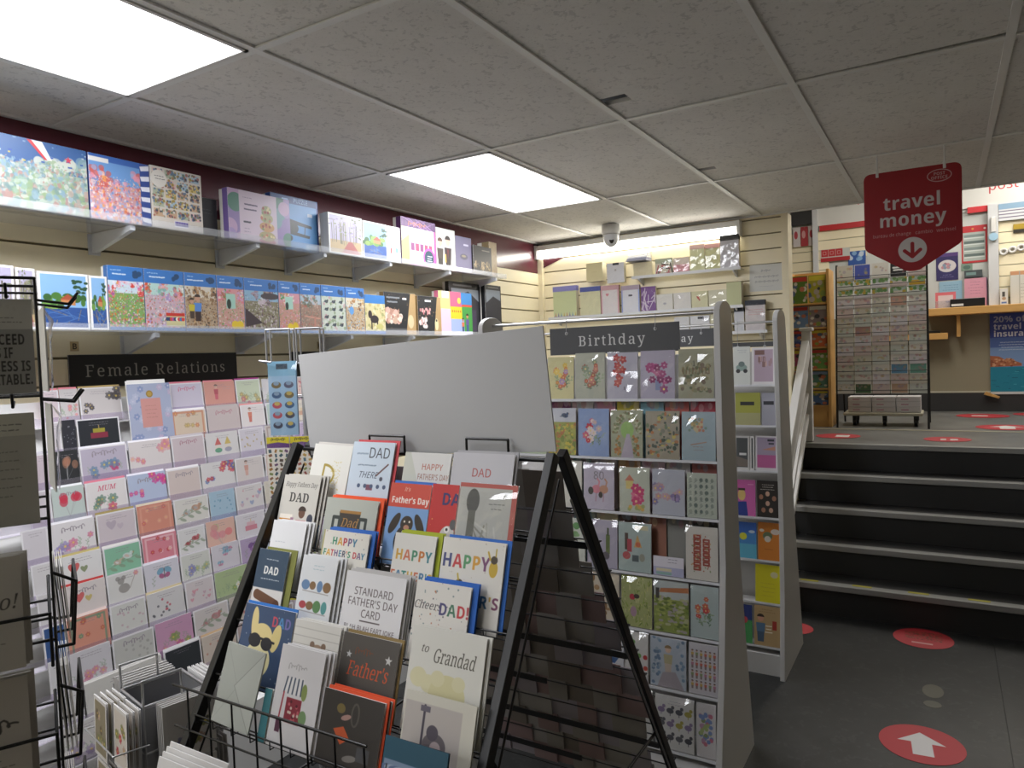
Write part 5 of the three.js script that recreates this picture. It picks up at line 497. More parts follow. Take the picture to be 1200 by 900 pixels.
function dadCard(x0, x1, top, off, h, label, fn, o = {}) {
  x0 = Math.max(x0, -1.44); x1 = Math.min(x1, -0.714); const lean = 0.3; let zb = fz(top, off) + h * Math.sin(lean), y = top - h * Math.cos(lean);
  if (!o.loose) { const r = DADROWS[o.row]; y = r[2]; h = (top - y) / Math.cos(lean); zb = r[3]; }
  const w = x1 - x0, a = art(w * 1000, h * 1000, fn, o.edge ?? '#ecebe8'), g = new THREE.Group(); g.name = numbered(o.name ?? 'greeting_card');
  part(g, 'card', foldGeo(a, w, h, o.open ?? 0.0028), a.s.card); if (o.film) part(g, 'clear_sleeve', filmGeo(w * 1.01, h + 0.002, 77, 0.25), filmMat);
  if (o.env) part(g, 'envelope', centred(w, h, 0.0022, -0.0048).translate(o.ex ?? 0.006, 0.006, 0), envMat(o.env));
  pose(g, (x0 + x1) / 2, y, zb, o.turn ?? 0, lean, o.roll ?? 0); scene.add(g); tag(g, label, o.cat ?? 'greeting card', GF);
  for (let i = 1; i <= Math.min(o.env ? 1 : 2, o.spare ?? 0); i++) { const s = new THREE.Group(); s.name = numbered('spare_card'); part(s, 'card', foldGeo(a, w, h, 0.0016), a.s.card); if (o.env) part(s, 'envelope', centred(w, h, 0.0012, -0.0042).translate(0.004, 0.005, 0), envMat(o.env)); pose(s, (x0 + x1) / 2 + 0.008 * i, y + 0.001, zb - (o.env ? 0.0046 : 0.0012) - 0.0047 * i, o.turn ?? 0, lean, o.roll ?? 0); scene.add(s); tag(s, `spare copy tucked behind the ${o.short}`, 'greeting card', `spares behind the ${o.short}`); }
  return g;
}
const ML = ['#3a3f58', '#c8643c', '#3f8a68', '#d8a03a', '#c03f4a', '#6a4f80', '#3f7a9a'];
function multi(c, s, x, y, size, R, cols = ML, font = 'sans-serif') { c.font = `bold ${size}px ${font}`; const W = [...s].map((q) => c.measureText(q).width), T = W.reduce((a, b) => a + b, 0); let px = x - T / 2; c.textAlign = 'left'; [...s].forEach((q, i) => { c.fillStyle = cols[(i + 2) % cols.length]; c.fillText(q, px, y); px += W[i]; }); c.textAlign = 'center'; }
{
  // top row
  dadCard(-1.385, -1.256, 1.35, 0.02, 0.175, 'white card with a large gold letter D', (c, w, h) => { rect(c, 0, 0, w, h, '#e9e7df'); c.strokeStyle = '#a8923c'; c.lineWidth = 6; c.beginPath(); c.moveTo(w * 0.36, h * 0.3); c.lineTo(w * 0.34, h * 0.6); c.bezierCurveTo(w * 0.74, h * 0.58, w * 0.7, h * 0.3, w * 0.36, h * 0.3); c.stroke(); const R = RNG(3); for (let i = 0; i < 50; i++) disc(c, w * (0.55 + 0.25 * R()), h * (0.24 + 0.4 * R()), 1.5, '#d8c88a'); }, { row: 0, env: '#c9c4bd', turn: 0.02, roll: -0.03 });
  dadCard(-1.25, -1.118, 1.36, 0.026, 0.188, 'pale blue card reading DAD, there, with small icons', (c, w, h) => { const R = RNG(4); rect(c, 0, 0, w, h, '#ccd9e6'); text(c, 'DAD', w * 0.66, h * 0.15, 34, '#3f3f48'); scrib(c, w * 0.26, h * 0.16, w * 0.28, 1, 8, '#9ab', R, 4); scrib(c, w * 0.4, h * 0.31, w * 0.5, 1, 8, '#89a', R, 3); text(c, 'THERE', w * 0.46, h * 0.43, 21, '#4a5464', 'sans-serif', 'italic'); line(c, [[w * 0.66, h * 0.44], [w * 0.9, h * 0.29]], '#6a4a48', 4); disc(c, w * 0.78, h * 0.48, 5, '#4a4a58'); rect(c, w * 0.46, h * 0.56, 20, 13, '#7a4a60'); for (let i = 0; i < 5; i++) disc(c, w * (0.28 + i * 0.15), h * 0.58, 5, '#4a5a78'); scrib(c, w * 0.5, h * 0.73, w * 0.5, 1, 8, '#8fa4bc', R, 4); disc(c, w * 0.14, h * 0.83, 9, '#7a4048', 7); scrib(c, w * 0.52, h * 0.88, w * 0.5, 1, 8, '#9a8a8a', R, 3); }, { row: 0, env: '#c84a52', ex: 0.01 });
  dadCard(-1.083, -0.95, 1.341, 0.02, 0.16, 'white card reading HAPPY FATHER\'S DAY in red-brown capitals', (c, w, h) => { rect(c, 0, 0, w, h, '#e0deda'); poly(c, [[0, 0], [w * 0.12, 0], [w * 0.42, h * 0.55], [w * 0.3, h], [0, h]], '#cfd0c4'); text(c, 'HAPPY', w * 0.62, h * 0.2, 20, '#b5604c'); text(c, 'FATHER\'S DAY', w * 0.66, h * 0.34, 18, '#9a6450', 'sans-serif', '', w * 0.66); }, { row: 0 });
  dadCard(-0.945, -0.785, 1.345, 0.02, 0.165, 'grey card reading DAD in small red capitals', (c, w, h) => { rect(c, 0, 0, w, h, '#c6c4c8'); text(c, 'DAD', w * 0.5, h * 0.26, 26, '#b04a44'); }, { row: 0, env: '#a9a7aa' });
  // second row
  dadCard(-1.455, -1.312, 1.277, 0.03, 0.17, 'grey card reading Happy Father\'s Day DAD with beer and bearded men', (c, w, h) => { rect(c, 0, 0, w, h, '#cfcbc2'); text(c, 'Happy Fathers Day', w * 0.5, h * 0.13, 16, '#4a4644', 'serif', 'italic', w * 0.86); text(c, 'DAD', w * 0.5, h * 0.31, 30, '#2f2c2c', 'serif', 'bold'); rect(c, w * 0.06, h * 0.58, w * 0.34, h * 0.32, '#d08f2f'); rect(c, w * 0.06, h * 0.54, w * 0.34, h * 0.06, '#efe8dc'); rect(c, w * 0.36, h * 0.58, w * 0.08, h * 0.3, '#a07a90'); person(c, w * 0.64, h, h * 0.56, '#6a4a3a', '#c84a56', '#3a3f58'); rect(c, w * 0.8, h * 0.66, w * 0.15, h * 0.34, '#5a7fae'); disc(c, w * 0.87, h * 0.58, 10, '#3a3f50', 12); disc(c, w * 0.87, h * 0.78, 8, '#efe8dc'); }, { row: 1, spare: 2, short: 'beer and bearded men card', edge: '#b9b5ae' });
  dadCard(-1.28, -1.117, 1.233, 0.034, 0.15, 'grey-green card with a dark trophy reading Dad and orange envelope', (c, w, h) => { rect(c, 0, 0, w, h, '#b9bcb2'); poly(c, [[w * 0.29, h * 0.24], [w * 0.7, h * 0.24], [w * 0.66, h * 0.62], [w * 0.34, h * 0.62]], '#3d352f'); c.strokeStyle = '#343c3a'; c.lineWidth = 8; c.strokeRect(w * 0.19, h * 0.34, w * 0.12, h * 0.3); c.strokeRect(w * 0.69, h * 0.34, w * 0.12, h * 0.3); rect(c, w * 0.3, h * 0.21, w * 0.4, h * 0.05, '#a87a3c'); text(c, 'Dad', w * 0.5, h * 0.42, 28, '#b98a4a', 'serif', 'italic'); }, { row: 1, env: '#e8572a', spare: 3, short: 'dark trophy card', ex: 0.012 });
  dadCard(-1.088, -0.972, 1.277, 0.03, 0.165, 'blue and red Father\'s Day card with a dark bear waving both paws', (c, w, h) => { rect(c, 0, 0, w, h, '#7fa6d8'); rect(c, 0, 0, w, h * 0.3, '#d4503f'); text(c, 'It\'s', w * 0.42, h * 0.08, 12, '#f0c8b0', 'serif', 'italic'); text(c, 'Father\'s Day', w * 0.52, h * 0.21, 19, '#f6efe8', 'sans-serif', 'bold', w * 0.9); disc(c, w * 0.5, h * 0.72, w * 0.24, '#33291f', h * 0.2); disc(c, w * 0.52, h * 0.5, w * 0.15, '#3a2e24', h * 0.1); for (const [x, k] of [[0.22, -0.5], [0.82, 0.5]]) disc(c, w * x, h * 0.5, 10, '#33291f', 26, -k); disc(c, w * 0.52, h * 0.54, 8, '#c08a70', 6); disc(c, w * 0.46, h * 0.47, 2.5, '#f0e8d8'); disc(c, w * 0.58, h * 0.47, 2.5, '#f0e8d8'); }, { row: 1, env: '#3c70c0' });
  dadCard(-0.97, -0.898, 1.281, 0.03, 0.165, 'bright red card reading DA with a grey cartoon dog', (c, w, h) => { rect(c, 0, 0, w, h, '#c8302f'); text(c, 'DA', w * 0.74, h * 0.18, 36, '#33306a', 'sans-serif', 'bold'); disc(c, w * 0.76, h * 0.62, 21, '#cfcac6', 26); disc(c, w * 0.72, h * 0.52, 7, '#f4f0ec'); disc(c, w * 0.72, h * 0.52, 3, '#333'); disc(c, w * 0.92, h * 0.46, 8, '#5a5a5a', 11); star(c, w * 0.45, h * 0.66, 8, '#efc8c8'); disc(c, w * 0.9, h * 0.78, 12, '#b82a2e'); speck(c, w, h, 10, ['#e8a860'], RNG(8)); }, { row: 1 });
  dadCard(-0.896, -0.752, 1.288, 0.036, 0.155, 'wrapped red-edged card with a grey photograph of a standing figure', (c, w, h) => { const R = RNG(9); rect(c, 0, 0, w, h, '#b9594e'); rect(c, w * 0.01, h * 0.05, w * 0.9, h * 0.95, '#b9b9b2'); for (let i = 0; i < 30; i++) line(c, [[w * R() * 0.7, h * (0.4 + 0.58 * R())], [w * (0.2 + R() * 0.7), h * (0.4 + 0.58 * R())]], pick(R, ['#a8a89e', '#8e8d82', '#c8c8c0']), 4); disc(c, w * 0.26, h * 0.2, 16, '#55554f', 26); rect(c, w * 0.2, h * 0.3, 18, h * 0.38, '#6a6a60'); disc(c, w * 0.32, h * 0.76, 18, '#6a6258', 6); scrib(c, w * 0.68, h * 0.22, w * 0.34, 2, 10, '#6a6a68', R); }, { row: 1, film: true });
  // third row
  dadCard(-1.417, -1.303, 1.176, 0.034, 0.165, 'plain white card with faint grey print on the A-frame rack', (c, w, h) => { rect(c, 0, 0, w, h, '#e8e8ea'); scrib(c, w * 0.3, h * 0.3, w * 0.3, 1, 8, '#c0c4cc', RNG(2)); }, { row: 2, spare: 3, short: 'plain white card' });
  dadCard(-1.243, -1.102, 1.169, 0.036, 0.16, 'white card reading HAPPY FATHER\'S DAY in coloured capitals over a football', (c, w, h) => { const R = RNG(11); rect(c, 0, 0, w, h, '#e6e2d8'); multi(c, 'HAPPY', w * 0.48, h * 0.15, 24, R); multi(c, 'FATHER\'S DAY', w * 0.5, h * 0.31, 19, R); speck(c, w, h, 26, ['#b8a8a0', '#8a9a98'], R, 1.4); c.strokeStyle = '#3a3a3c'; c.lineWidth = 5; c.beginPath(); c.arc(w * 0.46, h * 0.76, 22, 3.4, 6); c.stroke(); disc(c, w * 0.76, h * 0.84, 13, '#6a6862', 16); disc(c, w * 0.74, h * 0.78, 6, '#e8e2d8'); rect(c, 0, 0, w * 0.035, h, '#b8b07c'); }, { row: 2, env: '#2f66b8', spare: 3, short: 'coloured capitals and football card', ex: 0.012 });
  dadCard(-1.03, -0.918, 1.181, 0.034, 0.165, 'white card with cut-paper HAPPY FATHER\'S letters and lime envelope', (c, w, h) => { const R = RNG(12); rect(c, 0, 0, w, h, '#e4e1da'); multi(c, 'HAPPY', w * 0.5, h * 0.26, 31, R, ['#c87a3c', '#3f7f8a', '#d8a84a', '#d07a5a', '#4a8a6a']); multi(c, 'FATHER\'S', w * 0.5, h * 0.5, 25, R, ['#3f8a7a', '#d8b04a', '#c86a4a', '#4a7aa0']); }, { row: 2, env: '#a3ad2b', short: 'cut-paper letters card', ex: 0.012, spare: 1 });
  dadCard(-0.9, -0.747, 1.184, 0.036, 0.165, 'white card reading HAPPY FATHER\'S DAY in large coloured letters with a yellow figure', (c, w, h) => { const R = RNG(13); rect(c, 0, 0, w, h, '#e3dfd6'); multi(c, 'HAPPY', w * 0.4, h * 0.26, 37, R, ['#c85a48', '#3f8f78', '#4a4f80', '#c8484a', '#5a9a68', '#d8a040', '#7a4a70']); disc(c, w * 0.84, h * 0.3, 10, '#c8a838', 16); disc(c, w * 0.84, h * 0.2, 8, '#4a3f30'); line(c, [[w * 0.78, h * 0.2], [w * 0.74, h * 0.12]], '#c8a838', 4); line(c, [[w * 0.86, h * 0.16], [w * 0.86, h * 0.08]], '#b8a040', 3); multi(c, 'FATHER\'S', w * 0.5, h * 0.66, 33, R, ['#3f7a60', '#3a6a90', '#c8a040', '#7a4060', '#3f5f90', '#4f8f60']); disc(c, w * 0.34, h * 0.5, 9, '#4a4030', 8); line(c, [[w * 0.32, h * 0.46], [w * 0.3, h * 0.4]], '#c8b048', 4); multi(c, 'DAY', w * 0.5, h * 0.88, 26, R); speck(c, w, h, 20, ['#c0b8a8'], R, 1.2); }, { row: 2, env: '#2f68ba', ex: 0.01 });
  // fourth row
  dadCard(-1.42, -1.317, 1.116, 0.04, 0.165, 'navy and white card reading DAD over a brown sausage', (c, w, h) => { rect(c, 0, 0, w, h, '#dad6d2'); rect(c, 0, 0, w, h * 0.5, '#33495f'); text(c, 'DAD', w * 0.5, h * 0.27, 25, '#e6e6e2', 'sans-serif', 'bold'); scrib(c, w * 0.5, h * 0.13, w * 0.5, 1, 8, '#b8c0c8', RNG(1), 2); scrib(c, w * 0.5, h * 0.38, w * 0.6, 1, 8, '#b8c0c8', RNG(2), 2); c.save(); c.translate(w * 0.5, h * 0.63); c.rotate(0.24); rect(c, -w * 0.34, -11, w * 0.68, 22, '#6a452f'); disc(c, -w * 0.34, 0, 11, '#6a452f'); disc(c, w * 0.34, 0, 11, '#5a3824'); c.restore(); }, { row: 3, env: '#7d7f3f', ex: 0.02 });
  dadCard(-1.27, -1.161, 1.117, 0.042, 0.175, 'white card with little garden scenes of plants and tools', (c, w, h) => { const R = RNG(15); rect(c, 0, 0, w, h, '#e2e4e6'); scrib(c, w * 0.5, h * 0.12, w * 0.5, 2, 8, '#b0c4cc', R); for (let j = 0; j < 3; j++) { const y = h * (0.36 + j * 0.24); for (let i = 0; i < 4; i++) { disc(c, w * (0.2 + i * 0.2), y, 8 + 5 * R(), pick(R, ['#5a9a98', '#8a6a48', '#5f8a58', '#c8903c', '#6a8ab0', '#b84a50']), 8 + 6 * R()); } line(c, [[w * 0.14, y + 13], [w * 0.86, y + 15]], '#a8a4a0', 2); } }, { row: 3, spare: 3, short: 'little garden scenes card' });
  dadCard(-1.13, -0.962, 1.099, 0.042, 0.165, 'white square card reading STANDARD FATHER\'S DAY CARD', (c, w, h) => { rect(c, 0, 0, w, h, '#e7e5e6'); text(c, 'STANDARD', w * 0.5, h * 0.25, 22, '#5a4f4f'); text(c, 'FATHER\'S DAY', w * 0.5, h * 0.385, 22, '#5a4f4f'); text(c, 'CARD', w * 0.5, h * 0.52, 22, '#5a4f4f'); line(c, [[w * 0.34, h * 0.61], [w * 0.66, h * 0.61]], '#5a4f4f', 2.5); text(c, 'BLAH BLAH FART JOKE', w * 0.5, h * 0.7, 14, '#5a4f4f'); }, { row: 3, env: '#b9b6b4', spare: 1, short: 'white STANDARD card' });
  dadCard(-0.935, -0.8, 1.103, 0.042, 0.16, 'white card reading Cheers DAD with speckles and blue envelope', (c, w, h) => { const R = RNG(17); rect(c, 0, 0, w, h, '#e4e0d8'); speck(c, w, h, 60, ['#6a6a70', '#b87a58', '#8a9a98'], R, 1.5); text(c, 'Cheers', w * 0.25, h * 0.28, 21, '#4a4648', 'serif', 'italic'); multi(c, 'DAD!', w * 0.73, h * 0.3, 32, R, ['#c83f44', '#b84a50', '#4f4a78', '#4a7a60']); disc(c, w * 0.46, h * 0.55, 10, '#c8782f', 7); disc(c, w * 0.6, h * 0.58, 6, '#4a6a50'); }, { row: 3, env: '#2862b8', ex: 0.014, spare: 2, short: 'white Cheers DAD card' });
  // fifth row
  dadCard(-1.396, -1.232, 1.007, 0.044, 0.165, 'navy card with a pale yellow dog in sunglasses reading DAD', (c, w, h) => { const R = RNG(18); rect(c, 0, 0, w, h, '#3a4f70'); speck(c, w, h, 30, ['#7a8aa0', '#a8b0b8'], R, 1.3); multi(c, 'DAD', w * 0.76, h * 0.17, 30, R, ['#4f8ac0', '#7a70b0', '#c85060']); disc(c, w * 0.25, h * 0.22, 11, '#e2cf92', 34, -0.1); disc(c, w * 0.42, h * 0.36, 34, '#e2cf92', 26); disc(c, w * 0.7, h * 0.36, 14, '#dcc988', 30, 0.2); disc(c, w * 0.4, h * 0.66, 42, '#e6dca8', 38); disc(c, w * 0.4, h * 0.7, 26, '#4a443a', 24); disc(c, w * 0.3, h * 0.43, 20, '#26262c', 15); disc(c, w * 0.54, h * 0.45, 18, '#26262c', 14); line(c, [[w * 0.2, h * 0.38], [w * 0.68, h * 0.42]], '#26262c', 5); }, { row: 4, env: '#2d70bc', ex: 0 });
  dadCard(-1.228, -1.092, 0.997, 0.04, 0.165, 'white card with fine stripes and a brown dog sketch', (c, w, h) => { const R = RNG(19); rect(c, 0, 0, w, h, '#dedbd4'); for (let i = 1; i < 9; i++) line(c, [[0, i * h * 0.1], [w, i * h * 0.1]], '#b8b4ae', 1.5); disc(c, w * 0.56, h * 0.34, 18, '#a8907a', 12); disc(c, w * 0.44, h * 0.28, 7, '#8a7260'); disc(c, w * 0.68, h * 0.28, 7, '#8a7260'); }, { row: 4, spare: 2, short: 'fine striped card' });
  dadCard(-1.083, -0.932, 0.993, 0.046, 0.16, 'charcoal card reading Father\'s in orange script with silver stars', (c, w, h) => { rect(c, 0, 0, w, h, '#55504b'); text(c, 'Father\'s', w * 0.5, h * 0.42, 38, '#d8582f', 'serif', 'italic', w * 0.72); script(c, w * 0.4, h * 0.2, w * 0.3, 20, '#7a4a34'); star(c, w * 0.15, h * 0.26, 8, '#c8c8c8'); star(c, w * 0.84, h * 0.24, 10, '#d0cfcc'); }, { row: 4, env: '#8a7448', edge: '#d8d6d4' });
  dadCard(-0.905, -0.732, 1.032, 0.046, 0.19, 'white card reading Grandad over a pale yellow teddy bear', (c, w, h) => { const R = RNG(21); rect(c, 0, 0, w, h, '#dfddd4'); text(c, 'to', w * 0.2, h * 0.19, 20, '#4a463c', 'serif', 'italic'); text(c, 'Grandad', w * 0.6, h * 0.24, 35, '#4a463c', 'serif', 'italic', w * 0.56); for (const [x, y, r] of [[0.16, 0.46, 20], [0.3, 0.5, 18], [0.56, 0.58, 42], [0.6, 0.8, 34], [0.42, 0.44, 16], [0.7, 0.45, 15]]) disc(c, w * x, h * y, r, y > 0.55 ? '#d6cfa2' : '#dcd6b0', r * 0.9); disc(c, w * 0.48, h * 0.68, 20, '#e2dcc0', 16); disc(c, w * 0.46, h * 0.68, 7, '#6a5a40'); disc(c, w * 0.8, h * 0.76, 22, '#c4ccd8', 26); }, { row: 4, spare: 1, short: 'white Grandad teddy card', edge: '#d4d2ca' });
  // front pockets
  { const a = art(164, 130, (c, w, h) => { rect(c, 0, 0, w, h, '#a9aca4'); poly(c, [[0, 0], [w, 0], [w * 0.5, h * 0.6]], '#b0b3ab'); line(c, [[0, 0], [w * 0.5, h * 0.6], [w, 0]], '#8f928b', 2); line(c, [[0, h], [w * 0.46, h * 0.56]], '#9a9d95', 1.5); line(c, [[w, h], [w * 0.54, h * 0.56]], '#9a9d95', 1.5); }, '#a9aca4'); const o = mesh(flatGeo(a, 0.118, 0.165, 0.004), a.s.card, numbered('envelope')); const u = o.geometry.attributes.uv; for (let i = 16; i < 20; i++) { const p = o.geometry.attributes.position; u.setXY(i, a.uv[0] + (a.uv[2] - a.uv[0]) * p.getY(i) / 0.165, a.uv[1] + (a.uv[3] - a.uv[1]) * (0.5 + p.getX(i) / 0.118)); } pose(o, -1.318, DADROWS[5][2] + 0.016, DADROWS[5][3] + 0.012, 0.03, 0.3, -0.07); scene.add(o); tag(o, 'plain grey-green envelope turned on its side in the lowest wire pocket', 'envelope', GF); }
  dadCard(-1.218, -1.09, 0.96, 0.062, 0.185, 'white card with a red market stall under a striped awning', (c, w, h) => { const R = RNG(23); rect(c, 0, 0, w, h, '#dedbdc'); script(c, w * 0.42, h * 0.2, w * 0.4, 18, '#b0acac', R); poly(c, [[w * 0.22, h * 0.32], [w * 0.62, h * 0.29], [w * 0.66, h * 0.46], [w * 0.18, h * 0.46]], '#e8e6e4'); for (let i = 0; i < 5; i++) line(c, [[w * (0.25 + i * 0.085), h * 0.31], [w * (0.21 + i * 0.095), h * 0.46]], '#4a5468', 4); rect(c, w * 0.3, h * 0.5, w * 0.34, h * 0.24, '#8e2f3e'); for (let i = 0; i < 16; i++) disc(c, w * (0.32 + 0.3 * R()), h * (0.52 + 0.2 * R()), 3, pick(R, ['#c8626c', '#d8c8b8', '#5a1c28'])); line(c, [[w * 0.22, h * 0.46], [w * 0.18, h * 0.8]], '#a83a48', 4); disc(c, w * 0.7, h * 0.66, 11, '#7a9a6a', 14); disc(c, w * 0.66, h * 0.42, 8, '#8a9a58', 16); rect(c, w * 0.14, h * 0.72, 14, 26, '#5a3048'); }, { row: 5, spare: 3, short: 'striped awning stall card' });
  dadCard(-1.078, -0.92, 0.902, 0.066, 0.165, 'black card with an orange cocktail and orange envelope', (c, w, h) => { rect(c, 0, 0, w, h, '#38332f'); poly(c, [[w * 0.24, h * 0.5], [w * 0.4, h * 0.44], [w * 0.52, h * 0.58], [w * 0.38, h * 0.68]], '#cc5a30'); disc(c, w * 0.32, h * 0.22, 11, '#7a6a3c', 9); c.strokeStyle = '#57534a'; c.lineWidth = 4; c.beginPath(); c.ellipse(w * 0.56, h * 0.26, 9, 20, 0, 0, 7); c.stroke(); disc(c, w * 0.42, h * 0.32, 13, '#b08a80', 5, -0.3); disc(c, w * 0.56, h * 0.82, 18, '#7f7a74', 6, -0.2); rect(c, w * 0.66, h * 0.64, w * 0.2, h * 0.18, '#4a4a4c'); }, { row: 5, env: '#e0542c', spare: 3, short: 'black cocktail card', ex: 0.006 });
  dadCard(-0.874, -0.715, 0.937, 0.06, 0.165, 'cream card with a grey and white bird perching by a sign', (c, w, h) => { rect(c, 0, 0, w, h, '#d8d4c6'); rect(c, w * 0.02, h * 0.1, w * 0.8, h * 0.85, '#c0b8b2'); line(c, [[w * 0.3, h * 0.12], [w * 0.3, h * 0.7]], '#4a4450', 5); rect(c, w * 0.24, h * 0.12, 22, 10, '#6a6470'); disc(c, w * 0.48, h * 0.48, 26, '#6c6468', 22); disc(c, w * 0.44, h * 0.36, 13, '#57505a'); disc(c, w * 0.5, h * 0.5, 12, '#b8a8a8'); }, { row: 5, edge: '#cfccbd' });
  dadCard(-0.862, -0.724, 0.888, 0.112, 0.115, 'teal card with a stormy coast photograph', (c, w, h) => { rect(c, 0, 0, w, h, '#28566a'); rect(c, w * 0.03, h * 0.32, w * 0.92, h * 0.5, '#7f94ae'); for (let i = 0; i < 12; i++) disc(c, w * (0.1 + i * 0.075), h * 0.44, 18, i % 2 ? '#a8b6c8' : '#5f7498', 6); poly(c, [[w * 0.03, h * 0.7], [w * 0.95, h * 0.62], [w * 0.95, h * 0.82], [w * 0.03, h * 0.82]], '#4a5f58'); line(c, [[w * 0.08, h * 0.4], [w * 0.07, h * 0.56]], '#2c3038', 3); }, { loose: true, edge: '#2a4858' });
  for (let i = 0; i < 4; i++) dadCard(-1.4 + i * 0.004, -1.215 + i * 0.004, 0.775 - i * 0.004, 0.115 + i * 0.009, 0.15, i === 3 ? 'white card at the front of the lowest stack on the A-frame rack' : 'white card within the lowest stack on the A-frame rack', (c, w, h) => { rect(c, 0, 0, w, h, '#d8d5d2'); scrib(c, w * 0.5, h * 0.3, w * 0.5, 3, 12, '#b8b4b4', RNG(i + 4)); }, { loose: true, open: 0.002 });
  dadCard(-1.2, -1.12, 0.748, 0.07, 0.1, 'white card with red dotted pattern low in the wire pocket', (c, w, h) => { const R = RNG(27); rect(c, 0, 0, w, h, '#d8d2cc'); for (let i = 0; i < 60; i++) disc(c, R() * w, R() * h, 5, pick(R, ['#a83a40', '#c86a68', '#7a4a48'])); }, { loose: true });
  dadCard(-1.246, -1.224, 0.87, 0.056, 0.1, 'narrow teal card edge beside the market stall card', (c, w, h) => rect(c, 0, 0, w, h, '#3f7f88'), { row: 5 });
}
{ // plain backs of the cards standing on the rear slope, colours darkened to imitate shade inside the rack
  const shadeTones = ['#8f8b86', '#858079', '#8a8387', '#6f675e', '#85706e'], ns = ['grey', 'fawn', 'mauve-grey', 'brown', 'dull rose'], mShadedBack = shadeTones.map((c) => std(c, 0.8)), R = RNG(44), ws = [0.062, 0.074, 0.088, 0.105], gs = ws.map((w, i) => centred(w, 0.078 + i * 0.004, 0.004, 0));
  for (let k = 0; k < 13; k++) { const y = 1.2 - k * 0.085, z = FZ - 0.03 - 0.627 * (FY - y) - 0.014; let x = -1.44 + R() * 0.02, n = 0; while (true) { const i = Math.floor(R() * 4), w = ws[i], m = Math.floor(R() * 5); if (x + w > -0.72) break; const o = mesh(gs[i], mShadedBack[m], numbered('shade_toned_card')); pose(o, x + w / 2, y, z - (n++ % 2) * 0.009, Math.PI, 0.12); scene.add(o); tag(o, `plain ${ns[m]} shade-darkened card back, ${ORD[k]} tier of the rear slope of the A-frame rack`, 'greeting card', 'card backs on the rear slope of the A-frame rack'); x += w - 0.003 - R() * 0.01; } }
}

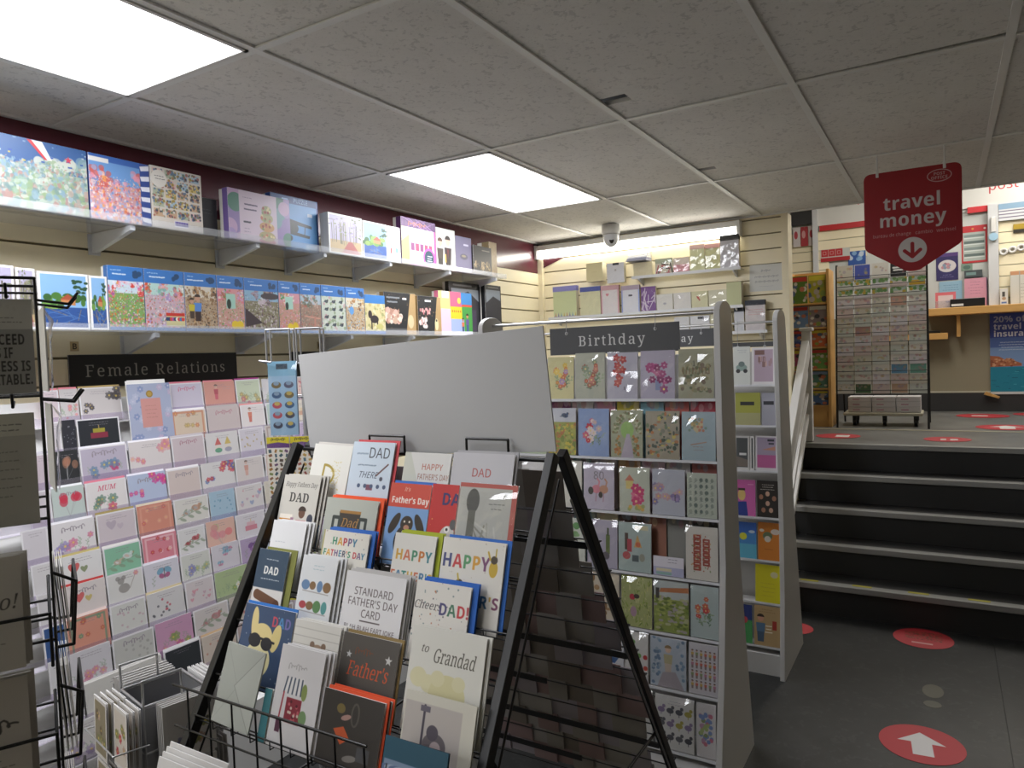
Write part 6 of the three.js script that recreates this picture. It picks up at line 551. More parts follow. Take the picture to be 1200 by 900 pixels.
// ---------------------------------------------------------------- wire spinners
function hung(parent, x, y, z, turn, a, w, h, label, cat, group, film = true, lean = 0, name = 'bagged_card') { // placed in the frame of a spinner, added to the scene
  const g = new THREE.Group(); g.name = numbered(name); part(g, 'card', foldGeo(a, w, h, film ? 0.008 : 0.0025), a.s.card); if (film) part(g, 'clear_bag', filmGeo(w + 0.008, h + 0.004, Math.round(x * 999 + y * 777 + 3000)).translate(0, -0.004, 0.001), filmMat);
  const p = V(x, y, z).applyAxisAngle(V(0, 1, 0), parent.rotation.y).add(parent.position); pose(g, p.x, p.y, p.z, parent.rotation.y + turn, lean); scene.add(g); tag(g, label, cat, group); return g;
}
{
  const t = thing('card_spinner', 'tall black wire spinner of bagged art cards beside the wall display', 'display spinner', [-1.352, 0, -0.513], 1.12), q = 0.12;
  part(t, 'pole', rod([0, 0, 0], [0, 1.72, 0], 0.016, 12), mWire); part(t, 'base', new THREE.CylinderGeometry(0.07, 0.075, 0.03, 24).translate(0, 0.015, 0), mBlack);
  for (const y of [1.7, 1.52, 1.33, 1.14, 0.95, 0.76]) part(t, 'hoop', [...wire([[-q, y, -q], [q, y, -q], [q, y, q], [-q, y, q]], 0.0026, true), ...wire([[-q, y, 0], [q, y, 0]], 0.0026), ...wire([[0, y, -q], [0, y, q]], 0.0026)], mWire);
  for (const [x, z] of [[q, q], [q, -q], [-q, q], [-q, -q]]) part(t, 'upright', wire([[x, 0.6, z], [x, 1.7, z]], 0.0022), mWire);
  for (const y of [1.672, 1.512]) { for (const x of [0.0, 0.085]) part(t, 'hook', wire([[x, y, q], [x, y - 0.006, q + 0.045], [x, y + 0.012, q + 0.058]], 0.0024), mWire); for (const z of [0.06, -0.02]) part(t, 'hook', wire([[q, y, z], [q + 0.045, y - 0.006, z], [q + 0.058, y + 0.012, z]], 0.0024), mWire); }
  for (const y of [1.12, 0.94, 0.76]) { // deep wire pockets on the two sides in view
    const d = 0.024; part(t, 'pocket', [...wire([[q, y, 0.1], [q + d, y, 0.1], [q + d + 0.008, y + 0.1, 0.1], [q + d + 0.008, y + 0.1, -0.06], [q + d, y, -0.06], [q, y, -0.06]], 0.0026), ...wire([[q, y + 0.12, 0.1], [q + d + 0.008, y + 0.1, 0.1]], 0.0026), ...wire([[q, y, 0.02], [q + d, y, 0.02], [q + d + 0.008, y + 0.1, 0.02]], 0.0022)], mWire);
    part(t, 'pocket', [...wire([[-0.075, y, q], [-0.075, y, q + 0.06], [-0.075, y + 0.08, q + 0.068], [0.115, y + 0.08, q + 0.068], [0.115, y, q + 0.06], [0.115, y, q]], 0.0026), ...wire([[0.115, y + 0.12, q], [0.115, y + 0.08, q + 0.068]], 0.0026)], mWire);
  }
  const S = 'bagged cards on the tall wire spinner', R = RNG(71);
  const A = (fn, h = 150) => art(128, h, fn, '#b8b6b0');
  hung(t, 0.07, 1.525, q + 0.03, 0, A((c, w, h) => { rect(c, 0, 0, w, h, '#a9a8a4'); rect(c, 0, 0, w, h * 0.32, '#d8d7d0'); scrib(c, w * 0.5, h * 0.2, w * 0.7, 2, 9, '#77766e', R); ['PROCEED', 'AS IF', 'SUCCESS IS', 'INEVITABLE.'].forEach((s, i) => { c.save(); c.translate(w * 0.55, h * (0.43 + i * 0.14)); c.scale(i === 1 ? 0.75 : 0.82, 1.3); text(c, s, 0, 0, 23, '#1e1d1d', 'sans-serif', 'bold', w); c.restore(); }); }, 200), 0.09, 0.14, 'grey bagged card reading PROCEED AS IF SUCCESS IS INEVITABLE', 'greeting card', S);
  hung(t, 0.06, 1.33, q + 0.035, 0, A((c, w, h) => { rect(c, 0, 0, w, h, '#c4c2b8'); rect(c, 0, 0, w, h * 0.2, '#dedccf'); scrib(c, w * 0.5, h * 0.1, w * 0.8, 2, 9, '#77766e', R); scrib(c, w * 0.45, h * 0.34, w * 0.7, 6, 14, '#8a8981', R); }, 180), 0.1, 0.166, 'beige-grey bagged card with lines of faint handwriting', 'greeting card', S);
  hung(t, q + 0.012, 1.525, 0.035, Math.PI / 2, A((c, w, h) => { rect(c, 0, 0, w, h, '#cfcdd2'); scrib(c, w * 0.5, h * 0.3, w * 0.8, 8, 12, '#8f8d94', R); disc(c, w * 0.5, h * 0.16, 12, '#c8bcb8'); }), 0.12, 0.135, 'pale lilac bagged card with faint print, upper hook of the spinner side', 'greeting card', S);
  hung(t, q + 0.014, 1.365, 0.035, Math.PI / 2, A((c, w, h) => { rect(c, 0, 0, w, h, '#a8a8b4'); rect(c, 0, 0, w, h * 0.18, '#b8b8b4'); scrib(c, w * 0.5, h * 0.3, w * 0.7, 5, 12, '#a8a8b0', R); disc(c, w * 0.5, h * 0.86, 9, '#a89a70'); }), 0.12, 0.14, 'slate bagged card with faint print, second hook of the spinner side', 'greeting card', S);
  const words = ['beige card reading hello in wire pocket', 'fawn card in wire pocket', 'cream card with grey lines in wire pocket', 'pale grey card in lowest wire pocket'];
  [1.123, 0.943, 0.763].forEach((y, k) => { for (let i = 0; i < 3; i++) hung(t, 0.02 + i * 0.004, y + 0.001, q + 0.052 - i * 0.012, 0, A((c, w, h) => { rect(c, 0, 0, w, h, ['#c6c0b5', '#beb7ac', '#cac5ba'][k]); if (k === 1) script(c, w * 0.6, h * 0.4, w * 0.5, 30, '#4a4640'); else text(c, ['hello!', '', 'BIRTHDAY'][k], w * 0.66, h * 0.4, 30, '#4a4640', 'serif', k ? '' : 'italic', w * 0.56); scrib(c, w * 0.5, h * 0.7, w * 0.6, 2, 10, '#7a766c', R); }, 170), 0.125, 0.165, i ? `copy behind the ${['beige', 'fawn', 'cream'][k]} card in the spinner pocket` : `${['beige card reading hello', 'fawn card with dark script', 'cream card reading BIRTHDAY'][k]} in a pocket of the tall spinner`, 'greeting card', S, false, 0.05); });
  [1.123, 0.943, 0.763].forEach((y, k) => { for (let i = 0; i < 3; i++) hung(t, q + 0.0215 - i * 0.0062, y + 0.001, 0.02, Math.PI / 2, sideArt(k), 0.13, 0.12 + (k % 2) * 0.02, `one of the cards packed edge on in the ${['top', 'middle', 'lowest'][k]} side pocket of the spinner`, 'greeting card', `cards in the ${['top', 'middle', 'lowest'][k]} side pocket`, false, 0.06); });
}
function sideArt(k) { sideArt.c ??= []; return sideArt.c[k] ??= art(100, 110, (c, w, h) => { rect(c, 0, 0, w, h, ['#c4c1ba', '#cfcbc2', '#c8c3b8', '#d8d4ca'][k]); scrib(c, w / 2, h * 0.3, w * 0.6, 4, 14, '#6a675f', RNG(k + 3)); }, '#cfccc4'); }
{ // slim sticker spinner behind the A-frame rack
  const t = thing('sticker_spinner', 'slim grey wire spinner of sticker packs behind the A-frame rack', 'display spinner', [-1.655, 0, -1.53], 0.5), q = 0.075;
  part(t, 'pole', rod([0, 0, 0], [0, 1.56, 0], 0.012, 10), mSteel); part(t, 'base', new THREE.CylinderGeometry(0.16, 0.17, 0.025, 20).translate(0, 0.0125, 0), mBlack);
  for (const [x, z] of [[q, q], [q, -q], [-q, q], [-q, -q]]) part(t, 'upright', wire([[x, 0.4, z], [x, 1.56, z]], 0.0025), mSteel);
  for (const y of [1.56, 1.46, 1.3, 1.1]) part(t, 'hoop', wire([[-q, y, -q], [q, y, -q], [q, y, q], [-q, y, q]], 0.0025, true), mSteel);
  for (const x of [-0.055, 0.035]) for (const z of [q, q - 0.035]) part(t, 'top_loop', wire([[x - 0.03, 1.56, z], [x - 0.03, 1.66, z], [x + 0.04, 1.66, z], [x + 0.04, 1.56, z]], 0.0028), mSteel);
  part(t, 'arm', [...wire([[-q, 1.56, q], [-q - 0.02, 1.57, q + 0.03], [-q + 0.015, 1.565, q + 0.035]], 0.0028)], mSteel);
  const G = 'sticker packs on the slim spinner';
  const p1 = art(90, 220, (c, w, h) => { const R = RNG(81); rect(c, 0, 0, w, h, '#9fc0dc'); rect(c, 0, 0, w, h * 0.2, '#88b8d4'); rect(c, w * 0.3, h * 0.04, w * 0.4, h * 0.07, '#3a4a58'); for (let j = 0; j < 5; j++) for (let i = 0; i < 2; i++) { disc(c, w * (0.28 + i * 0.44), h * (0.32 + j * 0.135), 15, pick(R, ['#5a5a72', '#b84a5a', '#3f5f88', '#7a6a48', '#48485a']), 10); disc(c, w * (0.28 + i * 0.44), h * (0.3 + j * 0.135), 9, pick(R, ['#d8d0c8', '#88a0b8', '#c8b060']), 6); } }, '#a8c8e0');
  hung(t, -0.035, 1.352, q + 0.02, 0, p1, 0.082, 0.215, 'blue sticker pack with two columns of little vehicles', 'sticker pack', G, true, 0, 'sticker_pack');
  hung(t, q + 0.02, 1.352, 0.02, Math.PI / 2, art(90, 220, (c, w, h) => { rect(c, 0, 0, w, h, '#3f6690'); rect(c, 0, 0, w, h * 0.16, '#5f8ab0'); for (let j = 0; j < 5; j++) disc(c, w * 0.5, h * (0.3 + j * 0.14), 13, '#8aa8c8', 9); }, '#3a5a80'), 0.085, 0.215, 'dark blue sticker pack on the side of the slim spinner', 'sticker pack', G, true, 0, 'sticker_pack');
  const strip = (seed, cols) => art(66, 230, (c, w, h) => { const R = RNG(seed); rect(c, 0, 0, w, h, '#ece6dc'); rect(c, 0, 0, w, h * 0.1, '#d8c82e'); script(c, w * 0.5, h * 0.035, w * 0.6, 12, '#2c2c2c'); poly(c, [[0, h * 0.09], [w * 0.5, h * 0.07], [w, h * 0.09], [w, h * 0.14], [0, h * 0.14]], '#6a4484'); for (let j = 0; j < 14; j++) for (let i = 0; i < 4; i++) { c.save(); c.translate(w * (0.15 + i * 0.235), h * (0.18 + j * 0.058)); c.rotate(R() * 3); rect(c, -5, -3, 10, 5 + 3 * R(), pick(R, cols)); c.restore(); } rect(c, 0, h * 0.97, w, h * 0.03, '#c8c040'); }, '#e8e2d8');
  [[-0.055, 1.12, 82], [0.014, 1.12, 83], [-0.055, 0.87, 84], [0.014, 0.87, 85]].forEach(([x, y, s], i) => hung(t, x, y, q + 0.024, 0, strip(s, i % 2 ? ['#c88a60', '#5a7a88', '#a85a50', '#8a9a58', '#c8a050'] : ['#5a4a40', '#7a8a48', '#8a5a3c', '#3f5a68', '#6a4a70', '#a87838']), 0.066, 0.228, ['long sticker strip of brown animals under the blue vehicle pack', 'long sticker strip of coloured animals beside the brown animal strip', 'lower sticker strip of brown animals on the slim spinner', 'lower sticker strip of coloured animals on the slim spinner'][i], 'sticker pack', G, true, 0, 'sticker_pack'));
}
{ // low square spinner in front of the wall display
  const t = thing('card_spinner', 'low wire spinner with empty top basket packed with small white cards', 'display spinner', [-1.642, 0, -1.02], -0.21), q = 0.072, Y = 0.78;
  part(t, 'pole', rod([0, 0, 0], [0, 0.66, 0], 0.014, 10), mSteel); part(t, 'base', new THREE.CylinderGeometry(0.17, 0.18, 0.025, 20).translate(0, 0.0125, 0), mBlack);
  for (const y of [Y, Y - 0.11, Y - 0.22, Y - 0.33]) part(t, 'hoop', wire([[-q, y, -q], [q, y, -q], [q, y, q], [-q, y, q]], 0.0035, true), mChrome);
  for (const [x, z] of [[q, q], [q, -q], [-q, q], [-q, -q]]) part(t, 'upright', wire([[x, Y - 0.4, z], [x, Y, z]], 0.003), mChrome);
  for (const x of [-q, q]) part(t, 'top_loop', wire([[x, Y, -q * 0.2], [x, Y + 0.06, -q * 0.2], [x, Y + 0.06, q], [x, Y, q]], 0.003), mChrome);
  part(t, 'inner_panel', [bx(-q, Y - 0.4, -0.002 - q, q, Y - 0.005, 0.001 - q), bx(-q - 0.001, Y - 0.4, -q, -q + 0.002, Y - 0.005, q), bx(q - 0.002, Y - 0.4, -q, q + 0.001, Y - 0.005, q), bx(-q, Y - 0.4, q - 0.001, q, Y - 0.005, q + 0.002)], std(lin(0.3, 0.3, 0.31), 0.35, 0.4));
  for (const y of [Y - 0.03, Y - 0.14]) part(t, 'pocket_wire', [...wire([[-0.095, y - 0.05, q], [-0.095, y - 0.045, q + 0.075], [0.095, y - 0.045, q + 0.075], [0.095, y - 0.05, q]], 0.0022), ...wire([[-q, y - 0.05, q - 0.002], [-q - 0.095, y - 0.045, q - 0.002], [-q - 0.095, y - 0.045, -q + 0.002], [-q, y - 0.05, -q + 0.002]], 0.0022)], mChrome);
  const G = 'small cards on the low spinner', cols = [['#8a7a60', '#a8a060', 'brown'], ['#d8c8c0', '#c05a68', 'white rose']];
  const sm = (base, k, seed) => art(80, 100, (c, w, h) => { const R = RNG(seed); rect(c, 0, 0, w, h, '#d9d5d0'); rect(c, 7, 7, w - 14, h - 14, base); for (let i = 0; i < 8; i++) bloom(c, w * (0.2 + 0.6 * R()), h * (0.25 + 0.5 * R()), 8, pick(R, [k, '#8a8a58', '#b89a88'])); }, '#eae8e6');
  for (const [dy, row] of [[0.135, 'upper'], [0.285, 'lower']]) { const y = Y - dy;
    for (let i = 0; i < 4; i++) { const front = i === 3; hung(t, -0.046, y, q + 0.02 + i * 0.013, 0, sm('#8f8468', '#6a5a40', 5), 0.085, 0.14, front ? `brown floral small card on the ${row} front of the low spinner` : `card behind the brown floral card, ${row} front of the low spinner`, 'greeting card', G, false, 0.03); }
    for (let i = 0; i < 3; i++) hung(t, 0.046, y, q + 0.02 + i * 0.013, 0, sm('#d2c8bc', '#c04a58', 6), 0.085, 0.14, i === 2 ? `white small card with red flowers, ${row} front of the low spinner` : `card behind the red flower card, ${row} front of the low spinner`, 'greeting card', G, false, 0.03);
    for (let i = 0; i < 7; i++) hung(t, -q - 0.02 - i * 0.0105, y, 0.0, -Math.PI / 2, sm('#cfcac6', '#c86a70', 7), 0.125, 0.14 + (i % 3) * 0.002, `white small card packed edge on, ${row} left side of the low spinner`, 'greeting card', `${row} left stack of the low spinner`, false, 0.02);
    for (let i = 0; i < 4; i++) hung(t, 0, y, -q - 0.02 - i * 0.0105, Math.PI, sm('#cfcac6', '#8a9a88', 8), 0.13, 0.14, `white small card packed edge on, ${row} rear of the low spinner`, 'greeting card', `${row} rear stack of the low spinner`, false, 0.02);
    for (let i = 0; i < 4; i++) hung(t, q + 0.02 + i * 0.0105, y, -0.01, Math.PI / 2, sm('#d4cfca', '#8a88a0', 9), 0.12, 0.14, `white small card packed edge on, ${row} right side of the low spinner`, 'greeting card', `${row} right stack of the low spinner`, false, 0.02);
  }
}

// ---------------------------------------------------------------- goods on the back slat wall
function wallShelf(label, x0, x1, y, d = 0.11) { const t = thing('wall_shelf', label, 'shelf', [0, y, 0]); part(t, 'shelf_board', bx(x0, -0.005, ZB + 0.001, x1, 0, ZB + d), mAcryl); part(t, 'shelf_lip', bx(x0, -0.008, ZB + d, x1, 0.012, ZB + d + 0.003), mWhite2); for (const x of [x0 + 0.05, x1 - 0.05]) part(t, 'bracket', extrude([[0, -0.006], [d - 0.01, -0.006], [d - 0.01, -0.015], [0, -0.05]], 0.01).rotateY(-Math.PI / 2).translate(x + 0.005, 0, ZB + 0.001), mWhite2); }
wallShelf('short upper shelf on the back slat wall below the tube light', -1.9, -1.14, 2.09); wallShelf('long middle shelf of stationery on the back slat wall', -2.58, -1.13, 1.838); wallShelf('lowest shelf of envelopes on the back slat wall', -1.66, -0.98, 1.665);
function pack(x0, x1, y0, y1, label, fn, o = {}) { // a stationery pack: block of sheets with printed face, optional hanging header
  const w = x1 - x0 - 0.003, h = y1 - y0, a = art(Math.max(40, w * 520), Math.max(40, h * 520), fn, o.edge ?? '#e8e2cc'), t = thing(o.name ?? 'notelet_pack', label, 'stationery', [(x0 + x1) / 2, y0, ZB + (o.z ?? 0.07)], 0, o.group ?? 'stationery on the back wall'), d = o.d ?? 0.022;
  part(t, 'sheets', dress(centred(w, h, d), a), a.s.card); if (o.film !== false) part(t, 'clear_wrap', filmGeo(w, h, Math.round(x0 * 500 + y0 * 300 + 9000), 0.45), filmMat); if (o.head) part(t, 'header', centred(w * 1.01, h * 0.16, d + 0.003, 0.0018).translate(0, h * 0.85, 0), envMat(o.head)); return t;
}
{
  const pl = (b, f) => (c, w, h) => { rect(c, 0, 0, w, h, b); if (f) f(c, w, h, RNG(w + h * 3)); }, S2 = 2.0925, S1 = 1.8405, S0 = 1.6675;
  pack(-2.262, -2.13, 2.094, 2.23, 'cream cube notepad hanging on the slat wall', pl('#e2d8ae', (c, w, h, R) => scrib(c, w / 2, h * 0.5, w * 0.5, 1, 8, '#d0c494', R)), { d: 0.07, z: 0.09, film: false, name: 'notepad' });
  pack(-2.098, -1.962, 2.07, 2.213, 'white notepad pack with black tab hanging on the slat wall', pl('#dcdde4', (c, w, h) => { rect(c, w * 0.35, 0, w * 0.35, h * 0.12, '#3a3c44'); disc(c, w * 0.5, h * 0.36, 4, '#b8b4b8'); }), { d: 0.04, z: 0.09, name: 'notepad' });
  { const t = thing('paper_tray', 'fanned stack of white and blue-grey paper above the short upper shelf', 'stationery', [-1.86, 2.205, ZB + 0.004]); for (let i = 0; i < 6; i++) part(t, 'sheet_pack', rbx(-0.075 + 0.002 * (i % 3), 0.003 + i * 0.012, 0, 0.075, 0.012 + i * 0.012, 0.12 - i * 0.012, 0.002), i < 2 ? std(lin(0.3, 0.31, 0.4), 0.6) : mWhite); }
  pack(-1.9, -1.757, S2, 2.2, 'long cream envelope pack under the fanned paper', pl('#ddd3b0'), { d: 0.06 });
  pack(-1.738, -1.608, S2, 2.21, 'notelet pack with zebra stripes', pl('#cfc8b4', (c, w, h, R) => { for (let i = 0; i < 12; i++) line(c, [[w * R(), h * (0.3 + 0.7 * R())], [w * R(), h * (0.4 + 0.6 * R())]], pick(R, ['#4a4a44', '#b85a60']), 4); rect(c, 0, 0, w, h * 0.28, '#a8b098'); })); pack(-1.606, -1.492, S2, 2.203, 'pink and cream notelet pack', pl('#d99aa2', (c, w, h) => rect(c, 0, 0, w, h * 0.42, '#dccfc4')));
  pack(-1.488, -1.385, S2, 2.278, 'pale yellow notelet pack with pink header beside the pink pack', pl('#d9dbaa'), { head: '#c9a8a0' }); pack(-1.383, -1.282, S2, 2.272, 'pale yellow notelet pack with pink header beside the large white pad', pl('#d8d8a4'), { head: '#d0a09a' }); pack(-1.278, -1.152, S2, 2.315, 'large white writing pad with black header', pl('#d3d2d8'), { head: '#3a3b3c', d: 0.035, z: 0.085, name: 'writing_pad' });
  { const a = art(200, 158, (c, w, h) => { const R = RNG(5); rect(c, 0, 0, w, h, '#e0e0da'); script(c, w * 0.46, h * 0.24, w * 0.26, 20, '#8d8d92'); script(c, w * 0.48, h * 0.46, w * 0.66, 18, '#9a9a9f'); script(c, w * 0.49, h * 0.64, w * 0.66, 18, '#9a9a9f'); scrib(c, w * 0.48, h * 0.82, w * 0.6, 1, 8, '#b4b4b8', R); }, '#e0e0da'), o = mesh(flatGeo(a, 0.222, 0.176, 0.001), a.s.card, numbered('paper_notice')); pose(o, -0.998, 1.934, ZB + 0.0014, 0, 0, -0.02); scene.add(o); tag(o, 'white paper notice with faint writing taped to the slat wall', 'notice'); }
  pack(-2.556, -2.358, S1, 2.08, 'writing pad with violet header and pencils along the bottom', pl('#d2dcae', (c, w, h) => { for (let i = 0; i < 8; i++) poly(c, [[w * (0.06 + i * 0.12), h], [w * (0.1 + i * 0.12), h * 0.8], [w * (0.14 + i * 0.12), h]], ['#c87a68', '#7a6ab0', '#5a88b8', '#c8a858'][i % 4]); rect(c, 0, h * 0.93, w, h * 0.07, '#9a94c0'); }), { head: '#8f8fd0', name: 'writing_pad', d: 0.04 });
  pack(-2.328, -2.163, S1, 2.058, 'plain cream writing pad with blue and white header', pl('#dedcb8'), { head: '#5a64a8', name: 'writing_pad', d: 0.05 }); pack(-2.16, -2.016, S1, 2.055, 'writing pad with pink border and small heart', pl('#e4dfe0', (c, w, h) => { c.strokeStyle = '#dca8b4'; c.lineWidth = 6; c.strokeRect(3, 3, w - 6, h - 6); heart(c, w * 0.36, h * 0.3, 7, '#d88a98'); }), { head: '#c8a0a8', name: 'writing_pad' }); pack(-2.0, -1.858, S1, 2.042, 'writing pad with blue border and small dark crest', pl('#dfe0e8', (c, w, h) => { c.strokeStyle = '#9aa8dc'; c.lineWidth = 6; c.strokeRect(3, 3, w - 6, h - 6); rect(c, w * 0.4, h * 0.32, w * 0.2, h * 0.06, '#4a4a58'); }), { head: '#b0a0b0', name: 'writing_pad' });
  pack(-1.85, -1.738, S1, 2.024, 'purple patterned notelet pack', pl('#7a4f92', (c, w, h, R) => { for (let i = 0; i < 14; i++) line(c, [[w * R(), h * R()], [w * R(), h * R()]], '#dcd0e0', 3); }));
  const ev = [['white envelope pack with a grey motif', '#dedcd6'], ['plain white envelope pack', '#e2dfda'], ['cream envelope pack with a red bow', '#dcd8b0'], ['pale cream envelope pack', '#dfdcc2']]; [[-1.736, -1.614], [-1.612, -1.487], [-1.485, -1.37], [-1.367, -1.244]].forEach(([x0, x1], i) => pack(x0, x1, S1, 1.962, `${ev[i][0]} on the middle back wall shelf`, pl(ev[i][1], (c, w, h) => { if (!i) disc(c, w * 0.5, h * 0.55, 6, '#b0b0b8', 4); if (i === 2) { line(c, [[w * 0.35, h * 0.3], [w * 0.5, h * 0.5]], '#b84a48', 4); disc(c, w * 0.42, h * 0.36, 4, '#c05a50'); } })));
  pack(-1.241, -1.142, S1, 2.003, 'tall pale green envelope box', pl('#cdd0a2'), { d: 0.06, z: 0.09, film: false });
  [[-1.612, -1.503], [-1.5, -1.362], [-1.36, -1.212]].forEach(([x0, x1], i) => pack(x0, x1, S0, 1.795, ['white envelope pack nearest the far Birthday sign', 'white envelope pack with black tab', 'cream envelope pack on the lowest back shelf'][i], pl(['#d8d8da', '#dcdce0', '#d8d4b4'][i], (c, w, h) => { if (i === 1) rect(c, w * 0.4, 4, w * 0.3, 8, '#3c3c44'); })));
  pack(-1.2, -1.133, S0, 1.83, 'white notelet pack with black scroll header', pl('#d4d6dc'), { head: '#3c4048' }); pack(-1.128, -0.998, S0, 1.873, 'white pad with pink lettering and black header', pl('#d9d2d4', (c, w, h, R) => scrib(c, w / 2, h * 0.3, w * 0.7, 3, 8, '#d89098', R)), { head: '#3b3f48', d: 0.035, name: 'writing_pad' });
}

// ---------------------------------------------------------------- hanging sign over the stairs
{
  const w = 0.39, h = 0.465, t = thing('hanging_sign', 'dark red hanging sign reading travel money with a white arrow roundel', 'sign', [-0.119, 1.881, -3.778]);
  const s = new THREE.Shape(), x = w / 2, r = 0.034, yb = 0.105; s.moveTo(-x, yb + 0.03); s.lineTo(-x, h - r); s.quadraticCurveTo(-x, h, -x + r, h); s.lineTo(x - r, h); s.quadraticCurveTo(x, h, x, h - r); s.lineTo(x, yb + 0.03); s.quadraticCurveTo(x, yb + 0.005, x - 0.022, yb - 0.006); s.lineTo(0.03, 0.006); s.quadraticCurveTo(0, -0.004, -0.03, 0.006); s.lineTo(-x + 0.022, yb - 0.006); s.quadraticCurveTo(-x, yb + 0.005, -x, yb + 0.03);
  const a = art(390, 465, (c, W, H) => { rect(c, 0, 0, W, H, '#a3121f'); text(c, 'travel', W * 0.5, H * 0.32, 82, '#d8cfcb', 'sans-serif', 'bold'); text(c, 'money', W * 0.5, H * 0.485, 82, '#d8cfcb', 'sans-serif', 'bold'); text(c, 'bureau de change', W * 0.29, H * 0.625, 21, '#d0a8a4', 'sans-serif', '', W * 0.4); text(c, 'cambio', W * 0.62, H * 0.625, 21, '#d0a8a4'); text(c, 'wechsel', W * 0.84, H * 0.625, 21, '#d0a8a4', 'sans-serif', '', W * 0.2); c.strokeStyle = '#d8b4b0'; c.lineWidth = 4; c.beginPath(); c.ellipse(W * 0.78, H * 0.105, 46, 26, 0, 0, 7); c.stroke(); text(c, 'POST', W * 0.78, H * 0.085, 19, '#d8b4b0', 'sans-serif', 'bold'); text(c, 'OFFICE', W * 0.78, H * 0.125, 19, '#d8b4b0', 'sans-serif', 'bold'); disc(c, W * 0.5, H * 0.79, 57, '#d9d2ce'); line(c, [[W * 0.5, H * 0.73], [W * 0.5, H * 0.855]], '#a3121f', 15); line(c, [[W * 0.42, H * 0.795], [W * 0.5, H * 0.858], [W * 0.58, H * 0.795]], '#a3121f', 15); }, '#8d101b');
  const g = new THREE.ExtrudeGeometry(s, { depth: 0.006, bevelEnabled: false, curveSegments: 8 }); part(t, 'sign_board', dress(g, a), a.s.gloss);
  for (const k of [-0.138, 0.13]) part(t, 'hook', [rbx(k - 0.006, h - 0.02, -0.003, k + 0.006, h + 0.014, 0.009, 0.002), rod([k, h + 0.01, 0.003], [k, h + 0.083, 0.003], 0.0035, 8)], mWhite);
}
// ---------------------------------------------------------------- floor stickers
function floorSticker(label, x, y, z, rx, fn, turn = 0) { const a = art(160, 160, fn, '#8a1a22'), g = new THREE.CylinderGeometry(rx, rx, 0.0012, 40), u = g.attributes.uv, p = g.attributes.position, n = g.attributes.normal, e = swatch(a.s, '#8a1a22'); for (let i = 0; i < p.count; i++) if (n.getY(i) > 0.5) u.setXY(i, a.uv[0] + (a.uv[2] - a.uv[0]) * (0.5 + p.getX(i) / rx / 2), a.uv[1] + (a.uv[3] - a.uv[1]) * (0.5 - p.getZ(i) / rx / 2)); else u.setXY(i, ...e); const o = mesh(g, a.s.card, numbered('floor_sticker')); o.position.set(x, y + 0.0009, z); o.rotation.y = turn; scene.add(o); tag(o, label, 'floor sticker'); }
const redSpot = (f) => (c, w, h) => { rect(c, 0, 0, w, h, '#b5323a'); f(c, w, h); };
const arrowUp = (c, w, h) => poly(c, [[w * 0.5, h * 0.2], [w * 0.78, h * 0.48], [w * 0.62, h * 0.48], [w * 0.62, h * 0.8], [w * 0.38, h * 0.8], [w * 0.38, h * 0.48], [w * 0.22, h * 0.48]], '#d9d6d4');
floorSticker('red round floor sticker with a white arrow on the dark floor', -0.096, 0, -3.123, 0.148, redSpot(arrowUp), 0.1);
floorSticker('red round floor sticker with worn print at the foot of the stairs', -0.116, 0, -4.27, 0.14, redSpot((c, w, h) => { const R = RNG(3); for (let i = 0; i < 260; i++) disc(c, w * (0.2 + 0.6 * R()), h * (0.18 + 0.4 * R()), 2.5, pick(R, ['#8a3a30', '#6a3f30', '#a04a3c'])); rect(c, w * 0.32, h * 0.72, w * 0.34, h * 0.07, '#cf9a98'); }));
floorSticker('red round floor sticker beside the far white card rack', -0.72, 0, -4.14, 0.085, redSpot(() => {}));
floorSticker('red floor sticker with a white mark at the left of the stair head', -0.676, UP, -5.707, 0.15, redSpot((c, w, h) => rect(c, w * 0.45, h * 0.3, w * 0.3, h * 0.4, '#dcd4d0'))); floorSticker('red floor sticker with two white marks at the middle of the stair head', 0.008, UP, -5.649, 0.14, redSpot((c, w, h) => { rect(c, w * 0.36, h * 0.4, w * 0.12, h * 0.3, '#cfc4c0'); rect(c, w * 0.56, h * 0.4, w * 0.16, h * 0.3, '#cfc4c0'); }));
floorSticker('red floor sticker with a white dash before the counter', 0.278, UP, -7.5, 0.2, redSpot((c, w, h) => rect(c, w * 0.3, h * 0.4, w * 0.3, h * 0.2, '#dcd4d0'))); floorSticker('red floor sticker with a white arrow between the stairs and counter', 0.395, UP, -6.52, 0.2, redSpot(arrowUp));
floorSticker('red floor sticker under the travel insurance poster', 0.66, UP, -7.7, 0.15, redSpot(() => {}));
{ const mP = std(lin(0.13, 0.125, 0.1), 0.7), t = thing('floor_footprint', 'pale worn footprint marking on the dark floor', 'floor marking', [-0.064, 0.0004, -3.58]); part(t, 'sole', new THREE.CylinderGeometry(0.042, 0.036, 0.0008, 20).scale(1, 1, 1.7).translate(0, 0.0004, -0.05), mP); part(t, 'heel', new THREE.CylinderGeometry(0.034, 0.034, 0.0008, 20).translate(0, 0.0004, 0.085), mP); }

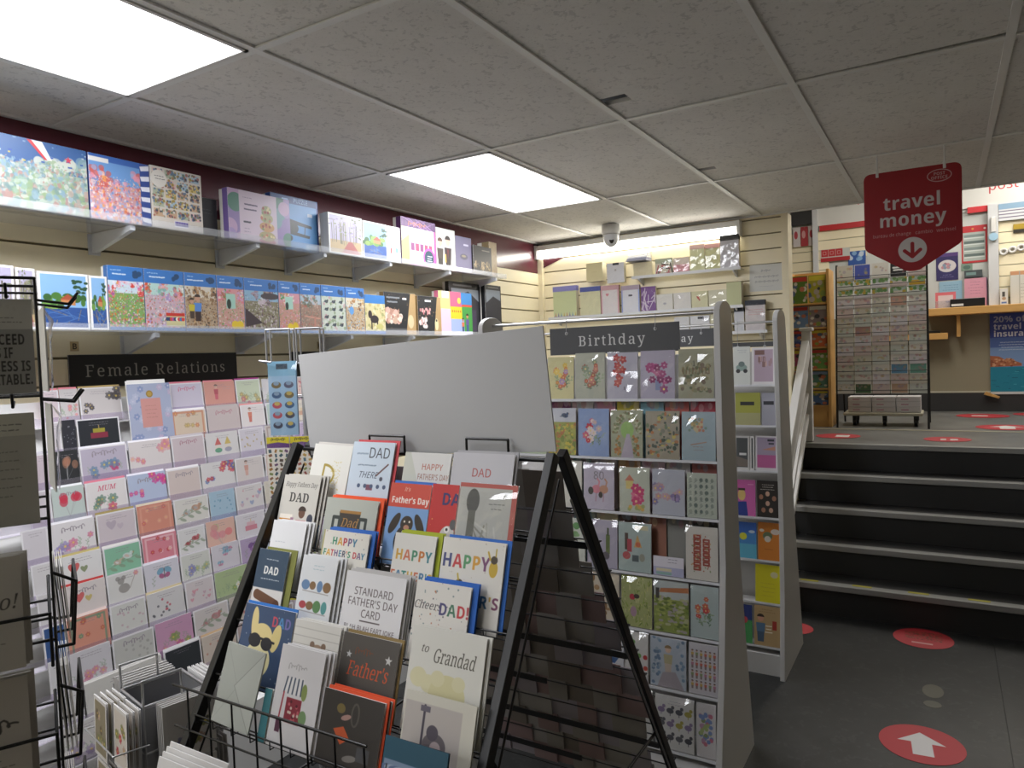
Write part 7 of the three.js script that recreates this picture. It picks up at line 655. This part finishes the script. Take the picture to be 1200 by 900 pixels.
// ---------------------------------------------------------------- raised area: counter wall, racks and posters
const ZU = -8.0;
{
  const w = structGroup('wall_upper_back'), mBeige = std(lin(0.3, 0.27, 0.19), 0.6), mGrey = std(lin(0.6, 0.62, 0.6), 0.5);
  part(w, 'lower_panel', bx(-2.8, UP, ZU - 0.1, XR, 1.83, ZU), mBeige); part(w, 'screen_panel', bx(-2.8, 1.83, ZU - 0.1, XR, 2.76, ZU - 0.02), mGrey);
  for (let y = 1.84; y < 2.7; y += 0.1) { part(w, 'slat', bx(0.44, y + 0.004, ZU - 0.02, XR, y + 0.096, ZU - 0.006), mCream); part(w, 'slat', bx(-2.8, y + 0.004, ZU - 0.02, -1.0 + (y > 2.4 ? 0.35 : 0), y + 0.096, ZU - 0.006), mCream); }
  part(w, 'fascia_backing', bx(-2.8, 2.76, ZU - 0.1, XR, 3.4, ZU - 0.01), mGrey);
  struct('baseboard_upper', [bx(-2.8, UP, ZU, XR, 1.07, ZU + 0.012)], mDark); struct('trim_2', bx(-2.8, 1.07, ZU, XR, 1.085, ZU + 0.014), std(lin(0.55, 0.52, 0.42), 0.5));
  struct('trim_3', bx(-1.143, UP, ZU, -1.095, 3.4, ZU + 0.05), mWhite2); struct('trim_4', bx(0.358, 1.87, ZU - 0.01, 0.436, 2.8, ZU + 0.04), mWhite2); struct('trim_5', bx(-1.38, 2.82, ZU, -1.145, 3.1, ZU + 0.03), mDark);
  const t = thing('counter', 'pale wooden counter shelf along the back wall of the raised area', 'counter'); part(t, 'counter_top', rbx(-0.13, 1.8, ZU + 0.001, XR - 0.01, 1.87, ZU + 0.24, 0.006), mWood); part(t, 'support', bx(0.1, 1.6, ZU + 0.002, 0.13, 1.8, ZU + 0.16), mWood); part(t, 'support', bx(1.0, 1.5, ZU + 0.002, 1.03, 1.8, ZU + 0.16), mWood);
  const l = thing('wooden_ledge', 'small wooden writing ledge below the counter end', 'shelf'); part(l, 'ledge_board', rbx(-0.5, 1.58, ZU + 0.001, 0.03, 1.64, ZU + 0.2, 0.004), mWood); part(l, 'pen_tray', rbx(-0.2, 1.641, ZU + 0.05, -0.03, 1.665, ZU + 0.14, 0.004), mBlack);
  const f = thing('fascia_sign', 'white fascia with red stripe and red post office lettering above the counter', 'sign', [0.02, 2.79, ZU - 0.01]), W = 2.3, H = 0.36, a = art(1150, 180, (c, w2, h2) => { const px = (x) => (x - 0.02 + W / 2) / W * w2, py = (y) => h2 - (y - 2.79) / H * h2; rect(c, 0, 0, w2, h2, '#e6e5e0'); c.textAlign = 'left'; text(c, 'post office', px(0.36), py(2.975), 60, '#c4333a'); text(c, 'post office', px(-0.73), py(3.03), 60, '#c4333a'); c.textAlign = 'center'; }, '#dcdbd6'); part(f, 'board', flatGeo(a, W, H, 0.02).translate(0, 0, 0.02), a.s.card); part(f, 'stripe', bx(-1.1, -0.055, 0.001, -0.45, 0, 0.026), std('#c22a30', 0.4)); part(f, 'stripe', bx(0.18, -0.045, 0.001, 0.41, 0.008, 0.028), std('#d0353c', 0.4));
}
function flat(name, label, cat, x0, x1, y0, y1, z, fn, edge, t = 0.003, px = 420) { const w = x1 - x0, h = y1 - y0, a = art(w * px, h * px, fn, edge), o = mesh(flatGeo(a, w, h, t), a.s.card, numbered(name)); pose(o, (x0 + x1) / 2, y0, z + t, 0); scene.add(o); tag(o, label, cat); return o; }
{
  const R = RNG(91), P = 'poster';
  flat('paper_notice', 'blue and white striped notice with a pink spot right of the fascia', 'notice', 0.44, 0.76, 2.64, 2.805, ZU + 0.02, (c, w, h) => { rect(c, 0, 0, w, h, '#dfe2e6'); rect(c, 0, h * 0.08, w, h * 0.3, '#8fb0cc'); for (let i = 0; i < 3; i++) rect(c, 0, h * (0.46 + i * 0.17), w, 3, '#6a5a78'); disc(c, w * 0.72, h * 0.55, 15, '#d84a70'); }, '#d8dce0');
  flat('poster', 'red-framed board of grey banknote rows beside the counter post', P, 0.152, 0.353, 2.285, 2.63, ZU - 0.018, (c, w, h) => { rect(c, 0, 0, w, h, '#cc3a40'); rect(c, w * 0.06, h * 0.18, w * 0.86, h * 0.76, '#b9c4bf'); for (let i = 0; i < 4; i++) { rect(c, w * 0.1, h * (0.24 + i * 0.17), w * 0.78, h * 0.07, i % 2 ? '#6a7a78' : '#8a9a98'); rect(c, w * 0.1, h * (0.32 + i * 0.17), w * 0.78, 4, '#e4ebe8'); } disc(c, w * 0.9, h * 0.1, 4, '#f0e0d8'); disc(c, w * 0.44, h * 0.09, 4, '#e09a50'); }, '#b83038');
  flat('poster', 'dark violet leaflet with a white oval picture', P, -0.058, 0.122, 2.14, 2.4, ZU - 0.018, (c, w, h) => { rect(c, 0, 0, w, h, '#352f66'); disc(c, w * 0.5, h * 0.48, w * 0.4, '#dcd6d8', h * 0.22); for (let i = 0; i < 8; i++) disc(c, w * (0.3 + 0.4 * R()), h * (0.4 + 0.14 * R()), 6, pick(R, ['#c8909a', '#a87a88', '#8a9ab0'])); scrib(c, w / 2, h * 0.8, w * 0.6, 2, 8, '#9a94c0', R); rect(c, 0, 0, w, h * 0.14, '#5a3f80'); }, '#2c2858');
  flat('poster', 'light blue leaflet above the pink leaflet holder', P, -0.035, 0.15, 1.93, 2.13, ZU - 0.017, (c, w, h) => { rect(c, 0, 0, w, h, '#9cc4dc'); scrib(c, w / 2, h * 0.2, w * 0.7, 3, 9, '#5a86a8', R); }, '#88b4d0'); flat('poster', 'pink leaflet standing on the counter beside the post', P, 0.168, 0.348, 1.872, 2.14, ZU + 0.004, (c, w, h) => { rect(c, 0, 0, w, h, '#e0a0b4'); rect(c, w * 0.96, 0, w * 0.04, h, '#3a3060'); scrib(c, w * 0.45, h * 0.14, w * 0.6, 5, 11, '#a86a84', R); disc(c, w * 0.55, h * 0.8, 12, '#a08a90', 6); }, '#3a3060');
  flat('poster', 'dark blue leaflet between the wire card rack and the sign', P, -0.82, -0.66, 2.235, 2.5, ZU - 0.004, (c, w, h) => { rect(c, 0, 0, w, h, '#2f5aa8'); for (let i = 0; i < 10; i++) disc(c, w * R(), h * 0.35 * R(), 9, pick(R, ['#88b0dc', '#d0dcea', '#5a86c8'])); scrib(c, w / 2, h * 0.55, w * 0.7, 4, 9, '#b8c8e8', R); }, '#2c508f');
  flat('service_sign', 'small red sign with three white icons and a red bar', 'sign', -1.075, -0.803, 2.42, 2.545, ZU + 0.001, (c, w, h) => { rect(c, 0, 0, w, h, '#d0d4ce'); for (let i = 0; i < 3; i++) { rect(c, w * (0.03 + i * 0.245), h * 0.04, w * 0.23, h * 0.56, '#c02a30'); c.strokeStyle = '#dca8a8'; c.lineWidth = 2; c.strokeRect(w * (0.09 + i * 0.245), h * 0.2, w * 0.1, h * 0.24); } rect(c, 0, h * 0.68, w, h * 0.32, '#b8282e'); }, '#b8282e');
  flat('payment_terminal', 'dark grey card terminal picture fixed above the pink leaflet', 'terminal', 0.17, 0.31, 2.15, 2.215, ZU - 0.016, (c, w, h) => { rect(c, 0, 0, w, h, '#4a5256'); rect(c, w * 0.1, h * 0.3, w * 0.55, h * 0.4, '#7a9a98'); }, '#3a4044', 0.03); flat('paper_notice', 'small green-grey ticket beside the violet leaflet', 'notice', 0.145, 0.235, 2.215, 2.28, ZU - 0.018, (c, w, h) => { rect(c, 0, 0, w, h, '#8aa090'); disc(c, w / 2, h / 2, 12, '#5f7a70', 8); }, '#7a9080');
  { const t = thing('leaflet_holder', 'pink and white leaflet holder standing on the counter', 'leaflet holder', [0.015, 1.8705, ZU + 0.12]); const a = art(80, 80, (c, w, h) => { rect(c, 0, 0, w, h, '#e8767e'); rect(c, w * 0.14, h * 0.2, w * 0.72, h * 0.8, '#f0d8d8'); disc(c, w * 0.6, h * 0.6, 9, '#c8b8d0', 5); }, '#dc6870'); part(t, 'leaflets', dress(centred(0.165, 0.15, 0.03), a), a.s.card); part(t, 'pocket', [bx(-0.085, 0, 0.001, 0.085, 0.07, 0.003), bx(-0.085, 0, -0.032, -0.083, 0.07, 0.002), bx(0.083, 0, -0.032, 0.085, 0.07, 0.002)], mAcryl); }
  { const t = thing('card_reader_box', 'black counter box with a white label beside the leaflet holder', 'box', [0.185, 1.8705, ZU + 0.17]); part(t, 'body', rbx(-0.135, 0, -0.06, 0.135, 0.075, 0.05, 0.006), mBlack); part(t, 'label', bx(-0.125, 0.01, 0.05, -0.03, 0.03, 0.0512), mWhite); part(t, 'paper', bx(-0.1, 0.0755, -0.05, 0.11, 0.0775, 0.02), mWhite); }
  { const t = thing('hand_sanitiser', 'white wall dispenser with pale blue button on the counter post', 'dispenser', [0.397, 2.5, ZU + 0.041]); part(t, 'body', rbx(-0.02, 0.04, 0, 0.02, 0.18, 0.03, 0.008), mWhite); part(t, 'button', new THREE.CylinderGeometry(0.035, 0.035, 0.03, 20).rotateX(Math.PI / 2).translate(0, 0, 0.015), std('#a8cce4', 0.4)); }
  flat('price_card', 'yellow and black card hanging on the right-hand slats', 'ticket', 0.55, 0.75, 2.52, 2.6, ZU + 0.004, (c, w, h) => { rect(c, 0, 0, w, h, '#b89a2a'); rect(c, 0, h * 0.6, w, h * 0.4, '#2e2a20'); }, '#8a7420');
  for (let i = 0; i < 3; i++) { const t = thing('tape_roll', 'white roll of tape hanging on the slats right of the counter post', 'tape', [0.475 + i * 0.066, 2.36 + i * 0.012, ZU - 0.006], 0, 'tape rolls on the slats'); part(t, 'roll', new THREE.TorusGeometry(0.024, 0.01, 8, 20).translate(0, 0, 0.012), mWhite); part(t, 'core', new THREE.TorusGeometry(0.013, 0.003, 6, 16).translate(0, 0, 0.014), mSteel); }
  flat('boxed_charger', 'small white box standing on the counter end', 'box', 0.44, 0.5, 1.872, 2.02, ZU + 0.03, (c, w, h) => { rect(c, 0, 0, w, h, '#e4e4e2'); rect(c, w * 0.3, h * 0.2, 8, 18, '#4a4a4a'); disc(c, w * 0.5, h * 0.6, 6, '#b89a80'); rect(c, w * 0.2, h * 0.8, w * 0.6, 6, '#5a78b8'); }, '#dcdcda', 0.04); flat('boxed_cable', 'white carton with orange top on the counter end', 'box', 0.52, 0.66, 1.872, 2.17, ZU + 0.03, (c, w, h) => { rect(c, 0, 0, w, h, '#dcdcd6'); rect(c, 0, 0, w, h * 0.12, '#d8a078'); rect(c, w * 0.46, 0, 3, h, '#b0b0a8'); scrib(c, w * 0.7, h * 0.4, w * 0.4, 5, 12, '#9a9a98', R); }, '#d4d4ce', 0.04);
  flat('poster', 'large blue poster reading 20% off travel insurance over a rocky bay', P, 0.362, 0.93, 1.054, 1.798, ZU + 0.016, (c, w, h) => { rect(c, 0, 0, w, h, '#3d4fa2'); rect(c, 0, h * 0.42, w, h * 0.24, '#7f9fd0'); rect(c, 0, h * 0.3, w, h * 0.12, '#5874b8'); c.textAlign = 'left'; text(c, '20% off', w * 0.05, h * 0.075, 30, '#b6bad0', 'sans-serif', 'bold'); text(c, 'travel', w * 0.05, h * 0.165, 30, '#d4d8ea', 'sans-serif', 'bold'); text(c, 'insurance', w * 0.05, h * 0.255, 30, '#f0f2fa', 'sans-serif', 'bold'); c.textAlign = 'center'; for (let i = 0; i < 4; i++) scrib(c, w * 0.3, h * (0.36 + i * 0.03), w * 0.48, 1, 8, '#c4d0ea', R, 2.5); poly(c, [[0, h * 0.52], [w * 0.12, h * 0.53], [w * 0.2, h * 0.57], [w * 0.3, h * 0.58], [w * 0.42, h * 0.62], [w * 0.42, h * 0.65], [0, h * 0.66]], '#b0694a'); for (let i = 0; i < 40; i++) disc(c, w * 0.36 * R(), h * (0.56 + 0.09 * R()), 4, pick(R, ['#c88a64', '#8f5238', '#d8a480']), 3); rect(c, 0, h * 0.66, w, h * 0.31, '#1f88a4'); for (let i = 0; i < 90; i++) rect(c, w * R(), h * (0.66 + 0.3 * R()), 20 * R(), 2, pick(R, ['#2f9ab4', '#187890', '#58b4c8', '#12647c'])); rect(c, 0, h * 0.965, w, h * 0.035, '#d8dcdc'); }, '#c8ccd0', 0.004, 400);
  { const t = thing('wooden_wedge', 'small wooden wedge lying under the corner of the insurance poster', 'wedge', [0.37, 1.02, ZU + 0.03]); part(t, 'wedge_body', extrude([[-0.06, 0.035], [0.05, 0], [0.06, 0.012], [-0.045, 0.06]], 0.03, 0.002), mWood); }
  for (let i = 0; i < 3; i++) { const a = art(60, 110, (c, w, h) => { rect(c, 0, 0, w, h, ['#d8d0d0', '#b03a40', '#c8b8b4'][i]); disc(c, w * 0.4, h * 0.4, 15, ['#b84a54', '#d8a0a0', '#a83c44'][i], 22); }, '#d8d4d0'), t = thing('hanging_pack', ['white and red pack hanging near the grey post', 'solid red pack hanging next to the grey post', 'pale pack with red print behind the magazine stand'][i], 'pack', [-1.3 + i * 0.075, 2.6, ZU + 0.02]); part(t, 'card', dress(centred(0.07, 0.2, 0.008), a), a.s.card); part(t, 'peg', rod([0, 0.19, -0.015], [0, 0.19, 0.02], 0.002), mSteel); }
}
{ // black wire card rack on the raised floor
  const x0 = -0.75, x1 = -0.11, zf = -6.33, t = thing('wire_card_rack', 'black wire rack of small cards standing on the raised floor', 'display rack', [0, UP, 0]);
  for (const x of [x0, x1]) { part(t, 'front_leg', bar([x, 0, zf + 0.02], [x, 1.32, zf - 0.13], 0.016, 0.016), mBlack); part(t, 'rear_leg', bar([x, 0, zf - 0.52], [x, 1.32, zf - 0.15], 0.014, 0.014), mBlack); part(t, 'brace', rod([x, 0.45, zf - 0.04], [x, 0.45, zf - 0.38], 0.004, 6), mWire); }
  const rows = 13, zAt = (y) => zf + 0.02 - 0.15 * y / 1.32;
  for (let k = 0; k < rows; k++) { const y = 0.27 + k * 0.076; part(t, 'tray_wire', [...wire([[x0, y + 0.03, zAt(y) + 0.03], [x1, y + 0.03, zAt(y) + 0.03]], 0.003), ...wire([[x0, y, zAt(y)], [x1, y, zAt(y)]], 0.002), ...[0, 1, 2, 3, 4, 5].flatMap((i) => wire([[x0 + (x1 - x0) * i / 5, y, zAt(y) - 0.005], [x0 + (x1 - x0) * i / 5, y, zAt(y) + 0.03], [x0 + (x1 - x0) * i / 5, y + 0.03, zAt(y) + 0.03]], 0.002))], mWire); }
  const R = RNG(101), tone = [['#d8d4cc', 'white'], ['#cdbcb8', 'blush'], ['#c8ccc4', 'pale sage'], ['#d4cfd4', 'pale lilac'], ['#c9c4b6', 'ivory']], green = ['#8aa878', '#6a9058', '#b8a040', '#5f8a50'], pos = ['end by the magazine stand', 'second column', 'middle column', 'fourth column', 'end by the counter'];
  for (let k = 0; k < rows; k++) for (let i = 0; i < 5; i++) {
    const y = 0.27 + k * 0.076, tall = k === rows - 1 || k < 2, h = k > 9 ? 0.125 : tall ? 0.11 : 0.096, w = 0.119, xc = x0 + 0.065 + i * 0.1275, hi = k >= 10, [b, nm] = tone[(k * 2 + i * 3) % 5];
    const special = { '12.1': ['#4a5ab0', 'blue'], '12.3': ['#1f1f22', 'black and white'], '11.4': ['#c8a030', 'mustard'], '6.1': ['#b08880', 'dusty red'], '9.3': ['#c49a88', 'terracotta'], '2.3': ['#5f8fb0', 'sea blue'], '2.4': ['#6aa090', 'sea green'], '0.1': ['#4a6a48', 'dark green'], '0.3': ['#c0a088', 'tan'] }[k + '.' + i];
    const base = special ? special[0] : b, name = special ? special[1] : nm, motif = hi && k < 12 ? 'landscape' : pick(R, ['floral', 'bird', 'cottage']);
    const a = art(58, Math.round(h * 480), (c, w2, h2) => { rect(c, 0, 0, w2, h2, special ? '#e4e2dc' : base); if (special) rect(c, 3, 3, w2 - 6, h2 - 6, base); if (motif === 'landscape') { rect(c, 3, 3, w2 - 6, h2 * 0.6, '#a8b8b0'); for (let q = 0; q < 14; q++) disc(c, R() * w2, h2 * (0.3 + 0.4 * R()), 6, pick(R, green)); } else { c.globalAlpha = 0.5; for (let q = 0; q < 6; q++) disc(c, w2 * (0.15 + 0.7 * R()), h2 * (0.2 + 0.5 * R()), 3 + 3 * R(), pick(R, ['#b08a88', '#8a9a88', '#9a90a8', '#b8a070', '#c08080'])); c.globalAlpha = 1; } if (k === 12 && i === 3) scrib(c, w2 / 2, h2 * 0.4, w2 * 0.7, 2, 9, '#e8e8e8', R, 6); }, '#dedad4');
    const o = mesh(foldGeo(a, w, h, 0.004), a.s.card, numbered('small_card')); pose(o, xc, UP + y + 0.003, zAt(y) + 0.022, 0, 0.12); scene.add(o); tag(o, `${name} ${motif} card, ${k ? ORD[rows - 1 - k] ?? ['twelfth'][0] : 'lowest'} tier, ${pos[i]} of the wire rack`, 'greeting card', 'small cards on the wire rack');
  }
  { const d = thing('wheeled_dolly', 'low pale dolly on black castors under the wire rack', 'dolly', [-0.42, UP, -6.6]); part(d, 'deck', rbx(-0.3, 0.085, -0.16, 0.27, 0.11, 0.16, 0.008), std(lin(0.5, 0.48, 0.38), 0.6)); for (const [x, z] of [[-0.22, 0.1], [0.0, 0.1], [0.22, 0.1], [-0.22, -0.1], [0.22, -0.1]]) { const c = part(d, 'castor', new THREE.CylinderGeometry(0.032, 0.032, 0.024, 16).rotateZ(Math.PI / 2).translate(x, 0.032, z), mBlack); part(c, 'fork', bx(x - 0.016, 0.03, z - 0.012, x + 0.016, 0.085, z + 0.012), mChar); } }
  const bm = art(120, 40, (c, w, h) => { rect(c, 0, 0, w, h, '#e2dfe2'); rect(c, w * 0.2, h * 0.42, w * 0.3, h * 0.14, '#b8608a'); rect(c, 0, h * 0.9, w, h * 0.1, '#b0aeb2'); }, '#d6d4d8');
  for (let j = 0; j < 3; j++) for (let i = 0; i < 3; i++) { const o = mesh(dress(new RoundedBoxGeometry(0.17, 0.042, 0.2, 1, 0.003).translate(0, 0.021, 0), bm), bm.s.card, numbered('card_carton')); o.position.set(-0.6 + i * 0.175, UP + 0.111 + j * 0.0425, -6.58 + 0.004 * j); scene.add(o); tag(o, `white carton with pink print, ${['bottom', 'middle', 'top'][j]} of the ${['first', 'second', 'third'][i]} stack from the magazine stand`, 'box', 'cartons on the dolly'); }
}
{ // magazine stand
  const x0 = -1.1, x1 = -0.815, z = -6.36, t = thing('magazine_stand', 'tall tan wooden stand of magazines at the head of the stairs', 'magazine stand', [0, UP, 0]), pts = [];
  part(t, 'side_board', rbx(x1, 0, z - 0.25, x1 + 0.022, 1.29, z + 0.03, 0.003), mWood); part(t, 'side_board', rbx(x0 - 0.022, 0, z - 0.25, x0, 1.29, z + 0.03, 0.003), mWood); part(t, 'back_board', bx(x0, 0, z - 0.25, x1, 1.29, z - 0.235), mWood); part(t, 'kick_board', bx(x0, 0, z - 0.02, x1, 0.17, z + 0.01), mWood);
  const mags = [[1.02, ['#5a7a28', 'green'], ['#a8a02c', 'olive']], [0.82, ['#6a86a8', 'grey-blue tractor'], ['#8a7a78', 'brown']], [0.66, ['#3a4a88', 'navy'], ['#c8602c', 'orange']], [0.48, ['#a8506a', 'rose'], ['#6a9a4a', 'leaf green']], [0.32, ['#3a6aa0', 'blue'], ['#5a8a78', 'teal']], [0.18, ['#a83a2c', 'red sunset'], ['#4a6a98', 'slate blue']]], R = RNG(111);
  mags.forEach(([y, ...two], k) => { part(t, 'shelf', bx(x0, y - 0.014, z - 0.2, x1, y - 0.002, z + 0.02 - k * 0.0), mWood); two.forEach(([col, nm], i) => { const a = art(64, 96, (c, w, h) => { rect(c, 0, 0, w, h, col); rect(c, 3, 4, w - 6, h * 0.16, pick(R, ['#d8c83a', '#e4e0d8', '#c83a30', '#88a0c8'])); for (let q = 0; q < 14; q++) disc(c, w * R(), h * (0.25 + 0.7 * R()), 4 + 6 * R(), pick(R, ['#d8d0c0', '#5a6a8a', '#8a9a40', '#c07050', '#3a3a40', '#b8a898'])); }, '#dcd8d0'), o = mesh(flatGeo(a, 0.135, (k ? mags[k - 1][0] - y : 0.25) - 0.022, 0.004), a.s.gloss, numbered('magazine')); pose(o, x0 + 0.072 + i * 0.141, UP + y + 0.001, z + 0.008, 0, 0.04); scene.add(o); tag(o, `${nm} magazine on the wooden stand at the stair head`, 'magazine', 'magazines on the wooden stand'); }); });
}

scene.traverse((o) => { if (o.isMesh) { o.castShadow = true; o.receiveShadow = true; } });
renderer.render(scene, camera);
